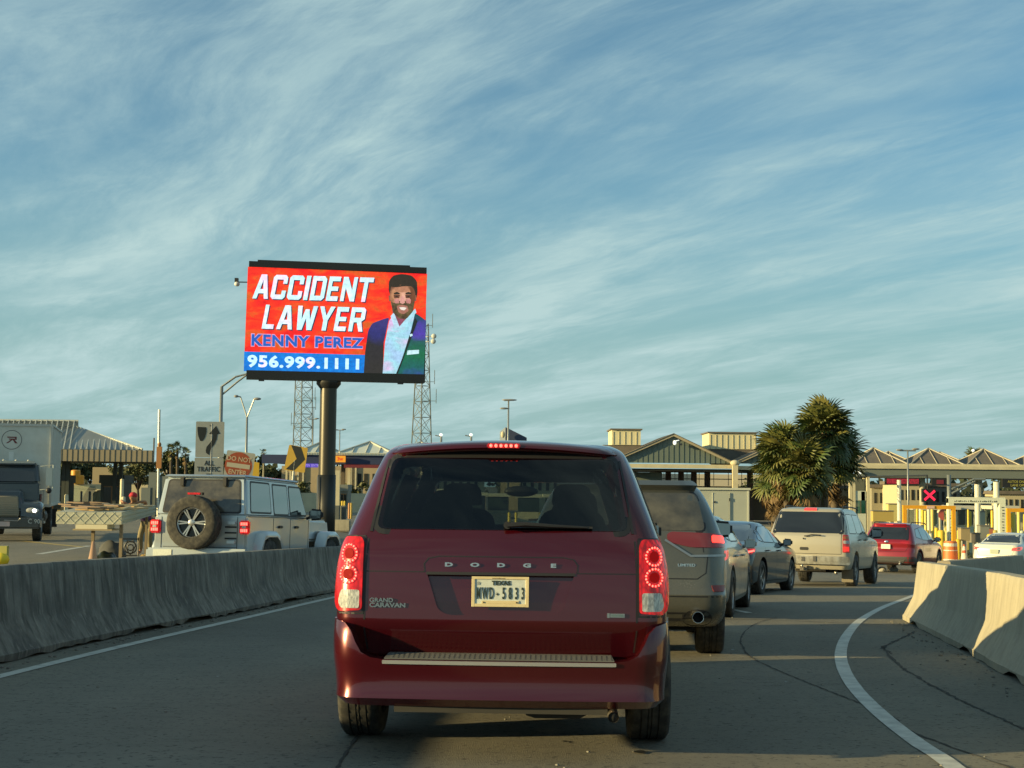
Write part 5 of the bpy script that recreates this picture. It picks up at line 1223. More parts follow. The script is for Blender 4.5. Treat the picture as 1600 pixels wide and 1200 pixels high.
def emis(name, c, s=1.0, noise=None):
    s *= .70
    if name in MATS: return MATS[name]
    m = bpy.data.materials.new(name); m.use_nodes = True; t = m.node_tree; b = t.nodes['Principled BSDF']; b.inputs['Base Color'].default_value = (.01, .01, .01, 1); b.inputs['Roughness'].default_value = .6
    b.inputs['Emission Color'].default_value = (*c, 1); b.inputs['Emission Strength'].default_value = s
    if noise:
        tcn = N(t, 'ShaderNodeTexCoord'); mp = N(t, 'ShaderNodeMapping'); mp.inputs['Scale'].default_value = noise[3]; mp.inputs['Rotation'].default_value = (0, noise[4] if len(noise) > 4 else 0, 0); t.links.new(tcn.outputs['Object'], mp.inputs[0])
        n = N(t, 'ShaderNodeTexNoise'); n.inputs['Scale'].default_value = noise[0]; n.inputs['Detail'].default_value = 4; n.inputs['Distortion'].default_value = .6; t.links.new(mp.outputs[0], n.inputs['Vector'])
        r = N(t, 'ShaderNodeValToRGB'); r.color_ramp.elements[0].position = .34; r.color_ramp.elements[0].color = (*c, 1); r.color_ramp.elements[1].position = .66; r.color_ramp.elements[1].color = (*noise[1], 1)
        if noise[2]: e = r.color_ramp.elements.new(.5); e.color = (*noise[2], 1)
        t.links.new(n.outputs[0], r.inputs[0]); t.links.new(r.outputs[0], b.inputs['Emission Color'])
    if name.startswith(('advert', 'portrait')): mottle(m, s)
    MATS[name] = m; return m
BBK = mat('billboard_black', (.014, .014, .013), .5)
YB = 51.0; pc = gp(510, YB); bb_root = thing('led_billboard', 'tall pole sign with glowing red accident lawyer advert and a suited man', 'billboard', pc)
ctr = at(527, 505, YB); BW, BH = 6.36, 4.16; byaw = radians(10)
def post_shell():
    bm = B(); z1 = at(510, 596, YB).z - pc.z
    tube(bm, [(0, 0, 0), (0, 0, z1 - .9 - 1.1)], .325, 28); tube(bm, [(0, 0, z1 - 2.0), (0, 0, z1 - .15)], .31, 28)
    tube(bm, [(0, 0, z1 - .22), (0, 0, z1 - .05), (0, 0, z1 + .02)], .4, 28, radii=[.31, .43, .43]); return bm
z1 = at(510, 596, YB).z - pc.z
bm = B(); tube(bm, [(0, 0, 0), (0, 0, (at(510, 742, YB).z - pc.z))], .325, 28); mobj('pole_base', bm, mat('pole_black_wrap', (.010, .012, .011), .5), bb_root, smooth=True)
bm = B(); tube(bm, [(0, 0, at(510, 742, YB).z - pc.z), (0, 0, z1 - .15)], .30, 28); mobj('pole', bm, mat('pole_bronze', (.05, .046, .036), .38, .5), bb_root, ang=40)
bm = B(); tube(bm, [(0, 0, z1 - .26), (0, 0, z1 - .10), (0, 0, z1 + .0)], .4, 28, radii=[.31, .44, .44]); mobj('pole_collar', bm, BBK, bb_root, ang=40)
bm = B(); box(bm, -.31, -.27, -.31, -.26, at(510, 800, YB).z - pc.z, at(510, 745, YB).z - pc.z); mobj('conduit', bm, mat('pale_metal2', (.3, .3, .28), .4, .5), bb_root)
CM_ = Matrix.Translation(Vector((ctr.x - pc.x, 0, ctr.z - pc.z))) @ Matrix.Rotation(byaw, 4, 'Z')
cab = B(); box(cab, -BW / 2, BW / 2, -.28, .28, -BH / 2 - .02, BH / 2 + .02); cabo = mobj('sign_cabinet', cab, BBK, bb_root); cabo.matrix_local = CM_
bm = B(); box(bm, -BW / 2 + .3, BW / 2 - .6, -.22, .22, BH / 2 + .021, BH / 2 + .09); box(bm, -BW / 2, BW / 2, -.31, -.282, BH / 2 - .19, BH / 2 + .02); mobj('cabinet_trim', bm, BBK, cabo); bm = B(); box(bm, -BW / 2, BW / 2, -.31, -.282, -BH / 2 - .02, -BH / 2 + .28)
for x in (-2.75, 2.2): box(bm, x, x + .2, -.3, -.1, -BH / 2 - .09, -BH / 2 - .021)
mobj('cabinet_trim', bm, BBK, cabo)
def bl(px, py, off=0):
    u_ = (px - 391) / 272; v_ = (py - (413 + 10 * u_)) / (181 - 4 * u_); return (-BW / 2 + BW * u_, -.284 - off, BH / 2 - BH * v_)
def bpoly(name, pts, m, layer, rad=0, parent=None):
    if rad: pts = roundpoly(pts, rad)
    bm = B(); prism(bm, [bl(x, y, layer * .003) for x, y in pts], (0, .002, 0)); bmesh.ops.recalc_face_normals(bm, faces=bm.faces); return mobj(name, bm, m, parent or cabo)
scr = bpoly('screen', [(389.5, 421), (664, 432), (660.5, 591), (387.0, 583)], emis('advert_red', (.80, .008, .010), .95, (1.3, (.62, .10, .010), (.95, .035, .008), (1.0, 1, 2.6), -.35)), 0)
bpoly('advert_blue_band', [(387, 553), (570, 558), (568, 590), (387.0, 583.5)], emis('advert_blue', (.0, .17, .66), .85, (3, (.0, .23, .75), None, (1, 1, 3))), 1)
WH = emis('advert_white', (.60, .80, .98), .95, (.9, (.95, .72, .98), (.55, .92, .95), (1.3, 1, 1.6), .5)); SHD = emis('advert_shadow', (.045, .05, .09), .6); BLT = emis('advert_blue_text', (.015, .12, .55), .8); PKT = emis('advert_pink', (.70, .42, .66), .8)
def btext(s, px0, px1, py0, py1, m, layer, shear=0, off=.0, sp=1, tall=1):
    """fit text into a pixel box of the sign"""
    cu = bpy.data.curves.new('letters', 'FONT'); cu.body = s; cu.size = 1; cu.offset = off; cu.shear = shear; cu.space_character = sp; cu.resolution_u = 3; cu.extrude = .001
    o = bpy.data.objects.new('tmp', cu); col.objects.link(o); dg = bpy.context.evaluated_depsgraph_get(); me = bpy.data.meshes.new_from_object(o.evaluated_get(dg)); bpy.data.objects.remove(o)
    x0 = min(v_.co.x for v_ in me.vertices); x1 = max(v_.co.x for v_ in me.vertices); y0 = min(v_.co.y for v_ in me.vertices); y1 = max(v_.co.y for v_ in me.vertices)
    for v_ in me.vertices:
        fx = (v_.co.x - x0) / (x1 - x0); fy = (v_.co.y - y0) / (y1 - y0)
        px = px0 + (px1 - px0) * fx; py = py1 + (py0 - py1) * fy + .0367 * (px - px0) - (.0147 * (px - px0)) * (1 - fy)
        p = bl(px, py, layer * .003); v_.co = Vector((p[0], p[1] + (v_.co.z), p[2]))
    me.name = 'advert_letters'; me.materials.clear(); me.materials.append(m); o = bpy.data.objects.new('advert_letters', me); col.objects.link(o); o.parent = cabo; return o
GLY = {'A': ([(0, 0), (.26, 0), (.33, .22), (.5, .22), (.5, .40), (.40, .40), (.5, .78), (.5, 1), (.32, 1)], [(.5, .22), (.67, .22), (.74, 0), (1, 0), (.68, 1), (.5, 1), (.5, .78), (.60, .40), (.5, .40)]),
'C': ([(.15, 0), (.85, 0), (1, .1), (1, .36), (.72, .36), (.72, .19), (.28, .19), (.28, .81), (.72, .81), (.72, .64), (1, .64), (1, .9), (.85, 1), (.15, 1), (0, .9), (0, .1)],),
'I': ([(0, 0), (1, 0), (1, 1), (0, 1)],), 'D': ([(0, 0), (.28, 0), (.28, 1), (0, 1)], [(.28, 0), (.82, 0), (1, .12), (1, .88), (.82, 1), (.28, 1), (.28, .81), (.72, .81), (.72, .19), (.28, .19)]),
'E': ([(0, 0), (.95, 0), (.95, .19), (.3, .19), (.3, .41), (.86, .41), (.86, .59), (.3, .59), (.3, .81), (.95, .81), (.95, 1), (0, 1)],),
'N': ([(0, 0), (.26, 0), (.26, .55), (.70, 0), (1, 0), (1, 1), (.74, 1), (.74, .45), (.32, 1), (0, 1)],), 'T': ([(.36, 0), (.64, 0), (.64, .81), (1, .81), (1, 1), (0, 1), (0, .81), (.36, .81)],),
'L': ([(0, 0), (.95, 0), (.95, .19), (.3, .19), (.3, 1), (0, 1)],), 'W': ([(.14, 0), (.38, 0), (.5, .5), (.62, 0), (.86, 0), (1, 1), (.78, 1), (.71, .42), (.60, .86), (.40, .86), (.29, .42), (.22, 1), (0, 1)],),
'Y': ([(.36, 0), (.64, 0), (.64, .42), (1, 1), (.72, 1), (.5, .62), (.28, 1), (0, 1), (.36, .42)],),
'R': ([(0, 0), (.28, 0), (.28, 1), (0, 1)], [(.28, .38), (.50, .38), (.72, 0), (1, 0), (.80, .42), (1, .52), (1, .9), (.85, 1), (.28, 1), (.28, .81), (.72, .81), (.72, .57), (.28, .57)])}
def blockword(word, px0, px1, py0, py1, sh=.16):
    wd = {'I': .30, 'W': 1.35, 'L': .82, 'E': .85, 'A': 1.08, 'Y': 1.05}; gap = .15; tot = sum(wd.get(c, 1) for c in word) + gap * (len(word) - 1); hh = py1 - py0; span = (px1 - px0) - sh * hh; k = span / tot; x = 0
    for c in word:
        w_ = wd.get(c, 1)
        for m, dx, dy, ly in ((SHD, 1.6, 1.6, 2), (WH, 0, 0, 3)):
            bm = B()
            for part in GLY[c]:
                P_ = []
                for u_, v_ in part:
                    px = px0 + (x + u_ * w_) * k + sh * hh * v_ + dx; py = py1 - hh * v_ + .030 * (px - px0) + dy; P_.append(bl(px, py, ly * .003))
                prism(bm, P_, (0, .002, 0))
            bmesh.ops.recalc_face_normals(bm, faces=bm.faces); mobj('advert_letter' if m is WH else 'letter_shadow', bm, m, cabo)
        x += w_ + gap
blockword('ACCIDENT', 397, 582, 432.5, 470.5); blockword('LAWYER', 412, 571, 480, 517.5)
btext('KENNY PEREZ', 396.6, 567.8, 524.8, 545.2, PKT, 2, .0, .065, 1.12); btext('KENNY PEREZ', 397.6, 566.7, 526, 544, BLT, 3, 0, .038, 1.12)
btext('956.999.1111', 392, 561, 557.5, 577.5, WH, 3, 0, .038, 1.08)
SK = emis('portrait_skin', (.50, .21, .09), .8, (4, (.66, .30, .20), (.50, .24, .08), (1, 1, 1.5))); 
fc = bl(627, 472)
def gradskin():
    m = SK; t = m.node_tree; b = t.nodes['Principled BSDF']; tcn = N(t, 'ShaderNodeTexCoord'); mp = N(t, 'ShaderNodeMapping'); mp.inputs['Location'].default_value = (-fc[0] / .52, 0, -fc[2] / .66); mp.inputs['Scale'].default_value = (1 / .52, .001, 1 / .66); t.links.new(tcn.outputs['Object'], mp.inputs[0])
    ln = N(t, 'ShaderNodeVectorMath', operation='LENGTH'); t.links.new(mp.outputs[0], ln.inputs[0]); n = N(t, 'ShaderNodeTexNoise'); n.inputs['Scale'].default_value = 5; t.links.new(tcn.outputs['Object'], n.inputs['Vector'])
    r = N(t, 'ShaderNodeValToRGB'); e = r.color_ramp.elements; e[0].position = .1; e[0].color = (.85, .46, .33, 1); e[1].position = 1.05; e[1].color = (.20, .08, .045, 1); q = e.new(.62); q.color = (.58, .27, .13, 1)
    t.links.new(mth(t, 'ADD', ln.outputs['Value'], mth(t, 'MULTIPLY', mth(t, 'SUBTRACT', n.outputs[0], .5), .9)), r.inputs[0]); t.links.new(r.outputs[0], b.inputs['Emission Color'])
gradskin(); HR = emis('portrait_hair', (.035, .025, .016), .7); JK = emisz('portrait_jacket', [(0, (.04, .06, .42)), (.10, (.01, .14, .13)), (.25, (.008, .17, .07)), (.36, (.02, .11, .12)), (.43, (.10, .05, .50)), (.50, (.02, .07, .16)), (.58, (.01, .09, .07))], .62); JD = emisz('portrait_jacket_dark', [(0, (.035, .03, .025)), (.28, (.028, .024, .03)), (.40, (.03, .03, .20)), (.52, (.05, .04, .22))], .62)
bpoly('portrait_jacket', [(568, 590), (570, 550), (574, 520), (580, 509), (598, 502), (606, 500), (598, 540), (598, 592)], JD, 2, 3)
bpoly('portrait_jacket', [(616, 592), (628, 560), (640, 515), (646, 493), (654, 498), (663.5, 505), (661, 592)], JK, 2, 1)
bpoly('portrait_shirt', [(597, 592), (600, 540), (606, 505), (612, 497), (640, 497), (647, 488), (640, 520), (628, 560), (617, 592)], emis('portrait_shirt', (.38, .60, .85), .85, (.8, (.72, .50, .78), (.36, .72, .82), (1, 1, 1.6))), 3)
bpoly('portrait_neck', [(610, 485), (642, 482), (640, 493), (627, 508), (622, 515), (613, 505)], emis('portrait_neck', (.22, .07, .05), .7, (3, (.38, .08, .18), None, (1, 1, 1))), 4, 2)
bpoly('portrait_collar', [(608, 498), (613, 492), (622, 514), (615, 518)], emis('portrait_collar', (.50, .72, .86), .85), 5); bpoly('portrait_collar', [(646, 486), (648, 492), (628, 516), (622, 514)], emis('portrait_collar2', (.42, .75, .88), .85), 5)
bpoly('portrait_hair', [(604.5, 443), (611, 434.5), (625, 432), (640, 434.5), (648, 443), (649.5, 460), (648, 470), (645, 466), (607, 466), (604.5, 458)], HR, 4, 4)
bpoly('portrait_face', [(608, 452), (612, 449), (618, 450), (630, 448), (642, 452), (646, 462), (645, 478), (640, 492), (630, 500), (621, 500), (612, 492), (608, 478), (606, 464)], SK, 5, 4)
bpoly('portrait_beard', [(608, 474), (612, 478), (618, 474), (632, 474), (638, 480), (645, 474), (643, 490), (633, 502), (622, 502), (612, 493)], emis('portrait_beard', (.06, .035, .02), .7, (6, (.20, .14, .05), None, (1, 1, 1))), 6, 3)
bpoly('portrait_mouth_area', [(617, 482), (624, 480), (634, 482), (636, 490), (628, 495), (620, 492)], emis('portrait_lips', (.42, .17, .12), .8), 7, 2)
bpoly('portrait_teeth', [(621, 484), (628, 484), (633, 485), (629, 489), (624, 488)], emis('portrait_teeth', (.8, .72, .62), .9), 8, 1)
bpoly('portrait_jaw_shadow', [(636, 452), (642, 453), (646, 462), (645, 478), (640, 488), (637, 474), (639, 462)], emis('portrait_shade', (.20, .07, .03), .75), 5.5, 2)
bpoly('portrait_forehead', [(613, 453), (622, 451), (634, 452), (636, 459), (626, 461), (614, 459)], emis('portrait_forehead', (.50, .22, .12), .8), 5.5, 2)
for x, q in ((606, 1), (646, -1)): bpoly('portrait_ear', [(x - 1.5, 466), (x + 1.5, 465), (x + 1.8, 474), (x - .8, 475)], emis('portrait_ear', (.30, .11, .06), .75), 4.5, .5)
bpoly('portrait_hairline', [(607, 452), (612, 447), (622, 450), (632, 446), (642, 450), (645, 456), (640, 452), (630, 451), (616, 453)], HR, 6.5, 1)
for x in (617, 635):
    bpoly('portrait_brow', [(x - 5, 462), (x, 460), (x + 5, 462), (x + 4, 464), (x - 4, 464)], HR, 7, .5); bpoly('portrait_eye_socket', [(x - 5, 464.5), (x + 5, 464.5), (x + 4, 470), (x - 4, 470)], emis('portrait_socket', (.17, .06, .035), .7), 6.8, 1); bpoly('portrait_eye', [(x - 3, 467), (x, 466), (x + 3, 467), (x, 468.5)], HR, 7, .5); bpoly('portrait_cheek', [(x - 4, 471), (x + 4, 471), (x + 4, 478), (x - 3, 478)], emis('portrait_cheek', (.62, .25, .22), .8), 6.5, 2)
bpoly('portrait_nose', [(624, 467), (628, 467), (630, 477), (626, 479), (622, 477)], emis('portrait_nose', (.72, .34, .28), .85), 7, 1)
bpoly('portrait_pocket_square', [(635, 551), (653, 550), (653, 556), (634, 558)], emis('portrait_white', (.55, .80, .85), .9), 3.5, 1); bpoly('portrait_pin', [(638, 526), (642, 525), (643, 528), (639, 530)], emis('portrait_white', (.55, .80, .85), .9), 3.5, .5)
bpoly('portrait_lapel', [(646, 500), (650, 506), (636, 545), (619, 592), (616, 592), (630, 556)], emis('portrait_lapel', (.012, .02, .02), .6), 3.4)
# security camera on an arm
pcam = thing('security_camera', 'small white security camera on an arm left of the billboard', 'camera', at(389, 441, YB - .5)); 
bm = B(); tube(bm, [(0, 0, 0), (-.42, -.03, .0)], .02, 6); box(bm, -.50, -.38, -.09, .06, .0, .14); mobj('camera_arm', bm, BBK, pcam); bm = B(); ell(bm, (-.42, -.03, -.07), (.10, .10, .09)); mobj('camera_dome', bm, mat('camera_white', (.6, .6, .56), .4), pcam, smooth=True)

# ------------------------------------------------------------------ road signs
GALV = mat('galvanised_steel', (.34, .35, .34), .45, .7, noise=(8, (.25, .25, .24), .3, .7))
SGW = mat('sign_white', (.36, .37, .32), .55, noise=(5, (.31, .31, .27), .3, .7)); SGK = mat('sign_black', (.012, .016, .016), .6)
def sign_root(name, label, cat, px, Y, rz=0):
    p = gp(px, Y); return thing(name, label, cat, p, rz)
r_ = sign_root('keep_right_sign', 'white keep right arrow sign above a smaller ALL TRAFFIC plate', 'road sign', 328, 40, radians(8)); s = F / 40
def loc(px, py, Y, base, yo=0): q = at(px, py, Y); return (q.x - base.x, yo, q.z - base.z)
b0 = Vector(r_.location)
def sg_panel(name, px0, px1, py0, py1, m, parent, yo=0, rad=.03, th=.004):
    c0 = loc(px0, py1, 40, b0); c1 = loc(px1, py0, 40, b0); pts = roundpoly([(c0[0], c0[2]), (c1[0], c0[2]), (c1[0], c1[2]), (c0[0], c1[2])], rad); bm = B(); prism(bm, [(a, yo, b) for a, b in pts], (0, th, 0)); bmesh.ops.recalc_face_normals(bm, faces=bm.faces); return mobj(name, bm, m, parent)
bm = B(); tube(bm, [(0, .03, 0), (0, .03, loc(328, 662, 40, b0)[2])], .035, 8); mobj('sign_post', bm, GALV, r_)
f1 = sg_panel('sign_panel', 305.5, 350.5, 659, 714.5, SGW, r_); f2 = sg_panel('sign_panel', 303.5, 349, 715.5, 760, SGW, r_)
def spoly(name, pts, m, parent, yo, Y=40, base=None, rad=0):
    P_ = [loc(x, y, Y, base or b0) for x, y in pts]; P2 = [(p[0], p[2]) for p in P_]
    if rad: P2 = roundpoly(P2, rad)
    bm = B(); prism(bm, [(a, yo, b) for a, b in P2], (0, .002, 0)); bmesh.ops.recalc_face_normals(bm, faces=bm.faces); return mobj(name, bm, m, parent)
spoly('shield_symbol', [(309, 667), (322.5, 667.5), (323, 674), (320.5, 684), (316.5, 689.5), (313, 689), (310, 681), (309, 672)], SGK, f1, -.004, rad=.02)
spoly('arrow_symbol', [(337.5, 665.5), (343.5, 677.5), (339.5, 678.5), (338.5, 686), (335, 694), (330, 700.5), (328, 706), (327, 711), (322.5, 708), (321.5, 704), (323, 698), (329, 691), (332, 685), (332.5, 678.5), (326.5, 678)], SGK, f1, -.004)
zz = loc(327, 724, 40, b0); text('letter', 'ALL', .19, SGK, f2, (zz[0], -.004, zz[2]), ext=.001, sx=.85, offset=.004); zz = loc(326, 733.5, 40, b0); text('letter', 'TRAFFIC', .19, SGK, f2, (zz[0], -.004, zz[2]), ext=.001, sx=.82, offset=.004, sp=1.1)
spoly('shield_symbol', [(322, 740), (331, 740), (329.5, 744), (323.5, 744)], SGK, f2, -.004)
spoly('bolt', [(327.5, 664), (329.5, 664), (328.5, 666.5)], mat('rust_brown', (.12, .09, .06), .8), f1, -.004)
r2 = sign_root('do_not_enter_sign', 'faded round red do not enter sign on a tilted white square', 'road sign', 374, 42, radians(4)); b2_ = Vector(r2.location); zc2 = loc(374, 728, 42, b2_)
tilt = Matrix.Translation((zc2[0], 0, zc2[2])) @ Matrix.Rotation(radians(7), 4, 'Y')
bm = B(); tube(bm, [(0, .03, 0), (0, .03, zc2[2])], .035, 8); mobj('sign_post', bm, GALV, r2)
bm = B(); prism(bm, [(a, 0, b) for a, b in roundpoly([(-.42, -.42), (.42, -.42), (.42, .42), (-.42, .42)], .05)], (0, .004, 0), tilt); bmesh.ops.recalc_face_normals(bm, faces=bm.faces); pn = mobj('sign_panel', bm, SGW, r2)
bm = B(); prism(bm, [(.40 * cos(2 * pi * k / 40), -.003, .40 * sin(2 * pi * k / 40)) for k in range(40)], (0, .002, 0), tilt @ Matrix.Translation((-.03, 0, 0))); bmesh.ops.recalc_face_normals(bm, faces=bm.faces); mobj('red_disc', bm, mat('faded_sign_red', (.34, .065, .022), .6, noise=(6, (.20, .05, .02), .35, .7)), pn)
bm = B(); box(bm, -.37, .31, -.008, -.004, -.065, .065, tilt); mobj('white_bar', bm, mat('faded_white2', (.40, .37, .28), .6), pn)
for s_, z_ in (('DO NOT', .19), ('ENTER', -.20)):
    t_ = text('letter', s_, .19, mat('faded_lettering', (.46, .34, .22), .7), pn, (0, 0, 0), ext=.001, sx=.95, offset=.004); t_.matrix_local = tilt @ Matrix.Translation((-.03, -.006, z_)) @ Matrix.Rotation(pi / 2, 4, 'X')
YEL = mat('sign_yellow', (.52, .33, .045), .5, noise=(6, (.44, .28, .04), .3, .7))
r3 = sign_root('road_sign', 'plain yellow sign panel right of the round red sign', 'road sign', 393, 45); b3 = Vector(r3.location)
spoly('sign_panel', [(384, 719), (405, 723), (404, 775), (384, 775)], mat('sign_amber', (.45, .29, .02), .5), r3, 0, 45, b3); bm = B(); tube(bm, [(0, .03, 0), (0, .03, loc(393, 725, 45, b3)[2])], .03, 8); mobj('sign_post', bm, GALV, r3)
r4 = sign_root('chevron_sign', 'yellow and black chevron sign leaning beside the dark billboard pole', 'road sign', 462, 40); b4 = Vector(r4.location)
ch = spoly('sign_panel', [(452, 694.5), (481, 700), (476, 739), (443.5, 734)], YEL, r4, 0, 40, b4, rad=.04)
spoly('chevron_symbol', [(455, 695.5), (470, 698.5), (476.5, 718), (459, 735.5), (446.5, 733), (463.5, 717)], SGK, ch, -.004, 40, b4)
bm = B(); tube(bm, [loc(455, 775, 40, b4, .03), loc(460, 720, 40, b4, .03)], .035, 8); tube(bm, [(loc(455, 775, 40, b4)[0], .03, 0), loc(455, 775, 40, b4, .03)], .035, 8); mobj('sign_post', bm, mat('pale_post', (.5, .5, .42), .5), r4)
r5 = sign_root('sign_pole', 'tall thin steel pole carrying the brown back of a small sign', 'pole', 248, 38); b5 = Vector(r5.location)
bm = B(); tube(bm, [(0, 0, 0), loc(249, 640, 38, b5)], .034, 8); mobj('pole', bm, mat('pale_steel', (.52, .52, .45), .4, .4), r5)
bm = B(); a = loc(245.5, 732, 38, b5); c = loc(254.5, 698, 38, b5); box(bm, a[0], c[0], -.12, -.06, a[2], c[2]); ell(bm, ((a[0] + c[0]) / 2, -.09, c[2] + .05), (.05, .05, .07)); mobj('orange_sign_box', bm, mat('brown_orange', (.30, .13, .035), .6), r5)

# ------------------------------------------------------------------ lattice towers
def tower(label, px, Y, w0, w1, ztop_py, extras):
    b = gp(px, Y); root = thing('lattice_tower', label, 'tower', b); H = at(px, ztop_py, Y).z - b.z; bm = B(); n = int(H / (w0 * .62)); TS = mat('tower_steel', (.16, .17, .16), .6, .3)
    def c(k, i): t = k / n; w = (w0 + (w1 - w0) * t) / 2; a = 2 * pi * i / 3 + .55; return Vector((w * 1.1 * cos(a), w * 1.1 * sin(a), H * t))
    for i in range(3): tube(bm, [c(k, i) for k in range(n + 1)], .13, 5)
    for k in range(n):
        for i in range(3):
            j = (i + 1) % 3; tube(bm, [c(k, i), c(k + 1, j)], .055, 4); tube(bm, [c(k, j), c(k + 1, i)], .055, 4); tube(bm, [c(k, i), c(k, j)], .05, 4)
    mobj('lattice', bm, TS, root)
    for (dx, py, ty) in extras:
        z = at(px, py, Y).z - b.z; bm = B()
        if ty == 'dish': ell(bm, (dx, -1.2, z), (.55, .3, .55)); tube(bm, [(0, 0, z), (dx, -1, z)], .06, 5); mobj('dish_antenna', bm, mat('dish_white', (.5, .5, .46), .5), root, smooth=True)
        else: tube(bm, [(dx, 0, z), (dx, 0, z + 3)], .07, 5); tube(bm, [(0, 0, z + .5), (dx, 0, z + .5)], .05, 4); mobj('rod_antenna', bm, TS, root)
    return root
tower('tall steel lattice tower right of the billboard post, with antennas', 657, 300, 5.3, 2.2, 505, [(2.4, 526, 'dish'), (2.3, 534, 'dish'), (3.0, 630, 'rod'), (2.6, 600, 'rod'), (2, 512, 'rod'), (-1.5, 512, 'rod')])
tower('steel lattice tower left of the billboard post, top hidden by the screen', 470, 330, 5.0, 3.4, 440, [(3.0, 640, 'rod'), (2.8, 625, 'rod'), (2.6, 655, 'rod'), (-2.6, 665, 'rod')])

# ------------------------------------------------------------------ street lamps
def lamp(label, px, Y, top_py, kind, base=None, group=None, scale=1):
    b = gp(px, Y); root = thing('street_lamp', label, 'street lamp', b, group=group); H = at(px, top_py, Y).z - b.z; LM = mat('lamp_steel', (.30, .31, .29), .45, .6); r0 = .11 * scale
    bm = B(); tube(bm, [(0, 0, 0), (0, 0, H)], r0, 8, radii=[r0, r0 * .6]); mobj('pole', bm, LM, root, smooth=True)
    def head(p, w=.35, l=.14): bm = B(); ell(bm, p, (w * scale, l * scale, .09 * scale), 10, 6); mobj('lamp_head', bm, mat('lamp_head_grey', (.22, .22, .21), .4), root, smooth=True)
    if kind == 'mast':
        bm = B(); q = at(389, 583, Y); e = Vector((q.x - b.x, 0, q.z - b.z)); tube(bm, [(0, 0, H), e * .5 + Vector((0, 0, H)) * .5 + Vector((0, 0, .12)), e + Vector((0, 0, 0))], .045, 6); tube(bm, [(0, 0, H - .35), e * .55 + Vector((0, 0, H - .3)) * .45, e], .04, 6); mobj('mast_arm', bm, LM, root); head(e + Vector((.3, 0, .05)))
    if kind == 'vee':
        bm = B(); tube(bm, [(0, 0, H), (-.45, 0, H + 1.3)], .045, 6); tube(bm, [(0, 0, H), (.45, 0, H + 1.2)], .045, 6); tube(bm, [(-.45, 0, H + 1.3), (-.7, 0, H + 1.32)], .04, 6); mobj('mast_arm', bm, LM, root); head((-.72, 0, H + 1.33), .16); head((.62, 0, H + 1.18), .26)
    if kind == 'tee':
        bm = B(); tube(bm, [(-.5, 0, H), (.5, 0, H)], .05, 6); mobj('mast_arm', bm, LM, root); head((-.5, 0, H + .03)); head((.5, 0, H + .1))
    if kind == 'double':
        bm = B(); tube(bm, [(-.5, 0, H), (.6, 0, H + .05)], .06, 6); tube(bm, [(-.7, 0, H - .9), (.1, 0, H - .9)], .06, 6); mobj('mast_arm', bm, LM, root); head((.1, 0, H + .08), .7); head((-.5, 0, H - .88), .4)
    if kind == 'globe':
        bm = B(); tube(bm, [(0, 0, H), (-.55, 0, H + .1)], .05, 6); mobj('mast_arm', bm, LM, root); bm = B(); ell(bm, (0, -.1, H + .15), (.16, .16, .14)); mobj('lamp_globe', bm, mat('lamp_white', (.75, .75, .68), .4, emit=(1, 1, .9), es=.5), root, smooth=True)
    return root
lamp('street lamp with long mast arms reaching behind the billboard', 342, 58, 604, 'mast')
lamp('street lamp with two raised V arms above the red round sign', 383, 90, 652, 'vee', scale=1.0)
lamp('thin street lamp rising behind the minivan roof near the blue roof', 793, 160, 626, 'double', scale=1.3)
lamp('slim grey lamp column in front of the pyramid roofs', 1419, 88, 704, 'tee', scale=.7)
lamp('lamp with a white globe head beside the far palm', 1521, 150, 706, 'globe', scale=1.4)
for px, py, l in ((688, 682, 'small bright lamp head just above the minivan roof, nearer the lattice tower'), (735, 682, 'small bright lamp head just above the minivan roof, nearer the brake light')):
    o = lamp(l, px, 130, py, 'globe', scale=1.5)
lamp('distant lamp column right of the left lattice tower', 487, 200, 655, 'tee', group='distant lamp columns', scale=1); lamp('distant lamp column right of the billboard pole', 529, 180, 672, 'tee', group='distant lamp columns', scale=.9)
for px, py, Y in ((220, 684, 260),):
    b = gp(px + 18, Y); bm = B(); tube(bm, [(0, 0, 0), (0, 0, at(px, py, Y).z - b.z)], .15, 5); tag(mobj('utility_pole', bm, mat('wood_pole', (.12, .10, .08), .8), loc=b), 'far thin utility pole behind the corrugated canopy corner', 'pole')

# ------------------------------------------------------------------ corrugated canopy on the left
YC = 96.0
cb = gp(160, YC); cz = lambda py, px=160, Y=YC: at(px, py, Y).z - cb.z; cx = lambda px, Y=YC: at(px, 720, Y).x - cb.x
can = thing('inspection_canopy', 'wide metal canopy with ribbed roof standing over booths at left', 'canopy', cb)
x1 = cx(240); x0 = x1 - 34; zf1 = cz(721); zf0 = cz(703); D_ = 14
MR = mat('ribbed_roof_metal', (.30, .31, .28), .45, .5, noise=(.6, (.24, .25, .23), .35, .7, (1, .3, 1))); FS = mat('tan_fascia', (.235, .205, .14), .7, noise=(2, (.19, .165, .115), .3, .7, (6, 1, .5)))
bm = B(); box(bm, x0, x1, 0, .12, zf1, zf0); box(bm, x1 - .12, x1, .121, D_, zf1, zf0); box(bm, x0, x1 - .121, .121, D_, zf1 + .05, zf1 + .12); mobj('fascia', bm, FS, can)
bm = B()
k = x0
while k < x1: box(bm, k, k + .05, -.03, -.001, zf1, zf0); k += .36
tag(mobj('fascia_rib', bm, FS, can), kind='stuff')
zr = cz(658, 100, YC + 5); xr = cx(148, YC + 5); zs = cz(672, 150, YC + 4); xe = cx(222); xs_ = cx(152, YC + 3)
bm = B(); zE = zf0
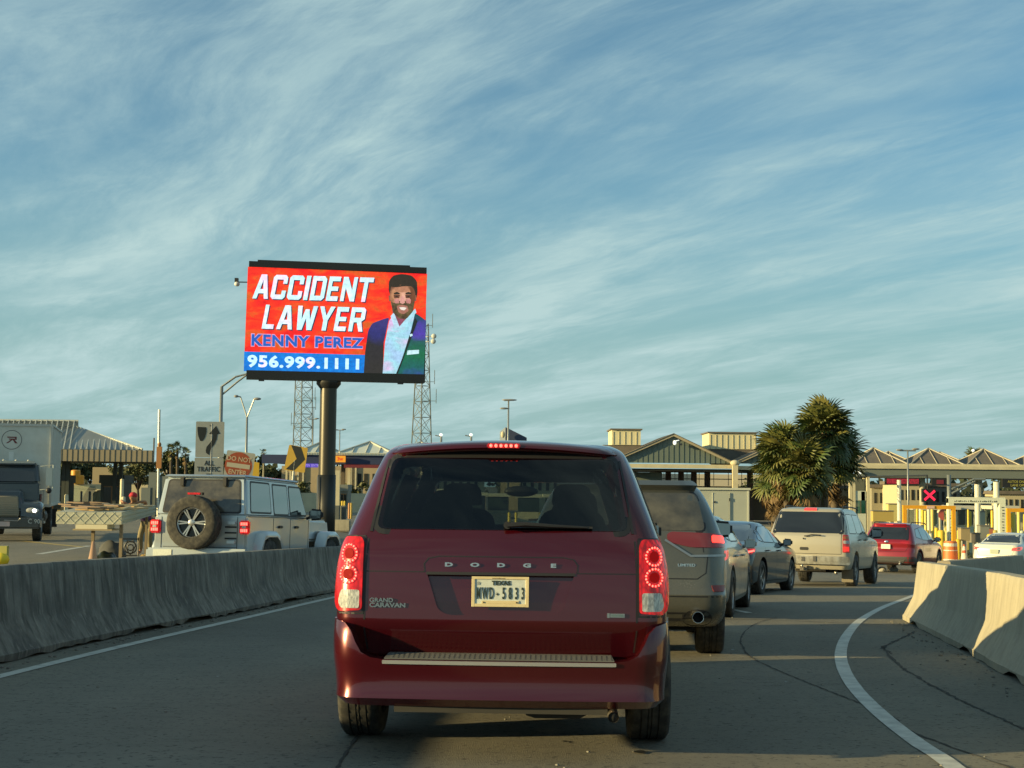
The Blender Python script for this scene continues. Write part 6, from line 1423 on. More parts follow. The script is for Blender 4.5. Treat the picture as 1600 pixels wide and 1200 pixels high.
poly(bm, [(x0, .2, zE + .02), (xe, .2, zE + .02), (xs_, 4.0, zs), (xr, 5.0, zs + .25), (xr, 5.0, zr), (x0, 5.0, zr)]); poly(bm, [(x0, 5.001, zr), (xr, 5.001, zr), (xr, 5.5, zs), (xe, 13.5, zE + .02), (x0, 13.5, zE + .02)]); poly(bm, [(xe, .2, zE + .02), (xe + .02, 13.5, zE + .02), (xs_, 9, zs), (xs_, 4.0, zs)])
mobj('roof', bm, MR, can)
ribs = []; k = x0 + .2
bm0 = B()
while k < xe:
    if k <= xr: top = Vector((k, 5.0, zr))
    else: t = (k - xr) / (xe - xr); top = Vector((k, 4.9 - 4.7 * t, zs + .2 + (zE - zs - .2) * t))
    a = Vector((k, .17, zE + .02)); n_ = Vector((0, -.5, 1)).normalized() * .07; bm = B(); w_ = Vector((.045, 0, 0))
    v_ = [bm.verts.new(q) for q in (a - w_, a + w_, top + w_, top - w_, a - w_ * .6 + n_, a + w_ * .6 + n_, top + w_ * .6 + n_, top - w_ * .6 + n_)]
    for f in ((4, 5, 6, 7), (0, 1, 5, 4), (1, 2, 6, 5), (3, 0, 4, 7)): bm.faces.new([v_[i] for i in f])
    mobj('roof_rib', bm, mat('rib_pale_metal', (.52, .53, .47), .4, .4), can); k += .39
bm = B(); tube(bm, [(xr - .1, 4.9, zs + .25), (xe, .2, zE + .08)], .07, 6); tube(bm, [(x0, 5, zr + .03), (xr, 5, zr + .03)], .08, 6); mobj('ridge_cap', bm, MATS['rib_pale_metal'], can)
warp(can, lambda v_: Vector((v_.x - .25 * max(0, v_.y), v_.y, v_.z)))
DK = mat('dark_green_steel', (.025, .035, .030), .6)
for px, Y in ((98, 98), (104, 98), (178, 100), (187, 100), (60, 99)):
    bm = B(); q = gp(px, Y); box(bm, q.x - cb.x - .12, q.x - cb.x + .12, Y - YC, Y - YC + .24, q.z - cb.z, zf1 + .06); mobj('column', bm, DK, can)
BOO = mat('booth_grey_green', (.045, .055, .05), .6, noise=(1, (.035, .045, .04), .3, .7))
def booth(label, px0, px1, py0, py1, Y, m=BOO, win=True, group=None):
    b = gp((px0 + px1) / 2, Y); w_ = (px1 - px0) / F * Y / 2; h = at(px0, py0, Y).z - b.z; r = thing('booth', label, 'booth', b, group=group)
    bm = B(); box(bm, -w_, w_, 0, 2.2, 0, h * .86); mobj('booth_wall', bm, m, r); bm = B(); box(bm, -w_ * 1.12, w_ * 1.12, -.15, 2.35, h * .78, h); mobj('booth_roof', bm, m, r)
    if win:
        bm = B(); box(bm, -w_ * .7, w_ * .7, -.03, -.001, h * .22, h * .68); mobj('window', bm, mat('booth_window_dark', (.006, .008, .008), .15), r)
        bm = B(); box(bm, -w_ * .06, w_ * .06, -.05, -.031, h * .22, h * .68); box(bm, -w_ * .72, w_ * .72, -.05, -.031, h * .68, h * .71); mobj('window_frame', bm, mat('frame_brown', (.22, .12, .05), .6), r)
    return r
booth('dark booth with brown framed window between canopy columns', 157, 192, 742, 790, 101); booth('dark booth beside the white cargo box under the canopy', 76, 100, 742, 790, 101)
bm = B(); a, c = gp(80, 99), gp(134, 99); prism(bm, [(a.x, 98, a.z), (c.x, 98, a.z), (c.x, 100, a.z), (a.x, 100, a.z)], (0, 0, .18)); bmesh.ops.bevel(bm, geom=bm.edges[:], offset=.05, segments=1, affect='EDGES'); tag(mobj('traffic_island', bm, mat('island_yellow', (.42, .33, .08), .7, noise=(1, (.33, .30, .18), .3, .7))), 'low yellow edged traffic island under the left canopy', 'island')
def bollard(px, Y, h, r, m, label, group, name='bollard'):
    b = gp(px, Y); bm = B(); lathe(bm, [(r, 0), (r, h - r * .5), (r * .7, h - r * .1), (.001, h)], 12); return tag(mobj(name, bm, m, loc=b, smooth=True), label, 'bollard', group)
WB = mat('cream_bollard', (.58, .54, .38), .6); YBO = mat('yellow_bollard', (.60, .42, .03), .5)
bollard(104, 97.5, 1.3, .14, WB, 'cream bollard at the foot of the left canopy columns', None); bollard(190, 97, 2.4, .13, WB, 'tall cream post right of the dark booth', None); bollard(193, 96, 1.2, .14, WB, 'short cream post right of the dark booth', None)
for px in (127, 140): bollard(px, 104, 1.5, .08, GALV, 'thin grey post beyond the left traffic island', 'thin posts beyond the left island')
for px, h in ((151.5, 1.0), (156, 1.1)): bollard(px, 104, h + .5, .28, mat('cream_drum', (.52, .50, .33), .6), 'cream coloured marker drum beside the dark booth', 'cream marker drums')
bm = B(); b = gp(80, 97); tube(bm, [(0, 0, 0), (0, 0, 2.6)], .16, 8); tag(mobj('post', bm, mat('rust_orange', (.30, .13, .04), .8), loc=b), 'rusty orange post just right of the truck box', 'post')
# slatted green fence and things beyond it
b = gp(105, 118); e = gp(150, 112); fr = thing('fence', 'dark green slatted steel fence seen under the left canopy', 'fence', b); L_ = (e - b).length; fr.rotation_euler = (0, 0, atan2(e.y - b.y, e.x - b.x)); hF = 1.9
bm = B(); box(bm, 0, L_, -.03, .03, .15, .22); box(bm, 0, L_, -.03, .03, hF - .3, hF - .24); mobj('rail', bm, DK, fr)
sm = None
for i in range(int(L_ / .22)):
    if sm is None: bm = B(); box(bm, 0, .09, -.05, -.031, .05, hF); o = mobj('slat', bm, mat('slat_green', (.11, .14, .10), .6), fr); sm = o.data
    else: o = bpy.data.objects.new('slat', sm); col.objects.link(o); o.parent = fr
    o.location = (i * .22, 0, 0)
b = gp(158, 150); bm = B(); box(bm, -1.0, 1.5, 0, 3, 0, at(150, 730, 150).z - b.z); tag(mobj('tan_block_building', bm, mat('tan_wall', (.30, .24, .14), .8), loc=b), 'small tan block building seen beneath the ribbed canopy', 'building')
bm = B(); b = gp(135, 140); e = gp(175, 140); box(bm, -4.5, 6, 0, .3, 0, 2.0); tag(mobj('boundary_wall', bm, mat('cream_wall', (.45, .40, .26), .8), loc=b), 'low cream wall with orange drums on it under the canopy', 'wall')
def drum(b, r, h, label, group, stripes=True, cat='traffic drum', name='traffic_drum'):
    ro = thing(name, label, cat, b, group=group); OR = mat('drum_orange', (.62, .16, .04), .55); WHI = mat('drum_white', (.62, .56, .44), .5)
    bm = B(); lathe(bm, [(r * 1.25, 0), (r * 1.25, .05), (r, .06), (r * .97, h * .5), (r * .88, h * .95), (r * .8, h), (.001, h)], 18); bo_ = mobj('drum_body', bm, OR, ro, ang=40)
    if stripes:
        for z0, z1 in ((.22, .36), (.52, .66), (.80, .92)):
            bm = B(); rr = lambda t: r * (1 - .12 * t) + .006; lathe(bm, [(rr(z0), h * z0), (rr(z1), h * z1)], 18); mobj('reflective_band', bm, WHI, ro)
    return ro
OD = mat('bright_orange', (.65, .28, .02), .5)
for px, r, h in ((117, .45, 1.3), (122.5, .28, .8), (126, .28, .8)):
    b = gp(px, 139.6); bm = B(); lathe(bm, [(r, 0), (r, h), (r * .7, h + .08), (.001, h + .08)], 14); tag(mobj('orange_drum', bm, OD, loc=Vector((b.x, b.y, b.z + 2.0)), ang=40), 'orange drum standing above the low cream wall under the canopy', 'drum', 'orange drums on the cream wall')
# ------------------------------------------------------------------ parked cars far away
def simplecar(label, px, Y, c, rz, tall=1.45, group='far parked cars under the left canopy', L=4.5):
    b = gp(px, Y); r = thing('parked_car', label, 'car', b, rz, group); h = tall; m = mat('far_car_%d' % int(c[0] * 100 + c[2] * 1000), c, .35, .2, coat=.6)
    bm = B(); prof = [(-L / 2, .3), (-L / 2, .8), (-L / 2 + .2, .95), (-L * .22, 1.0), (L * .2, .98), (L / 2 - .1, .8), (L / 2, .6), (L / 2, .3)]; prism(bm, [(x, -.85, z) for x, z in prof], (0, 1.7, 0)); bmesh.ops.recalc_face_normals(bm, faces=bm.faces); bmesh.ops.bevel(bm, geom=bm.edges[:], offset=.08, segments=2, affect='EDGES'); mobj('body', bm, m, r, ang=40)
    bm = B(); prof = [(-L * .36, .95), (-L * .22, h - .03), (L * .05, h - .03), (L * .22, .95)]; prism(bm, [(x, -.72, z) for x, z in prof], (0, 1.44, 0)); bmesh.ops.recalc_face_normals(bm, faces=bm.faces); mobj('window', bm, DGL, r)
    bm = B(); box(bm, -L * .21, L * .04, -.70, .70, h - .04, h + .02); mobj('roof', bm, m, r)
    for x in (-L * .3, L * .3):
        for y in (-.8, .8):
            bm = B(); lathe(bm, [(.001, -.1), (.32, -.1), (.32, .1), (.001, .1)], 14, 'Z', Matrix.Translation((x, y, .32)) @ Matrix.Rotation(pi / 2, 4, 'X')); mobj('tyre', bm, RUB, r)
    return r
for px, Y, c, rz, t, l in ((84, 175, (.5, .5, .47), .2, 1.45, 'white car nearest the truck box in the far parked row'), (100, 170, (.55, .56, .5), -.2, 1.7, 'white van like car in the far parked row'), (112, 178, (.10, .16, .26), .1, 1.5, 'blue car in the far parked row'), (126, 172, (.22, .23, .24), 0, 1.9, 'grey pickup height car in the far parked row'), (65, 172, (.06, .07, .07), .1, 1.5, 'dark car half behind the truck box far away')):
    simplecar(l, px, Y, c, rz, t)
for px, Y, c, l in ((590, 145, (.6, .58, .5), 'white car parked beyond the minivan left shoulder'), (478, 150, (.55, .53, .46), 'pale car beyond the chevron sign'), (495, 165, (.3, .3, .3), 'grey car beyond the dark billboard pole')): simplecar(l, px, Y, c, .1, group='far parked cars behind the billboard')

# ------------------------------------------------------------------ vendor stall with person
b = Vector((-8.45, 28.0)); vt = thing('vendor_table', 'long pale vendor table with patterned edge stacked with frames', 'table', (0, 0, 0)); 
zt_ = at(140, 800, 28).z
A_, B_, C_, D2 = Vector((at(88, 800, 28).x, 28)), Vector((at(190, 803, 28).x, 28)), Vector((at(243, 788, 37.5).x, 37.5)), Vector((at(147, 787, 37.5).x, 37.5))
org = Vector((B_.x, 28, gz(B_.x, 28))); vt.location = org
LAT = mat('quilted_cream', (.44, .44, .335), .7, noise=(5, (.33, .33, .26), .4, .6, (1, 1, 3)))
bm = B(); th = .24; v_ = [bm.verts.new((p.x - org.x, p.y - org.y, z - org.z)) for z in (zt_ - th, zt_) for p in (A_, B_, C_, D2)]
for f in ((3, 2, 1, 0), (4, 5, 6, 7), (0, 1, 5, 4), (1, 2, 6, 5), (2, 3, 7, 6), (3, 0, 4, 7)): bm.faces.new([v_[i] for i in f])
top = mobj('table_top', bm, LAT, vt)
def onface(p, q, n, name, parent):
    bm = B(); p3 = Vector((p.x - org.x, p.y - org.y, 0)); q3 = Vector((q.x - org.x, q.y - org.y, 0)); d = (q3 - p3).normalized(); nn = Vector((d.y, -d.x, 0)); L = (q3 - p3).length; z0 = zt_ - th - org.z
    k = -th
    while k < L:
        for sgn in (1, -1):
            a0 = max(0, k); a1 = min(L, k + th)
            za = z0 + (a0 - k) if sgn > 0 else z0 + th - (a0 - k); zb = z0 + (a1 - k) if sgn > 0 else z0 + th - (a1 - k)
            if a1 - a0 > .02: tube(bm, [p3 + d * a0 + nn * .002 + Vector((0, 0, za)), p3 + d * a1 + nn * .002 + Vector((0, 0, zb))], .007, 4)
        k += th * .8
    return tag(mobj(name, bm, mat('lattice_trim', (.43, .43, .33), .7), parent), kind='stuff')
onface(A_, B_, 1, 'quilt_ridge', top); onface(B_, C_, 1, 'quilt_ridge', top)
bm = B(); a3 = Vector((A_.x - org.x + .4, .02, zt_ - org.z - th - .09)); box(bm, a3.x, a3.x + .62, -.05, .5, a3.z, a3.z + .085); mobj('under_shelf', bm, mat('cream_board', (.62, .56, .38), .6), vt)
bm = B(); box(bm, a3.x - .05, a3.x + .72, -.06, .5, a3.z - .03, a3.z - .002); mobj('under_board', bm, mat('tan_board', (.33, .26, .14), .7), vt)
for p in (Vector((-.62, .25)), Vector((-.05, .2)), Vector((-.5, 5)), Vector((-.9, 8.8)), Vector((-.2 - 1.2, 9)), Vector((-1.8, 9))):
    bm = B(); z = gz(org.x + p.x, org.y + p.y) - org.z; box(bm, p.x - .03, p.x + .03, p.y - .03, p.y + .03, z, zt_ - org.z - th); mobj('leg', bm, mat('leg_wood', (.22, .17, .10), .7), vt)
# rods, planks, frames lying on the table
for i in range(16):
    t0 = random.uniform(.03, .75); u0 = random.uniform(.08, .9); ln = random.uniform(1.2, 2.6)
    base = A_.lerp(B_, u0).lerp(D2.lerp(C_, u0), t0); d = (D2 - A_).normalized(); d = Vector((d.x * cos(.3 * (i % 3 - 1)) - d.y * sin(.3 * (i % 3 - 1)), d.x * sin(.3 * (i % 3 - 1)) + d.y * cos(.3 * (i % 3 - 1))))
    z = zt_ + .012 + .02 * (i % 3); m = [mat('frame_wood', (.46, .30, .12), .6), mat('frame_tan', (.50, .40, .22), .6), mat('frame_dark_wood', (.14, .09, .05), .6)][i % 3]
    M_ = Matrix.Translation((base.x, base.y, z)) @ Matrix.Rotation(atan2(d.y, d.x), 4, 'Z'); bm = B(); ln = min(ln, (37.3 - base.y) * .9)
    if ln < .4: bm.free(); continue
    w_ = random.uniform(.05, .09); ww = random.uniform(.25, .45)
    if i % 2: box(bm, 0, ln, -w_, w_, 0, .03)
    else:
        box(bm, 0, ln, -ww, -ww + .05, 0, .03); box(bm, 0, ln, ww - .05, ww, 0, .03); box(bm, 0, .05, -ww + .051, ww - .051, 0, .028); box(bm, ln - .05, ln, -ww + .051, ww - .051, 0, .028)
    o = mobj('wooden_frame' if i % 2 == 0 else 'plank', bm, m); o.matrix_world = M_; cn = ('orange brown', 'pale tan', 'dark brown')[i % 3]; tag(o, cn + ' wooden picture frame lying flat on the vendor table' if i % 2 == 0 else cn + ' loose wooden plank lying flat on the vendor table', 'frame' if i % 2 == 0 else 'plank', cn + (' frames on the vendor table' if i % 2 == 0 else ' planks on the vendor table'))
# bag, ironwork, cone, board below the table
bg_ = gp(168, 28.8); bm = B(); bmesh.ops.create_icosphere(bm, subdivisions=4, radius=1)
from mathutils import noise as NZ
for v_ in bm.verts:
    n_ = NZ.noise(v_.co * 2.2) * .16 + NZ.noise(v_.co * 6) * .05; c = v_.co * (1 + n_); v_.co = Vector((c.x * .26, c.y * .22, max(-.22, c.z * .25) + .22))
tag(mobj('black_sack', bm, mat('black_plastic_sack', (.012, .018, .014), .35), loc=bg_, smooth=True), 'bulging black sack beneath the vendor table', 'sack')
bg2 = gp(178, 30.5); bm = B(); bmesh.ops.create_icosphere(bm, subdivisions=3, radius=1)
for v_ in bm.verts: n_ = NZ.noise(v_.co * 2.7 + Vector((3, 1, 0))) * .2; c = v_.co * (1 + n_); v_.co = Vector((c.x * .3, c.y * .22, max(-.3, c.z * .33) + .3))
tag(mobj('grey_bundle', bm, mat('grey_cloth_bundle', (.07, .075, .08), .9), loc=bg2, smooth=True), 'grey cloth bundle behind the black sack', 'bundle')
iw = gp(206, 28.6); ir = thing('wrought_iron_stand', 'black wrought iron scrollwork stand under the table end', 'iron stand', iw); IR = mat('wrought_iron', (.010, .010, .010), .5)
bm = B(); tube(bm, [(-.16, 0, 0), (-.16, 0, .78)], .014, 6); tube(bm, [(.16, 0, 0), (.16, 0, .78)], .014, 6)
for z in (.08, .42, .75): tube(bm, [(-.16, 0, z), (.16, 0, z)], .012, 6)
mobj('frame', bm, IR, ir)
for z, r in ((.24, .14), (.24, .08), (.58, .12), (.58, .06)):
    bm = B(); tube(bm, [(r * cos(a * pi / 10), .0, z + r * sin(a * pi / 10)) for a in range(21)], .014, 5); mobj('scroll', bm, IR, ir)
for sg in (1, -1): bm = B(); tube(bm, [(0, 0, .44), (sg * .05, 0, .5), (sg * .10, 0, .62), (sg * .06, 0, .72), (0, 0, .70)], .012, 5); tube(bm, [(0, 0, .02), (sg * .07, 0, .12), (sg * .14, 0, .05)], .012, 5); mobj('scroll', bm, IR, ir)
def cone(b, h, label, c=(.60, .13, .05), bands=((.45, .62), (.72, .86)), group=None):
    r = thing('traffic_cone', label, 'traffic cone', b, group=group); OR = mat('cone_%d' % int(c[0] * 100), c, .55); bm = B(); R = h * .2
    lathe(bm, [(R, .03), (R * .18, h), (.001, h)], 16); mobj('cone_body', bm, OR, r, smooth=True); bm = B(); box(bm, -R * 1.3, R * 1.3, -R * 1.3, R * 1.3, 0, .035); mobj('cone_base', bm, OR, r)
    for a, c_ in bands: bm = B(); f = lambda t: R * (1 - .82 * t) + .004; lathe(bm, [(f(a), .03 + (h - .03) * a), (f(c_), .03 + (h - .03) * c_)], 16); mobj('reflective_band', bm, mat('drum_white', (.62, .56, .44), .5), r)
    return r
cone(gp(148, 27.2), .72, 'faded plain traffic cone beside the vendor table leg', (.36, .22, .14), ())
# person leaning on the far end of the table
def skin_body(name, verts, edges, radii, m, parent, sub=2, root=0):
    me = bpy.data.meshes.new(name); me.from_pydata(verts, edges, []); o = bpy.data.objects.new(name, me); col.objects.link(o)
    md = o.modifiers.new('s', 'SKIN'); md.use_smooth_shade = True
    for i, r in enumerate(radii): me.skin_vertices[0].data[i].radius = (r, r * .85) if not isinstance(r, tuple) else r; 
    me.skin_vertices[0].data[root].use_root = True
    m2 = o.modifiers.new('u', 'SUBSURF'); m2.levels = sub; m2.render_levels = sub
    dg = bpy.context.evaluated_depsgraph_get(); m3 = bpy.data.meshes.new_from_object(o.evaluated_get(dg)); o.modifiers.clear(); o.data = m3; m3.materials.clear(); m3.materials.append(m)
    for p in m3.polygons: p.use_smooth = True
    o.parent = parent; return o
pz = gp(224, 38.4); per = thing('person', 'person in red cap and purple shirt bending over the vendor table', 'person', pz)
SKN = mat('skin_tan', (.32, .16, .08), .6)
tz = zt_ - pz.z
hip = Vector((.08, .30, .90)); ch = Vector((-.10, -.10, 1.22)); nk = Vector((-.24, -.26, 1.34)); hd_ = at(208, 777, 37.7) - pz
V_ = [hip, hip.lerp(ch, .5) + Vector((0, 0, .03)), ch, nk, hd_ + Vector((.05, .04, -.04)),
      ch + Vector((-.16, .0, .0)), Vector((-.50, -.35, tz + .10)), Vector((-.36, -.62, tz + .05)),
      ch + Vector((.20, -.02, .0)), Vector((.16, -.42, tz + .08)), Vector((-.16, -.66, tz + .05)),
      hip + Vector((-.11, 0, -.03)), Vector((-.12, .22, .50)), Vector((-.12, .34, .09)), Vector((-.14, .16, .05)),
      hip + Vector((.11, 0, -.03)), Vector((.14, .20, .50)), Vector((.15, .32, .09)), Vector((.13, .14, .05))]
E_ = [(0, 1), (1, 2), (2, 3), (3, 4), (2, 5), (5, 6), (6, 7), (2, 8), (8, 9), (9, 10), (0, 11), (11, 12), (12, 13), (13, 14), (0, 15), (15, 16), (16, 17), (17, 18)]
skin_body('body', V_, E_, [.15, .145, .16, .07, .065, .08, .05, .035, .08, .05, .035, .10, .07, .05, .045, .10, .07, .05, .045], SKN, per)
skin_body('shirt', [hip + Vector((0, 0, .02)), V_[1], ch, ch + Vector((-.17, 0, .0)), (ch + Vector((-.16, 0, 0))).lerp(V_[6], .55), ch + Vector((.2, -.02, 0)), (ch + Vector((.2, -.02, 0))).lerp(V_[9], .55), nk - Vector((0, 0, .03))], [(0, 1), (1, 2), (2, 3), (3, 4), (2, 5), (5, 6), (2, 7)], [.18, .175, .19, .11, .085, .11, .085, .085], mat('purple_shirt', (.075, .035, .13), .85), per)
skin_body('trousers', [hip, V_[11], V_[12], V_[13] + Vector((0, 0, .03)), V_[15], V_[16], V_[17] + Vector((0, 0, .03))], [(0, 1), (1, 2), (2, 3), (0, 4), (4, 5), (5, 6)], [.17, .13, .095, .08, .13, .095, .08], mat('khaki_trousers', (.20, .165, .09), .85), per)
bm = B(); ell(bm, hd_, (.085, .10, .115), 16, 12); ell(bm, hd_ + Vector((-.03, -.105, -.02)), (.014, .02, .018), 8, 6)
for sg in (1, -1): ell(bm, hd_ + Vector((sg * .087, 0, -.01)), (.012, .02, .03), 8, 6)
mobj('head', bm, SKN, per, smooth=True)
bm = B()
for sg in (1, -1): ell(bm, hd_ + Vector((sg * .033 - .02, -.098, .0)), (.013, .007, .009), 8, 6)
box(bm, hd_.x - .045, hd_.x + .015, hd_.y - .102, hd_.y - .09, hd_.z - .062, hd_.z - .052); mobj('face_features', bm, mat('dark_eye', (.03, .015, .012), .5), per)
bm = B(); ell(bm, hd_ + Vector((.0, .015, .045)), (.105, .12, .095), 16, 12); prism(bm, [hd_ + Vector((x, y, .03)) for x, y in ((-.08, -.08), (-.07, -.18), (-.02, -.21), (.04, -.19), (.07, -.08))], (0, 0, .015)); mobj('cap', bm, mat('red_cap', (.42, .02, .03), .8), per, smooth=True)
for ha, fa in ((V_[7], -1), (V_[10], 1)):
    for k in range(4):
        d0 = Vector((-.03 + .018 * k, -.04, -.015)); bm = B(); tube(bm, [ha + d0 * .4, ha + d0 + Vector((0, -.03, -.005)), ha + d0 + Vector((0, -.065 - .006 * (1 - abs(k - 1.5)), -.022))], .009, 6, radii=[.010, .009, .006]); mobj('finger', bm, SKN, per, smooth=True)
    bm = B(); tube(bm, [ha + Vector((fa * .02, 0, 0)), ha + Vector((fa * .05, -.03, -.01)), ha + Vector((fa * .045, -.06, -.018))], .01, 6); mobj('thumb', bm, SKN, per, smooth=True)
b = ground_at(222, 866); bm = B(); prism(bm, [(-.10, 0, 0), (.12, 0, 0), (.14, .0, .35), (.02, .0, .42), (-.10, 0, .30)], (0, .10, 0)); bmesh.ops.bevel(bm, geom=bm.edges[:], offset=.03, segments=2, affect='EDGES'); tag(mobj('yellow_bag', bm, mat('tan_yellow_bag', (.50, .36, .14), .7), loc=gp(224, 30)), 'tan yellow bag standing right of the iron scrollwork', 'bag')
# yellow marker at the very left edge
b = gp(4, 24); r = thing('marker_post', 'bright yellow object peeping over the barrier at far left edge', 'marker', b); h = at(4, 853, 24).z - b.z
bm = B(); box(bm, -.14, .12, -.05, .05, 0, h); mobj('post_body', bm, mat('dull_yellow', (.36, .34, .08), .7), r); bm = B(); ell(bm, (.03, -.10, h - .22), (.16, .10, .11)); mobj('yellow_cap', bm, mat('bright_yellow', (.75, .55, .02), .5), r, smooth=True)
# ------------------------------------------------------------------ palms and trees
def fan_mesh(nb=17, L=1.0, spread=2.0, droop=.35, rnd=None):
    """a fan palm leaf: petiole along +X then a fan of narrow blades"""
    bm = B(); pet = .50 * L
    tube(bm, [(0, 0, 0), (pet * .5, 0, .05 * L), (pet, 0, 0)], .012 * L, 4, radii=[.018 * L, .013 * L, .010 * L])
    for i in range(nb):
        a = (i / (nb - 1) - .5) * spread * 2; l = (.50 + .10 * cos(a)) * L * rnd.uniform(.88, 1.06); d = Vector((cos(a), sin(a), rnd.uniform(-.08, .06))); n = Vector((-sin(a), cos(a), 0)); w = .034 * L; o = Vector((pet, 0, 0))
        p1 = o + d * l * .45; p2 = o + d * l * .8 + Vector((0, 0, -droop * l * .25)); p3 = o + d * l * .98 + Vector((0, 0, -droop * l * .65))
        for A, Bq, wa, wb in ((o, p1, .006, w), (p1, p2, w, w * .7), (p2, p3, w * .7, .002)):
            v_ = [bm.verts.new(q) for q in (A - n * wa, A + n * wa + Vector((0, 0, wa * .6)), Bq + n * wb + Vector((0, 0, wb * .6)), Bq - n * wb)]; bm.faces.new(v_)
    return bm
FROND = {}
def frond_data(kind):
    if kind not in FROND:
        m = {'green': mat('palm_green', (.095, .115, .026), .6, noise=(3, (.15, .15, .04), .3, .7)), 'dark': mat('palm_dark_green', (.050, .085, .022), .5, noise=(3, (.05, .075, .02), .3, .7)), 'yellow': mat('palm_yellow_green', (.15, .135, .035), .55, noise=(3, (.10, .11, .03), .3, .7)), 'dead': mat('palm_dead_brown', (.19, .12, .045), .8, noise=(3, (.11, .075, .04), .3, .7))}[kind]
        for o in list(MATS.values()): pass
        out = []
        rnd = random.Random(len(FROND) + 11)
        for k in range(3):
            bm = fan_mesh(19, 1.0, 2.1 if kind != 'dead' else 1.0, .35 if kind != 'dead' else .8, rnd); me = bpy.data.meshes.new('frond'); bm.to_mesh(me); bm.free(); me.materials.append(m); out.append(me)
        FROND[kind] = out
    return FROND[kind]
def palm(label, base, H, R, n=70, skirt=26, trunk_r=.22, seed=1, lean=(0, 0), group=None):
    rnd = random.Random(seed); root = thing('palm_tree', label, 'palm tree', base, group=group)
    TR = mat('palm_trunk', (.11, .085, .055), .9, noise=(5, (.06, .045, .03), .35, .7, (1, 1, 3)), bump=(14, 1, .03, (1, 1, 2.5)))
    bm = B(); c = Vector((lean[0], lean[1], H)); pts = [Vector((0, 0, -.1)), c * .3 + Vector((.03, 0, 0)), c * .7, c]; tube(bm, pts, trunk_r, 12, radii=[trunk_r * 1.15, trunk_r, trunk_r * .9, trunk_r * .7]); 
    for k in range(int(H * 9)):
        a = rnd.uniform(0, 2 * pi); z = rnd.uniform(.2, H); p = c * (z / H) + Vector((cos(a), sin(a), 0)) * trunk_r * .95; q = p + Vector((cos(a), sin(a), .8)) * .12; prism(bm, [p + Vector((-sin(a), cos(a), 0)) * .04, p - Vector((-sin(a), cos(a), 0)) * .04, q], (0, 0, .03))
    tr = mobj('trunk', bm, TR, root, smooth=True)
    def fr(kind, az, el, roll, sc, org):
        me = rnd.choice(frond_data(kind)); o = bpy.data.objects.new('frond', me); col.objects.link(o); o.parent = root
        o.matrix_local = Matrix.Translation(org) @ Matrix.Rotation(az, 4, 'Z') @ Matrix.Rotation(-el, 4, 'Y') @ Matrix.Rotation(roll, 4, 'X') @ Matrix.Scale(sc, 4)
    for i in range(n):
        t = (i + .5) / n; el = radians(82) - t * radians(125) + rnd.uniform(-.15, .15); az = i * 2.4 + rnd.uniform(-.2, .2)
        kind = rnd.choice(['green', 'green', 'dark', 'yellow']) if t < .6 else rnd.choice(['dark', 'green', 'green', 'yellow', 'dark'])
        if rnd.random() < .10: kind = 'yellow'
        fr(kind, az, el, rnd.uniform(-.8, .8), R * rnd.uniform(.62, 1.08), c + Vector((0, 0, .25 - .5 * t)))
    for i in range(skirt):
        t = i / max(1, skirt); fr('dead' if rnd.random() < .75 else 'yellow', rnd.uniform(0, 2 * pi), radians(-50) - t * radians(35), rnd.uniform(-.6, .6), R * rnd.uniform(.7, .95), c + Vector((0, 0, -.2 - .9 * t)))
    return root
YP = 75.0
def palm_at(px, py, r_px, Y, label, seed, n=70, skirt=26, lean=0, group=None, tr=.22):
    b = gp(px - lean, Y); c = at(px, py, Y); H = c.z - b.z; return palm(label, b, H, r_px / F * Y / 1.02, n, skirt, tr, seed, (c.x - b.x, 0), group)
palm_at(1288, 676, 55, YP, 'tallest of the fan palms in the roadside clump', 1, 96, 6, 2)
palm_at(1226, 711, 55, YP - 2, 'fan palm leaning left in the roadside clump, brown skirt below', 2, 96, 12, -8)
palm_at(1306, 716, 56, YP + 2, 'lower dark fan palm at the right of the roadside clump', 3, 84, 10, 4)
palm_at(1256, 736, 56, YP - 3, 'short fan palm in the middle of the clump behind the tan SUV', 4, 84, 14, 2)
palm_at(1212, 742, 46, YP - 1, 'lowest fan palm at the left foot of the roadside clump', 6, 60, 18, 2)
palm_at(1523, 722, 24, 165, 'distant palm above the right hand pyramid roofs', 5, 40, 6)
GR2 = 'far palms beyond the white road signs'
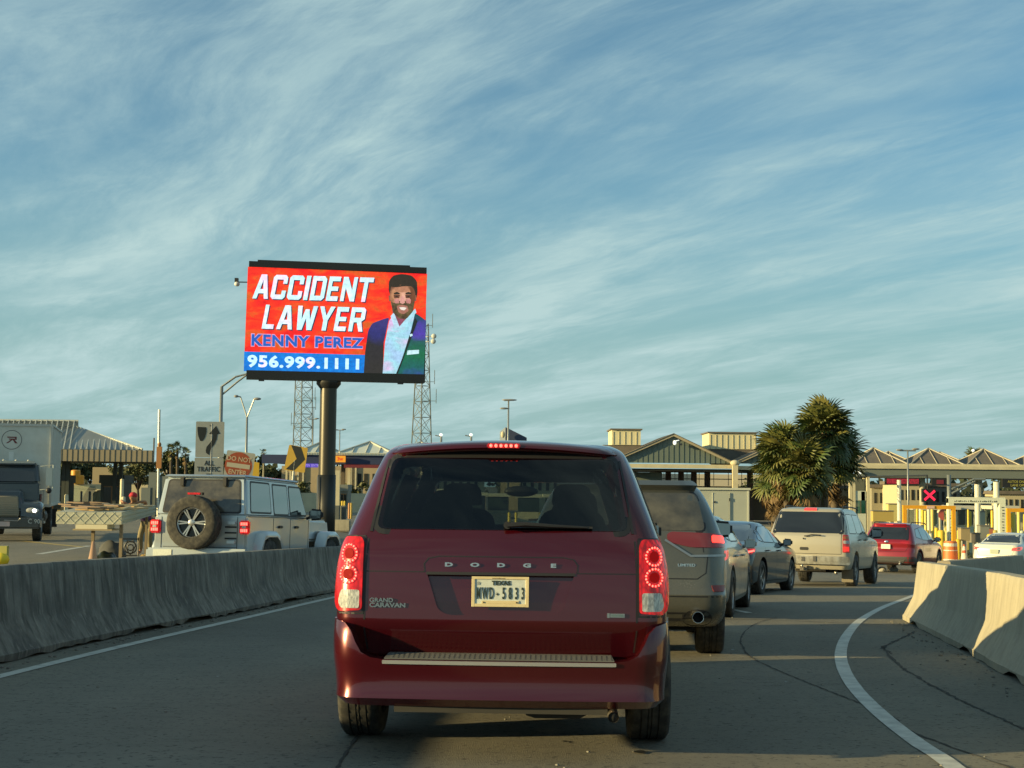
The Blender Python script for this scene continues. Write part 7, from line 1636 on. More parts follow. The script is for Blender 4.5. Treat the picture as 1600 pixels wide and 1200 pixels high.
def broadleaf(label, px, Y, py_top, w_px, seed, trunk=True, m=None, dens=900, base_py=None, group=None, cat='tree', leaf=.16):
    rnd = random.Random(seed); b = gp(px, Y); root = thing('tree' if trunk else 'bush', label, cat, b, group=group); H = at(px, py_top, Y).z - b.z; W_ = w_px / F * Y / 2
    m = m or mat('leaf_olive', (.055, .070, .022), .7, noise=(.8, (.10, .10, .035), .3, .7)); TR = mat('tree_bark', (.06, .045, .035), .9)
    cl = []
    if trunk:
        bm = B(); fork = Vector((0, 0, H * .32)); tube(bm, [(0, 0, 0), (.05, 0, H * .18), fork], .2, 8, radii=[H * .035, H * .028, H * .022])
        for k in range(8):
            a = 2 * pi * k / 8 + rnd.uniform(-.3, .3); e = Vector((cos(a) * W_ * rnd.uniform(.45, .85), sin(a) * W_ * .6, H * rnd.uniform(.6, .9))); mid = fork.lerp(e, .5) + Vector((0, 0, H * .05)); tube(bm, [fork, mid, e], .05, 5, radii=[H * .016, H * .010, H * .004]); cl += [e, mid.lerp(e, .6)]
        mobj('trunk', bm, TR, root, smooth=True); zc_ = .66
    else: zc_ = .5
    for k in range(10):
        a = rnd.uniform(0, 2 * pi); r = rnd.uniform(.2, .8); cl.append(Vector((cos(a) * W_ * r, sin(a) * W_ * r * .7, H * (zc_ + rnd.uniform(-.25, .25)))))
    bm = B()
    for c in cl:
        for k in range(dens // len(cl)):
            d = Vector((rnd.gauss(0, 1), rnd.gauss(0, 1), rnd.gauss(0, .7))) * W_ * .17; p = c + d
            if p.z < .05 or p.z > H * 1.04: continue
            u_ = Vector((rnd.gauss(0, 1), rnd.gauss(0, 1), rnd.gauss(0, 1))).normalized(); w_ = u_.cross(Vector((rnd.gauss(0, 1), rnd.gauss(0, 1), rnd.gauss(0, 1)))).normalized(); s_ = leaf * rnd.uniform(.6, 1.4)
            bm.faces.new([bm.verts.new(p + u_ * s_), bm.verts.new(p + w_ * s_ * .6), bm.verts.new(p - u_ * s_), bm.verts.new(p - w_ * s_ * .6)])
    mobj('crown', bm, m, root); return root
broadleaf('spreading bare-trunked tree beneath the right end of the ribbed canopy', 215, 130, 712, 62, 21, dens=2600, leaf=.13)
broadleaf('tree with twin dark stems in the middle of the canopy opening', 184, 135, 715, 30, 22, dens=700, leaf=.13)
LD_ = mat('leaf_dark', (.030, .045, .018), .75, noise=(.8, (.06, .07, .025), .3, .7))
for i, (px, py, w, Y, l) in enumerate(((262, 702, 30, 190, 'far dark tree just right of the thin sign pole'), (282, 706, 30, 200, 'far tree left of the white keep right sign'), (298, 716, 24, 195, 'lower far tree touching the keep right sign'), (362, 702, 34, 210, 'far dark tree top between the two white signs'), (398, 706, 30, 205, 'far dark tree above the yellow panel'), (412, 724, 34, 150, 'dark bushy tree between yellow panel and chevron'), (432, 728, 34, 152, 'dark bushy tree just left of the chevron'))):
    broadleaf(l, px, Y, py, w * 1.1, 40 + i, dens=1100, m=LD_, leaf=.26 if Y > 180 else .2, group='far trees behind the road signs')
for i, (px, py, w, Y, l) in enumerate(((556, 742, 36, 140, 'tree with thin foliage beside the grey booth behind the billboard'), (588, 748, 30, 142, 'bush touching the minivan left roof edge'), (470, 745, 30, 145, 'bush below the purple sign'), (95, 718, 60, 230, 'far tree line piece seen under the canopy left part'), (140, 716, 60, 235, 'far tree mass in the middle under the canopy'), (40, 718, 60, 230, 'far tree mass behind the box truck'))):
    broadleaf(l, px, Y, py, w * 1.15, 60 + i, trunk=i > 2, cat='tree' if i > 2 or i == 0 else 'bush', dens=900, m=LD_ if i > 2 else None, leaf=.18 if Y < 200 else .35)
for i, (px, py, l) in enumerate(((267, 704, 'tall feathery palm just right of the thin sign pole'), (277, 700, 'tallest palm left of the white arrow sign'), (290, 709, 'palm nearest the white arrow sign'))): palm_at(px, py, 11, 185, l, 80 + i, 18, 2, group=GR2, tr=.2)
palm_at(412, 708, 8, 260, 'tiny distant palm above the blue fascia end', 90, 16, 2)
for i, (px, py, w, Y) in enumerate(((1340, 752, 40, 150), (1310, 760, 40, 152), (1378, 766, 30, 150), (1180, 745, 50, 165), (1500, 770, 60, 150), (1570, 765, 60, 150), (1440, 765, 60, 152))):
    broadleaf(('olive tree behind the palms, near the first canopy column', 'olive tree right behind the palm trunks', 'dark tree seen below the red lit sign', 'dark tree left of the palm clump', 'dark tree under the canopy near the signal arm', 'dark tree far right under the canopy', 'dark tree behind the red cross signal')[i], px, Y, py, w * 1.1, 110 + i, dens=900, m=LD_ if i > 2 else None, leaf=.2)

# ------------------------------------------------------------------ shared building helpers
CREAM = mat('cream_paint', (.56, .50, .33), .7, noise=(1.2, (.46, .41, .27), .3, .7)); GG = mat('grey_green_cladding', (.13, .165, .145), .7, noise=(.8, (.11, .14, .125), .3, .7)); SHING = mat('brown_grey_roofing', (.16, .135, .105), .85, noise=(1.5, (.11, .095, .08), .3, .7)); NAVY = mat('navy_fascia', (.018, .030, .085), .6)
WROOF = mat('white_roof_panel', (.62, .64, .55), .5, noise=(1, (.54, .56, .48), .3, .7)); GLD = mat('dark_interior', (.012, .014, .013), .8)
def bxo(name, parent, m, *a, **k): bm = B(); box(bm, *a); return mobj(name, bm, m, parent, **k)
def pyramid(parent, xa, xb, ya, yb, z0, zp, m, trimm, seams=3, name='roof', tr=.10):
    xc, yc = (xa + xb) / 2, (ya + yb) / 2; bm = B(); cs = [(xa, ya, z0), (xb, ya, z0), (xb, yb, z0), (xa, yb, z0)]
    for i in range(4): poly(bm, [cs[i], cs[(i + 1) % 4], (xc, yc, zp)])
    o = mobj(name, bm, m, parent); 
    for i in range(4): b2 = B(); tube(b2, [Vector(cs[i]) + Vector((0, 0, .03)), Vector((xc, yc, zp + .05))], tr, 5); mobj('hip_rib', b2, trimm, o)
    for k in range(1, seams + 1):
        t = k / (seams + 1); p = Vector((xa + (xb - xa) * t, ya, z0 + .03)); d = min(t, 1 - t) * 2; q = Vector((p.x, ya + (yc - ya) * d, z0 + (zp - z0) * d + .03)); b2 = B(); tube(b2, [p, q], tr * .6, 4); mobj('roof_seam', b2, trimm, o)
    return o

# ------------------------------------------------------------------ blue fronted toll canopy behind the billboard
Y2 = 122.0; b2p = gp(500, Y2); tcn_ = thing('toll_canopy', 'toll canopy with navy fascia and white pyramid roofs behind the billboard pole', 'canopy', b2p)
X2 = lambda px, Y=Y2: at(px, 720, Y).x - b2p.x
Z2 = lambda py, px=500, Y=Y2: at(px, py, Y).z - b2p.z
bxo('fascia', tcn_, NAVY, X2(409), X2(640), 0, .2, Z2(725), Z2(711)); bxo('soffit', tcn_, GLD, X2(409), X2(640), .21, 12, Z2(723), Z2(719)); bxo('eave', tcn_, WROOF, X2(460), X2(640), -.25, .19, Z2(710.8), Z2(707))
bm = B()
for px in range(462, 640, 4): box(bm, X2(px), X2(px + 2), -.30, -.251, Z2(710.5), Z2(707.5))
tag(mobj('eave_corrugation', bm, mat('eave_shadow_grey', (.35, .36, .31), .6), tcn_), kind='stuff')
for a, c, p in ((463, 520, 689.5), (529, 612, 688), (614, 690, 688)): pyramid(tcn_, X2(a), X2(c), .3, 8, Z2(707), Z2(p), WROOF, mat('roof_trim_grey', (.38, .39, .34), .6), 3)
for px, w in ((410, 1.5), (447, 3), (453, 3), (545, 5)): bxo('column', tcn_, CREAM, X2(px - w / 2), X2(px + w / 2), .4, .8, 0, Z2(724))
bxo('column', tcn_, mat('brown_column', (.10, .08, .055), .7), X2(531), X2(537), 1, 1.5, 0, Z2(724))
ls = bxo('purple_led_sign', tcn_, emis('led_purple', (.10, .05, .62), .55), X2(477), X2(497), -.25, -.01, Z2(730.5), Z2(724.5))
bxo('red_led_sign', tcn_, emis('led_dull_red', (.30, .006, .012), .5, (9, (.08, .004, .006), None, (6, 1, 1))), X2(538), X2(600), -.25, -.01, Z2(730.5), Z2(725.5))
os_ = bxo('orange_sign', tcn_, emis('led_orange', (.95, .36, .015), .75), X2(521), X2(540.5), -.6, -.3, Z2(722), Z2(712)); t_ = text('letter', '3', .42, emis('led_red_text', (.7, .05, .01), .8), os_, (X2(530), -.61, Z2(717)), ext=.01, offset=.015); text('letter', 'w', .42, emis('led_red_text', (.7, .05, .01), .8), os_, (X2(534.5), -.61, Z2(717)), ext=.01, offset=.015)
text('letter', 'OPEN SENTRI', .30, emis('led_pale_purple', (.45, .35, .9), .8), ls, (X2(487), -.26, Z2(727.5)), ext=.005, sx=.75)
b = gp(570, 150); w0 = thing('tan_building', 'long tan building wall seen below the navy canopy', 'building', b); xx = lambda px: at(px, 740, 150).x - b.x; zz2 = lambda py: at(570, py, 150).z - b.z
bxo('wall', w0, mat('tan_wall2', (.36, .29, .18), .8, noise=(1, (.30, .24, .15), .3, .7)), xx(440), xx(625), 0, 6, 0, zz2(729))
for px in (549, 556, 466, 474, 505): bxo('pilaster', w0, CREAM, xx(px - 1.2), xx(px + 1.2), -.2, -.01, 0, zz2(729))
for px in (562, 572, 585): bxo('window', w0, GLD, xx(px - 3), xx(px + 3), -.05, -.01, zz2(760), zz2(740))
b = gp(560, 112); bm = B(); box(bm, at(440, 770, 112).x - b.x, at(640, 770, 112).x - b.x, 0, .4, 0, at(560, 775, 112).z - b.z + .2); tag(mobj('low_wall', bm, CREAM, loc=b), 'low cream kerb wall behind the billboard pole', 'wall')
bo = booth('grey toll booth with yellow bollards, between billboard pole and minivan', 530.5, 543, 757, 800, 100, mat('booth_grey', (.16, .17, .15), .6), True)
for px in (531, 535, 538.5): bollard(px, 97.5, 1.05, .07, YBO, 'slim yellow bollard in front of the grey toll booth', 'yellow bollards by the grey toll booth')
bxg = gp(526, 96); bm = B(); box(bm, -.18, .18, 0, .3, 0, at(526, 735, 96).z - bxg.z); tag(mobj('cream_post', bm, CREAM, loc=bxg), 'cream square post immediately right of the billboard pole', 'post')
for px, Y, l in ((527, 80, 'left'), (537, 80.5, 'right')):
    b = gp(px, Y); bm = B(); box(bm, -.16, .16, -.2, .2, 0, .95); bmesh.ops.bevel(bm, geom=bm.edges[:], offset=.03, segments=1, affect='EDGES'); tag(mobj('grey_block', bm, mat('block_grey', (.10, .11, .10), .8), loc=b), l + ' of two dark grey blocks right of the billboard pole', 'block')
b = gp(530, 66); bm = B(); box(bm, -.9, .55, -.2, .3, 0, .55); bmesh.ops.bevel(bm, geom=bm.edges[:], offset=.05, segments=2, affect='EDGES'); tag(mobj('kerb_block', bm, CB2, loc=b), 'pale concrete block beyond the off-roader bonnet', 'block')
for px, c in ((546, (.35, .16, .05)), (549, (.45, .30, .06))): bollard(px, 90, 1.0, .08, mat('post_%d' % px, c, .6), 'short %s post by the minivan left edge' % ('rust' if px == 546 else 'ochre'), None)
b = gp(241, 90); gc = thing('grey_cabinet', 'pair of grey green steel cabinets behind the thin sign pole', 'cabinet', b); xx = lambda px: at(px, 760, 90).x - b.x; z_ = lambda py: at(241, py, 90).z - b.z
bxo('cabinet_box', gc, mat('cabinet_grey_green', (.12, .14, .13), .6), xx(232), xx(244), 0, .6, 0, z_(738)); bxo('cabinet_box', gc, MATS['cabinet_grey_green'], xx(244.5), xx(303), .1, .5, z_(790), z_(744)); bxo('cabinet_box', gc, MATS['cabinet_grey_green'], xx(226), xx(240), -.8, -.2, 0, z_(762))
b = gp(285, 150); fe = thing('fence', 'rust brown picket fence left of the keep right sign', 'fence', b); bm = B(); box(bm, -1.6, 3.5, 0, .05, .3, .4); box(bm, -1.6, 3.5, 0, .05, 1.7, 1.8); mobj('rail', bm, mat('rust_rail', (.14, .09, .06), .8), fe)
sm = None
for i in range(28):
    if sm is None: bm = B(); box(bm, 0, .1, -.04, 0, 0, 2.5); o = mobj('picket', bm, mat('rust_picket', (.20, .14, .09), .8), fe); sm = o.data
    else: o = bpy.data.objects.new('picket', sm); col.objects.link(o); o.parent = fe
    o.location = (-1.6 + i * .18, 0, 0)
b = gp(285, 210); bm = B(); box(bm, -3, 3, 0, 4, 0, at(285, 733, 210).z - b.z); tag(mobj('pale_building', bm, mat('pale_far_wall', (.45, .40, .30), .8), loc=b), 'small pale building among far trees left of the arrow sign', 'building')
# dark blue wing roof behind the minivan
b = gp(800, 170); wr = thing('wing_roof_building', 'dark blue slanted roof peak rising behind the minivan brake light', 'building', b); xx = lambda px: at(px, 680, 170).x - b.x; z_ = lambda py: at(800, py, 170).z - b.z
bm = B(); prism(bm, [(xx(790), -1, z_(668)), (xx(823), -1, z_(684)), (xx(823), -1, z_(700)), (xx(790), -1, z_(700))], (0, 6, 0)); mobj('roof', bm, mat('blue_black_roof', (.030, .042, .085), .6), wr)
bm = B(); prism(bm, [(xx(781), -.5, z_(675)), (xx(789.8), -1, z_(668)), (xx(789.8), -1, z_(700)), (xx(781), -.5, z_(700))], (0, 5, 0)); mobj('gable', bm, mat('blue_grey_gable', (.10, .14, .20), .6), wr)
bxo('wall', wr, mat('tan_wall2'), xx(783), xx(822), -.2, 4, 0, z_(700.5)); bm = B(); ell(bm, (xx(786), -1.6, z_(680)), (.25, .2, .4)); mobj('wall_lamp', bm, CREAM, wr)

# lanes and booths straight ahead, seen through the minivan glass and over the traffic
for i, (px0, px1, py0, Y, l) in enumerate(((640, 755, 744, 128, 'cream toll office straight ahead behind the minivan, left part'), (812, 948, 746, 130, 'cream toll office straight ahead behind the minivan, right part'))):
    b = gp((px0 + px1) / 2, Y); r = thing('toll_office', l, 'building', b); xx = lambda px: at(px, 780, Y).x - b.x; z_ = lambda py: at(px0, py, Y).z - b.z
    bxo('wall', r, CREAM, xx(px0), xx(px1), 0, 5, 0, z_(py0)); bxo('roof', r, SHING, xx(px0) - .2, xx(px1) + .2, -.4, 5.2, z_(py0) + .001, z_(py0) + .3)
    k = px0 + 5
    while k < px1 - 8: bxo('window', r, GLD, xx(k), xx(k + 5), -.04, -.001, z_(py0 + 20), z_(py0 + 7)); k += 12
for i, px in enumerate((690, 742, 778, 826, 868, 912)):
    b = gp(px, 104 + (i % 3) * 3); r = thing('booth', 'toll booth number lane straight ahead, seen through the minivan glass'.replace('number lane', ('far left', 'left', 'middle left', 'middle right', 'right', 'far right')[i]), 'booth', b)
    bxo('booth_wall', r, CREAM, -.8, .8, 0, 2, 0, 1.05); bxo('window', r, mat('booth_glass', (.03, .05, .045), .1, coat=1), -.78, .78, .02, 1.98, 1.051, 2.1); bxo('booth_roof', r, mat('booth_roof_pale', (.50, .48, .38), .6), -.95, .95, -.15, 2.15, 2.101, 2.35)
    for k in (-1.6, 1.5): bollard(px + k * 12, 100, 1.1, .10, YBO, 'yellow bollard in the lanes hidden behind the minivan', 'yellow bollards straight ahead')
# ------------------------------------------------------------------ gabled station in the middle right
Y3 = 132.0; b3p = gp(1060, Y3); gs = thing('inspection_station', 'gabled grey green station with cream trim and raised roof boxes behind the SUV', 'building', b3p)
X3 = lambda px, Y=Y3: at(px, 720, Y).x - b3p.x
Z3 = lambda py, px=1060, Y=Y3: at(px, py, Y).z - b3p.z
def gable(parent, pxa, pxp, pxb, pye, pyp, depth=14):
    xa, xp, xb, ze, zp = X3(pxa), X3(pxp), X3(pxb), Z3(pye, (pxa + pxb) / 2), Z3(pyp, pxp)
    bm = B(); prism(bm, [(xa, 0, ze), (xb, 0, ze), (xp, 0, zp)], (0, .15, 0)); bmesh.ops.recalc_face_normals(bm, faces=bm.faces); g = mobj('gable_wall', bm, GG, parent)
    sm = None; k = xa + .15
    while k < xb - .1:
        zt3 = ze + (zp - ze) * ((k - xa) / (xp - xa) if k < xp else (xb - k) / (xb - xp))
        if zt3 - ze > .15: bxo('cladding_rib', g, mat('cladding_rib_green', (.11, .145, .125), .7), k, k + .06, -.035, -.001, ze + .02, zt3 - .06)
        k += .48
    bm = B()
    prism(bm, [(xa - .3, -.35, ze - .25), (xa - .3, -.35, ze + .02), (xp, -.35, zp + .30), (xp, -.35, zp + .02)], (0, .33, 0)); prism(bm, [(xp + .001, -.35, zp + .02), (xp + .001, -.35, zp + .30), (xb + .3, -.35, ze + .02), (xb + .3, -.35, ze - .25)], (0, .33, 0)); bmesh.ops.recalc_face_normals(bm, faces=bm.faces); mobj('barge_board', bm, mat('tan_barge', (.36, .31, .21), .7), g)
    bm = B(); sx = -.235 * depth
    for p, q in (((xa - .3, ze), (xp, zp + .29)), ((xp + .01, zp + .29), (xb + .3, ze))):
        poly(bm, [(p[0], -.4, p[1]), (q[0], -.4, q[1]), (q[0], depth, q[1]), (p[0], depth, p[1])]); poly(bm, [(p[0], -.4, p[1] - .06), (p[0], depth, p[1] - .06), (q[0], depth, q[1] - .06), (q[0], -.4, q[1] - .06)])
    mobj('roof', bm, SHING, g); return g
g1 = gable(gs, 952, 1052, 1146, 723.5, 682); g2_ = gable(gs, 1149, 1232, 1310, 725, 690)
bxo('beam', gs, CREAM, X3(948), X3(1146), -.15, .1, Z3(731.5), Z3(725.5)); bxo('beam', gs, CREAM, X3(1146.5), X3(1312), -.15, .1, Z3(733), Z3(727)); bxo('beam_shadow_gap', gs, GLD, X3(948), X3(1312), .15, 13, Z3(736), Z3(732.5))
def clere(px0, px1, py0, py1, dep, Y):
    a, c = at(px0, py1, Y), at(px1, py1, Y); z0 = a.z - b3p.z; z1 = at(px0, py0, Y).z - b3p.z; r = bxo('roof_box', gs, mat('cream_clerestory', (.62, .57, .36), .7), a.x - b3p.x, c.x - b3p.x, Y - Y3, Y - Y3 + dep, z0, z1)
    k = a.x - b3p.x + .1
    while k < c.x - b3p.x: bxo('clerestory_rib', r, mat('cream_rib', (.50, .45, .28), .7), k, k + .07, Y - Y3 - .04, Y - Y3 - .001, z0 + .05, z1 - .18); k += .55
    bxo('roof_base', r, SHING, a.x - b3p.x - .8, c.x - b3p.x + 1.2, Y - Y3 + .1, Y - Y3 + dep + 2, z0 - 1.2, z0 - .002); bxo('clerestory_roof', r, SHING, a.x - b3p.x - .15, c.x - b3p.x + .15, Y - Y3 - .2, Y - Y3 + dep + .2, z1, z1 + .12)
clere(956, 1001, 671.5, 695, 5, Y3 + 3); clere(1108, 1182, 676.5, 701.5, 5, Y3 + 7)
bxo('post', gs, CREAM, X3(1143), X3(1151), -.8, -.3, 0, Z3(721)); bm = B(); ell(bm, (X3(1147), -.55, Z3(723)), (.45, .35, .3)); mobj('post_head', bm, CREAM, gs, smooth=True)
bm = B(); ell(bm, (X3(1053), -.6, Z3(692)), (.16, .16, .22)); tube(bm, [(X3(1053), -.6, Z3(690)), (X3(1060), -.4, Z3(688))], .05, 5); mobj('security_light', bm, mat('lamp_white', (.75, .75, .68)), gs, smooth=True); bm = B(); box(bm, X3(1060), X3(1065), -.5, -.3, Z3(696), Z3(693)); mobj('wall_camera', bm, SHING, gs)
for px in (1040, 1056, 1077, 1098, 1120, 1165, 1190): bxo('brick_pier', gs, mat('brown_pier', (.085, .06, .045), .8), X3(px - 4), X3(px + 4), 6, 6.8, 0, Z3(735))
for px in (1050, 1068, 1088, 1108, 1132, 1156, 1178): bxo('mullion', gs, mat('white_mullion', (.45, .46, .42), .5), X3(px), X3(px + .8), 7.1, 7.2, Z3(758), Z3(737))
bxo('transom', gs, mat('white_mullion'), X3(985), X3(1190), 7.12, 7.19, Z3(748), Z3(746.5))
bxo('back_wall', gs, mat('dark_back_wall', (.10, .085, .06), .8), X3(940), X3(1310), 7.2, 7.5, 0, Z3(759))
b = gp(1120, 175); pw = thing('bright_gap_wall', 'pale wall added to brighten the gaps between the station brick piers', 'building', b); xx = lambda px: at(px, 760, 175).x - b.x  # pale wall added behind so the openings between the piers look bright
bxo('wall', pw, mat('pale_far_wall', (.45, .40, .30), .8), xx(1010), xx(1330), 0, 5, 0, at(1120, 741, 175).z - b.z)
bxo('counter_wall', gs, GG, X3(985), X3(1040), 3, 3.3, 0, Z3(738))
# pale equipment container
b = gp(1128, 68); ec = thing('equipment_container', 'pale grey equipment container with a door, in front of the station', 'container', b); xx = lambda px: at(px, 790, 68).x - b.x; z_ = lambda py: at(1128, py, 68).z - b.z
CT = mat('container_pale', (.40, .42, .35), .55, noise=(1.2, (.35, .37, .31), .3, .7)); bxo('container_box', ec, CT, xx(1060), xx(1170), 0, 1.6, 0, z_(765.5)); bxo('container_roof', ec, mat('container_trim', (.50, .51, .42), .5), xx(1058), xx(1172.5), -.08, 1.65, z_(765.4), z_(762))
bxo('container_door', ec, CT, xx(1114), xx(1139), -.035, -.001, z_(815), z_(771)); bm = B()
for px in (1113, 1139.5): box(bm, xx(px), xx(px) + .025, -.05, -.002, z_(818), z_(770))
mobj('door_frame', bm, mat('container_trim'), ec); bm = B(); box(bm, xx(1115.5), xx(1117.5), -.07, -.036, z_(786), z_(783)); box(bm, xx(1139.3), xx(1140.5), -.07, -.051, z_(783), z_(778)); mobj('door_lock', bm, BLK, ec); bxo('corner_post', ec, mat('container_trim'), xx(1168), xx(1170.5), -.03, -.001, 0, z_(766))

# ------------------------------------------------------------------ toll plaza on the right
Y4 = 106.0; b4p = gp(1450, Y4); tp = thing('toll_plaza_canopy', 'long toll canopy with row of brown pyramid roofs across the right side', 'canopy', b4p)
X4 = lambda px, Y=Y4: at(px, 735, Y).x - b4p.x
Z4 = lambda py, px=1450, Y=Y4: at(px, py, Y).z - b4p.z
FG = mat('fascia_grey_green', (.15, .17, .145), .6)
slope = .012
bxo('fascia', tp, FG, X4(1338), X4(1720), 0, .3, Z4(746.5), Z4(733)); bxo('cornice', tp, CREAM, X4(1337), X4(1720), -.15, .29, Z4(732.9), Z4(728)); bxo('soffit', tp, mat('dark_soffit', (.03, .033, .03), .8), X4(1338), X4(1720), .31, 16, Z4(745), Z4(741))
RT = mat('roof_rib_cream', (.34, .31, .235), .6)
for k in range(5):
    a = 1337 + 88.3 * k; py0 = 727.5 + (0 if k == 0 else 0); pyramid(tp, X4(a), X4(a + 86.5), .5, 5.2, Z4(726.5), Z4(699.5), SHING, RT, 3, tr=.055); bxo('eave_beam', tp, CREAM, X4(a - 1), X4(a + 87), .3, .49, Z4(727.9), Z4(724.5))
    pyramid(tp, X4(a - 22), X4(a + 62), 7.5, 13, Z4(726.5), Z4(701), SHING, RT, 3, tr=.055)
for i, px in enumerate((1338, 1357, 1448, 1538, 1620)):
    bm = B(); lathe(bm, [(.22, 0), (.22, Z4(760)), (.27, Z4(758.5)), (.27, Z4(754)), (.22, Z4(753)), (.22, Z4(745))], 14, 'Z', Matrix.Translation((X4(px), 1.2, 0))); mobj('column', bm, CREAM if i < 2 else mat('column_grey_cream', (.42, .40, .30), .7), tp, smooth=True)
bxo('side_roof', tp, mat('salmon_soffit', (.46, .34, .22), .7), X4(1306), X4(1336.5), 2, 5, Z4(740), Z4(733)); bm = B(); ell(bm, (X4(1341), -.25, Z4(739)), (.22, .15, .15)); mobj('wall_lamp', bm, mat('lamp_white', (.75, .75, .68)), tp)
# booth with green glass
b = gp(1346, 100); gb = thing('booth', 'cream framed toll booth with green glass left of the plaza columns', 'booth', b); xx = lambda px: at(px, 780, 100).x - b.x; z_ = lambda py: at(1346, py, 100).z - b.z
for px in (1329.5, 1334.5, 1357): bxo('booth_post', gb, CREAM, xx(px - 2.2), xx(px + 2.2), 0, .25, 0, z_(745))
bxo('booth_panel', gb, mat('pale_panel', (.52, .54, .44), .6), xx(1337), xx(1353), .05, .12, z_(782), z_(767)); bxo('window', gb, mat('green_glass_panel', (.05, .13, .10), .1, coat=1), xx(1337), xx(1344), .05, .1, z_(802), z_(782.5)); bxo('window', gb, mat('dark_green_glass', (.01, .06, .045), .1, coat=1), xx(1346), xx(1352), .05, .1, z_(802), z_(768)); bxo('booth_panel', gb, MATS['pale_panel'], xx(1337), xx(1353), .05, .12, 0, z_(802.5)); bxo('booth_wall', gb, mat('shadow_wall', (.10, .11, .09), .8), xx(1334), xx(1356), .6, 1.6, 0, z_(748))
# signs under the canopy
s_ = thing('led_sign', 'wide red lit message sign under the plaza canopy', 'lit sign', at(1410, 752, 104.5)); bm = B(); box(bm, -1.25, 1.3, 0, .25, -.26, .26); mobj('sign_case', bm, BBK, s_); bm = B(); box(bm, -1.15, 1.2, -.03, -.001, -.18, .18); mobj('sign_face', bm, emis('led_crimson', (.62, .006, .035), .7, (7, (.12, .004, .01), None, (3, 1, 1))), s_)
s_ = thing('led_sign', 'dim dark red message sign right of the crossed lane signal column', 'lit sign', at(1468, 753, 104.5)); bm = B(); box(bm, -.55, .55, 0, .25, -.26, .26); mobj('sign_case', bm, BBK, s_); bm = B(); box(bm, -.22, .3, -.03, -.001, -.15, .15); mobj('sign_face', bm, emis('led_dim_red', (.25, .01, .02), .5), s_)
s_ = thing('led_sign', 'dark message sign with yellow lettering at far right under canopy', 'lit sign', at(1590, 755, 104.5)); bm = B(); box(bm, -1.1, 1.1, 0, .25, -.33, .33); mobj('sign_case', bm, BBK, s_); text('letter', 'AUTOS ONLY', .26, emis('led_yellow', (.5, .42, .05), .6), s_, (0, -.02, .1), ext=.005, sx=.9); text('letter', 'LANE OPEN', .26, emis('led_yellow', (.5, .42, .05), .6), s_, (.1, -.02, -.16), ext=.005, sx=.9)
s_ = thing('lane_signal', 'black lane signal showing a red cross', 'signal', at(1452.5, 774, 86)); bm = B(); box(bm, -.42, .42, 0, .3, -.40, .40); mobj('signal_case', bm, BBK, s_); RX = emis('red_cross_led', (.95, .01, .05), 1.5)
for a in (radians(42), radians(-42)): bm = B(); box(bm, -.42, .42, -.04, -.01, -.065, .065, Matrix.Rotation(a, 4, 'Y')); mobj('cross_arm', bm, RX, s_, loc=(0, -.002 if a > 0 else 0, 0))
bm = B(); tube(bm, [(0, .3, 0), (0, .45, 0), (0, .45, 1.2), (0, 18, 1.25)], .05, 6); mobj('bracket', bm, BBK, s_)
# poles, signal arm
for px, py, Y, r, l in ((1405, 750, 72, .11, 'left of three white posts, rising over the red crossover'), (1527, 757, 70, .13, 'middle of three white posts, between the booths at right'), (1557, 753, 69, .14, 'right of three white posts, above the white saloon')):
    b = gp(px, Y); bm = B(); H = at(px, py, Y).z - b.z; lathe(bm, [(r, 0), (r, H), (.001, H)], 10); tag(mobj('white_post', bm, mat('white_post_paint', (.66, .64, .50), .6), loc=b, smooth=False), l, 'post', 'tall white posts of the plaza')
b = gp(1483, 92); ms = thing('signal_mast', 'grey mast with truss arm reaching right under the plaza canopy', 'mast', b); H = at(1483, 742, 92).z - b.z; LM = mat('mast_grey', (.22, .24, .22), .5, .5)
bm = B(); tube(bm, [(0, 0, 0), (0, 0, H)], .13, 10); mobj('pole', bm, LM, ms, smooth=True)
q = lambda px, py: Vector((at(px, py, 92).x - b.x, -.2, at(px, py, 92).z - b.z))
for a, c in ((q(1486, 764), q(1520, 749)), (q(1486, 771), q(1522, 752)), (q(1520, 749), q(1538, 749))): bm = B(); tube(bm, [a, c], .075, 8); mobj('truss_arm', bm, LM, ms)
for t in (.25, .6): bm = B(); tube(bm, [q(1486, 764).lerp(q(1520, 749), t), q(1486, 771).lerp(q(1522, 752), t)], .05, 6); mobj('truss_brace', bm, LM, ms)
# gantries
YG = mat('gantry_yellow', (.78, .36, .01), .45, noise=(3, (.66, .30, .01), .3, .7))
def gantry(label, pxa, pxb, py, Y, t=.13, m=YG, cols=True):
    b = gp((pxa + pxb) / 2, Y); r = thing('height_gantry', label, 'gantry', b); xa, xb = at(pxa, py, Y).x - b.x, at(pxb, py, Y).x - b.x; H = at(pxa, py, Y).z - b.z
    bxo('gantry_post', r, m, xa - t / 2, xa + t / 2, 0, t, -.3, H); bxo('gantry_post', r, m, xb - t / 2, xb + t / 2, 0, t, -.3, H); bxo('gantry_beam', r, m, xa - t / 2, xb + t / 2, -.002, t + .002, H + .001, H + t); return r, xa, xb, H
g_, xa, xb, H = gantry('bright yellow clearance gantry behind the orange striped drum', 1414, 1490.5, 795, 60, .15)
xm = at(1454, 790, 60).x - g_.location.x; bm = B(); box(bm, xm - .16, xm + .16, -.03, -.003, H + .02, H + .13); mobj('clearance_label', bm, mat('label_pale_pink', (.62, .42, .33), .6), g_)
gantry('bright yellow clearance gantry cut off by the right edge', 1576.5, 1660, 800, 62, .16)
WG = mat('white_gantry_paint', (.66, .68, .52), .6)
b = gp(1527, 64); wg = thing('sensor_gantry', 'white perforated sensor gantry between the two yellow gantries', 'gantry', b); xx = lambda px: at(px, 800, 64).x - b.x; z_ = lambda py: at(1527, py, 64).z - b.z
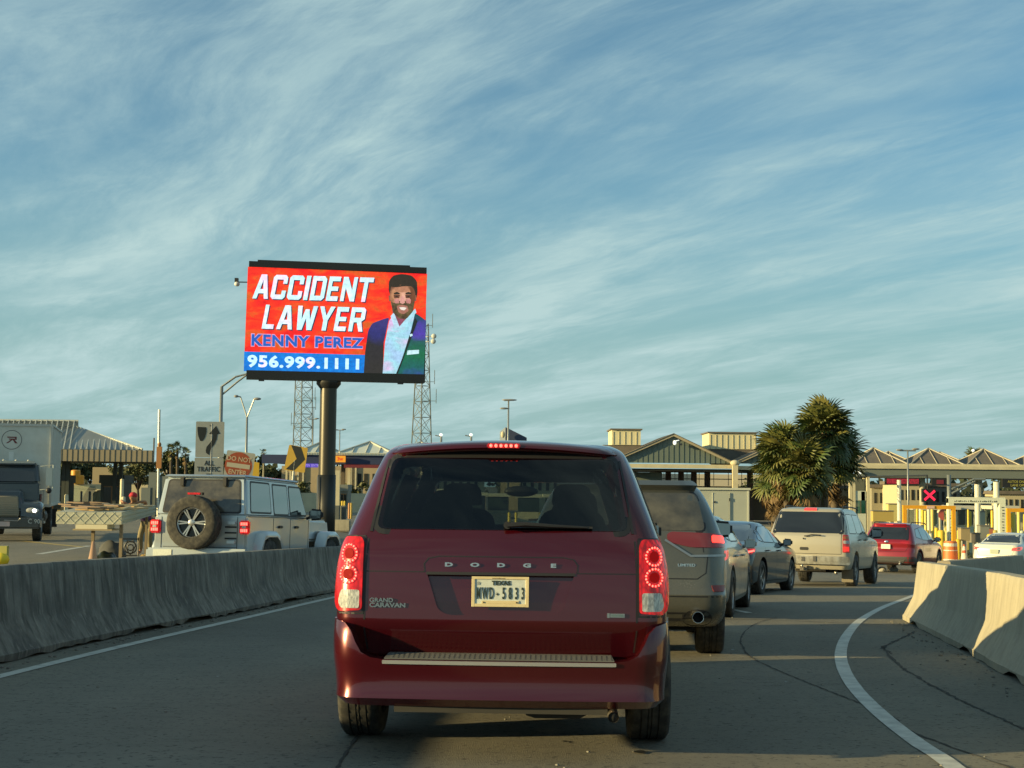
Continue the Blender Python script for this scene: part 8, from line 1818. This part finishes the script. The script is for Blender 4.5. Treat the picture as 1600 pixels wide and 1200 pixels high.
pa = bxo('gantry_post', wg, WG, xx(1482), xx(1490.5), 0, .3, 0, z_(779)); pb = bxo('gantry_post', wg, WG, xx(1562), xx(1571.5), 0, .3, 0, z_(779)); pbm = bxo('gantry_beam', wg, WG, xx(1482), xx(1571.5), -.005, .305, z_(786.5), z_(778.9)); bxo('gantry_beam', wg, WG, xx(1482.5), xx(1571), .0, .3, z_(778.8), z_(777))
rnd = random.Random(5)
for parent, px0, px1, vert in ((pa, 1483.5, 1489, True), (pb, 1564, 1570, True), (pbm, 1492, 1562, False)):
    n = 12 if vert else 22
    for i in range(n):
        bm = B(); y_ = -.012
        if vert: zc_ = z_(792 + i * 4.6); bm2 = box(bm, xx(px0 + .8 + rnd.uniform(0, 1.5)), xx(px1 - .8 - rnd.uniform(0, 1.0)), y_, -.001, zc_ - rnd.uniform(.02, .05), zc_ + rnd.uniform(.0, .03))
        else: xc = xx(px0 + 3.1 * i); box(bm, xc - .02, xc + rnd.uniform(.0, .04), y_, -.0055, z_(784.5), z_(781.5 + rnd.uniform(0, 1.5)))
        mobj('sensor_slot', bm, mat('slot_dark', (.07, .07, .055), .7), parent)
# furniture in the lanes
drum(gp(1484, 57.6), .30, 1.03, 'orange and white striped traffic drum at the gantry foot', None)
cone(gp(1505.5, 57.2), .92, 'orange traffic cone with white band left of the white saloon', (.62, .12, .05), ((.35, .62), (.74, .92)))
for px, py0, py1, Y, r, m, l, g in ((1470, 828, 0, 64, .17, YBO, 'fat bright yellow bollard left of the striped drum', None), (1496, 842, 0, 66, .14, YBO, 'yellow bollard directly right of the yellow gantry post', None), (1546.5, 834, 0, 66, .16, YBO, 'stubby yellow bollard behind the white saloon roof', None), (1497, 828, 0, 68, .08, YBO, 'thin yellow post peeking above the right yellow bollard', None)):
    H = at(px, py0, Y).z - gp(px, Y).z; bollard(px, Y, H, r, m, l, g)
rnd = random.Random(9)
PL = [mat('cream_bollard'), mat('pale_yellow_post', (.64, .50, .12), .6), mat('pale_green_post', (.42, .46, .32), .6), mat('yellow_bollard')]
for i in range(90):
    px = rnd.uniform(1432, 1602); Y = rnd.uniform(66, 104); h = rnd.choice([.95, 1.1, 1.4, 2.2, 2.2]); m = rnd.choice(PL); cn = ('cream', 'pale yellow', 'pale green', 'bright yellow')[PL.index(m)]; tl_ = {.95: 'short', 1.1: 'knee high', 1.4: 'medium', 2.2: 'tall'}[h]; bollard(px, Y, h, rnd.uniform(.06, .13), m, '%s %s lane post in the crowded toll plaza lanes' % (tl_, cn), '%s %s lane posts of the toll plaza' % (tl_, cn))
for px, py0, py1, Y, c, l, cat in ((1508, 826, 845, 66, (.30, .24, .13), 'tan box on a stand right of the yellow gantry', 'box'), (1538, 822, 842, 68, (.22, .23, .20), 'grey machine behind the white saloon roof', 'machine'), (1546, 826, 842, 70, (.48, .16, .09), 'small red lane machine beside the stubby yellow bollard', 'machine'), (1524, 834, 848, 67, (.20, .18, .15), 'low dark grey box left of the white saloon roof', 'box'), (1532, 800, 836, 78, (.40, .40, .30), 'pale payment cabinet between white posts', 'cabinet'), (1573, 826, 840, 70, (.30, .30, .27), 'grey cabinet beside the right yellow gantry', 'cabinet'), (1380, 799, 815, 80, (.45, .34, .10), 'yellow kerb block seen over the red crossover roof', 'block'), (1395, 788, 815, 82, (.56, .48, .18), 'pale yellow panel left of the first yellow gantry', 'panel')):
    b = gp(px, Y); z0 = at(px, py1, Y).z - b.z; z1 = at(px, py0, Y).z - b.z; w_ = (7 if px not in (1380,) else 16) / F * Y; r = thing(cat + '_unit' if cat in ('box',) else cat, l, cat, b); m = mat('unit_%d' % px, c, .6)
    bxo('unit_body', r, m, -w_, w_, 0, .5, z0, z1); bxo('unit_cap', r, mat('unit_cap_grey', (.14, .14, .12), .6), -w_ * 1.05, w_ * 1.05, -.03, .53, z1, z1 + .05)
    if z0 > .05: bxo('unit_leg', r, GALV, -w_ * .3, w_ * .3, .1, .3, 0, z0)
for i, (px0, px1, py0, Y, m, l) in enumerate(((1402, 1440, 757, 125, mat('cream_wall', (.45, .40, .26)), 'cream back building seen under the plaza canopy, left part'), (1450, 1500, 760, 128, mat('grey_back_wall', (.12, .13, .12), .8), 'grey back building behind the crossed signal'), (1362, 1400, 762, 130, mat('olive_wall', (.26, .24, .17), .8), 'olive low building left of the white posts'), (1555, 1640, 772, 126, mat('cream_wall'), 'cream building at the far right beneath the canopy'), (1230, 1330, 762, 150, mat('tan_wall2'), 'long low tan building behind the palm trunks'))):
    b = gp((px0 + px1) / 2, Y); r = thing('building', l, 'building', b); xx = lambda px: at(px, 780, Y).x - b.x; z_ = lambda py: at(px0, py, Y).z - b.z
    bxo('wall', r, m, xx(px0), xx(px1), 0, 5, 0, z_(py0)); bxo('roof', r, SHING, xx(px0) - .2, xx(px1) + .2, -.2, 5.2, z_(py0) + .001, z_(py0) + .3)
    k = px0 + 4
    while k < px1 - 6: bxo('window', r, GLD, xx(k), xx(k + 4), -.04, -.001, z_(py0 + 24), z_(py0 + 8)); k += 9
for i, px in enumerate((1448, 1478, 1508, 1570)):
    b = gp(px, 92 + i * 2); r = thing('booth', ('toll booth with dark windows directly under the crossed signal', 'narrow toll booth just left of the signal mast foot', 'toll booth behind the white sensor gantry', 'toll booth behind the right yellow gantry')[i], 'booth', b); h = 2.5
    bxo('booth_wall', r, CREAM, -.8, .8, 0, 2, 0, 1.05); bxo('window', r, mat('booth_glass', (.03, .05, .045), .1, coat=1), -.78, .78, .02, 1.98, 1.051, 2.1); bxo('booth_roof', r, mat('booth_roof_pale', (.50, .48, .38), .6), -.95, .95, -.15, 2.15, 2.101, 2.35)
    for x in (-.79, 0, .73): bxo('window_frame', r, CREAM, x, x + .06, -.01, .019, 1.051, 2.1)
    bxo('booth_island', r, CB2, -1.1, 1.1, -3, 4, -.1, .16)
s_ = thing('stop_sign', 'small faded red sign under the yellow gantry beam', 'road sign', gp(1475, 80)); z = at(1475, 804, 80).z - s_.location.z; bm = B(); prism(bm, [(.34 * cos(pi * k / 4 + pi / 8), 0, z + .34 * sin(pi * k / 4 + pi / 8)) for k in range(8)], (0, .02, 0)); mobj('sign_panel', bm, mat('faded_red_panel', (.45, .10, .07), .6), s_); bm = B(); tube(bm, [(0, .05, 0), (0, .05, z)], .04, 6); mobj('sign_post', bm, GALV, s_)
# lamp post with banded base among the palms, kerbs, yellow blocks
b = gp(1294, 88); bp_ = thing('column_post', 'dark column with white banded base right of the palm trunks', 'column', b); H = at(1294, 735, 88).z - b.z; bm = B(); lathe(bm, [(.22, 0), (.20, H), (.001, H)], 12); mobj('column_shaft', bm, mat('dark_column', (.09, .08, .065), .7), bp_, smooth=True)
for z in (.55, .95, 1.25): bm = B(); lathe(bm, [(.24, z), (.25, z + .02), (.25, z + .22), (.24, z + .24)], 14); mobj('white_band', bm, CREAM, bp_)
b = gp(1208, 86); bm = B(); box(bm, -.5, .5, 0, .5, .2, .55); bmesh.ops.bevel(bm, geom=bm.edges[:], offset=.08, segments=2, affect='EDGES'); tag(mobj('yellow_block', bm, mat('bright_orange'), loc=b), 'small orange yellow block at the left foot of the palms', 'block')
b = gp(1260, 110); bm = B(); box(bm, at(1180, 780, 110).x - b.x, at(1335, 780, 110).x - b.x, 0, .3, 0, .35); tag(mobj('kerb', bm, CB2, loc=b), 'pale kerb running behind the palm trunks', 'kerb')
b = gp(1222, 72); bm = B(); tube(bm, [(0, 0, 0), (.02, 0, .6), (-.05, 0, 1.25)], .02, 5)
for k in range(14):
    a = k * 1.9; z = .4 + .06 * k; tube(bm, [(0, 0, z), (.16 * cos(a), .16 * sin(a), z + .14)], .008, 4)
tag(mobj('dry_sapling', bm, mat('dry_stem', (.24, .20, .11), .8), loc=b), 'dry thin sapling on the lawn left of the tan SUV', 'sapling')
for px, l in ((1378, 'pale crumpled litter under the red crossover, left piece'), (1397, 'pale litter scrap under the red crossover, right piece')):
    b = ground_at(px, 893); bm = B(); bmesh.ops.create_icosphere(bm, subdivisions=2, radius=.11)
    for v_ in bm.verts: v_.co = Vector((v_.co.x * 1.4, v_.co.y, max(0, v_.co.z + .06))) + Vector((NZ.noise(v_.co * 20), 0, 0)) * .05
    tag(mobj('litter', bm, mat('litter_pale', (.50, .48, .42), .8), loc=b), l, 'litter')
# distant tree belt and low town edge that closes the horizon
rnd = random.Random(77); bm = B()
for i in range(5200):
    x = rnd.uniform(-420, 420); Y = rnd.uniform(300, 380); h = 6 + 2.2 * NZ.noise(Vector((x * .03, 0, 0))) + 1.6 * NZ.noise(Vector((x * .16, 3, 0))); z = rnd.random() ** .7 * h; p = Vector((x, Y, gz(x, Y) + z)); s_ = rnd.uniform(.5, 1.2)
    u_ = Vector((rnd.gauss(0, 1), rnd.gauss(0, .4), rnd.gauss(0, 1))).normalized() * s_; w_ = u_.cross(Vector((0, 1, 0))).normalized() * s_ * .7; bm.faces.new([bm.verts.new(p + u_), bm.verts.new(p + w_), bm.verts.new(p - u_), bm.verts.new(p - w_)])
tag(mobj('tree_belt', bm, mat('far_leaf', (.035, .045, .022), .9)), 'distant belt of dark trees along the horizon', 'trees', kind='stuff')
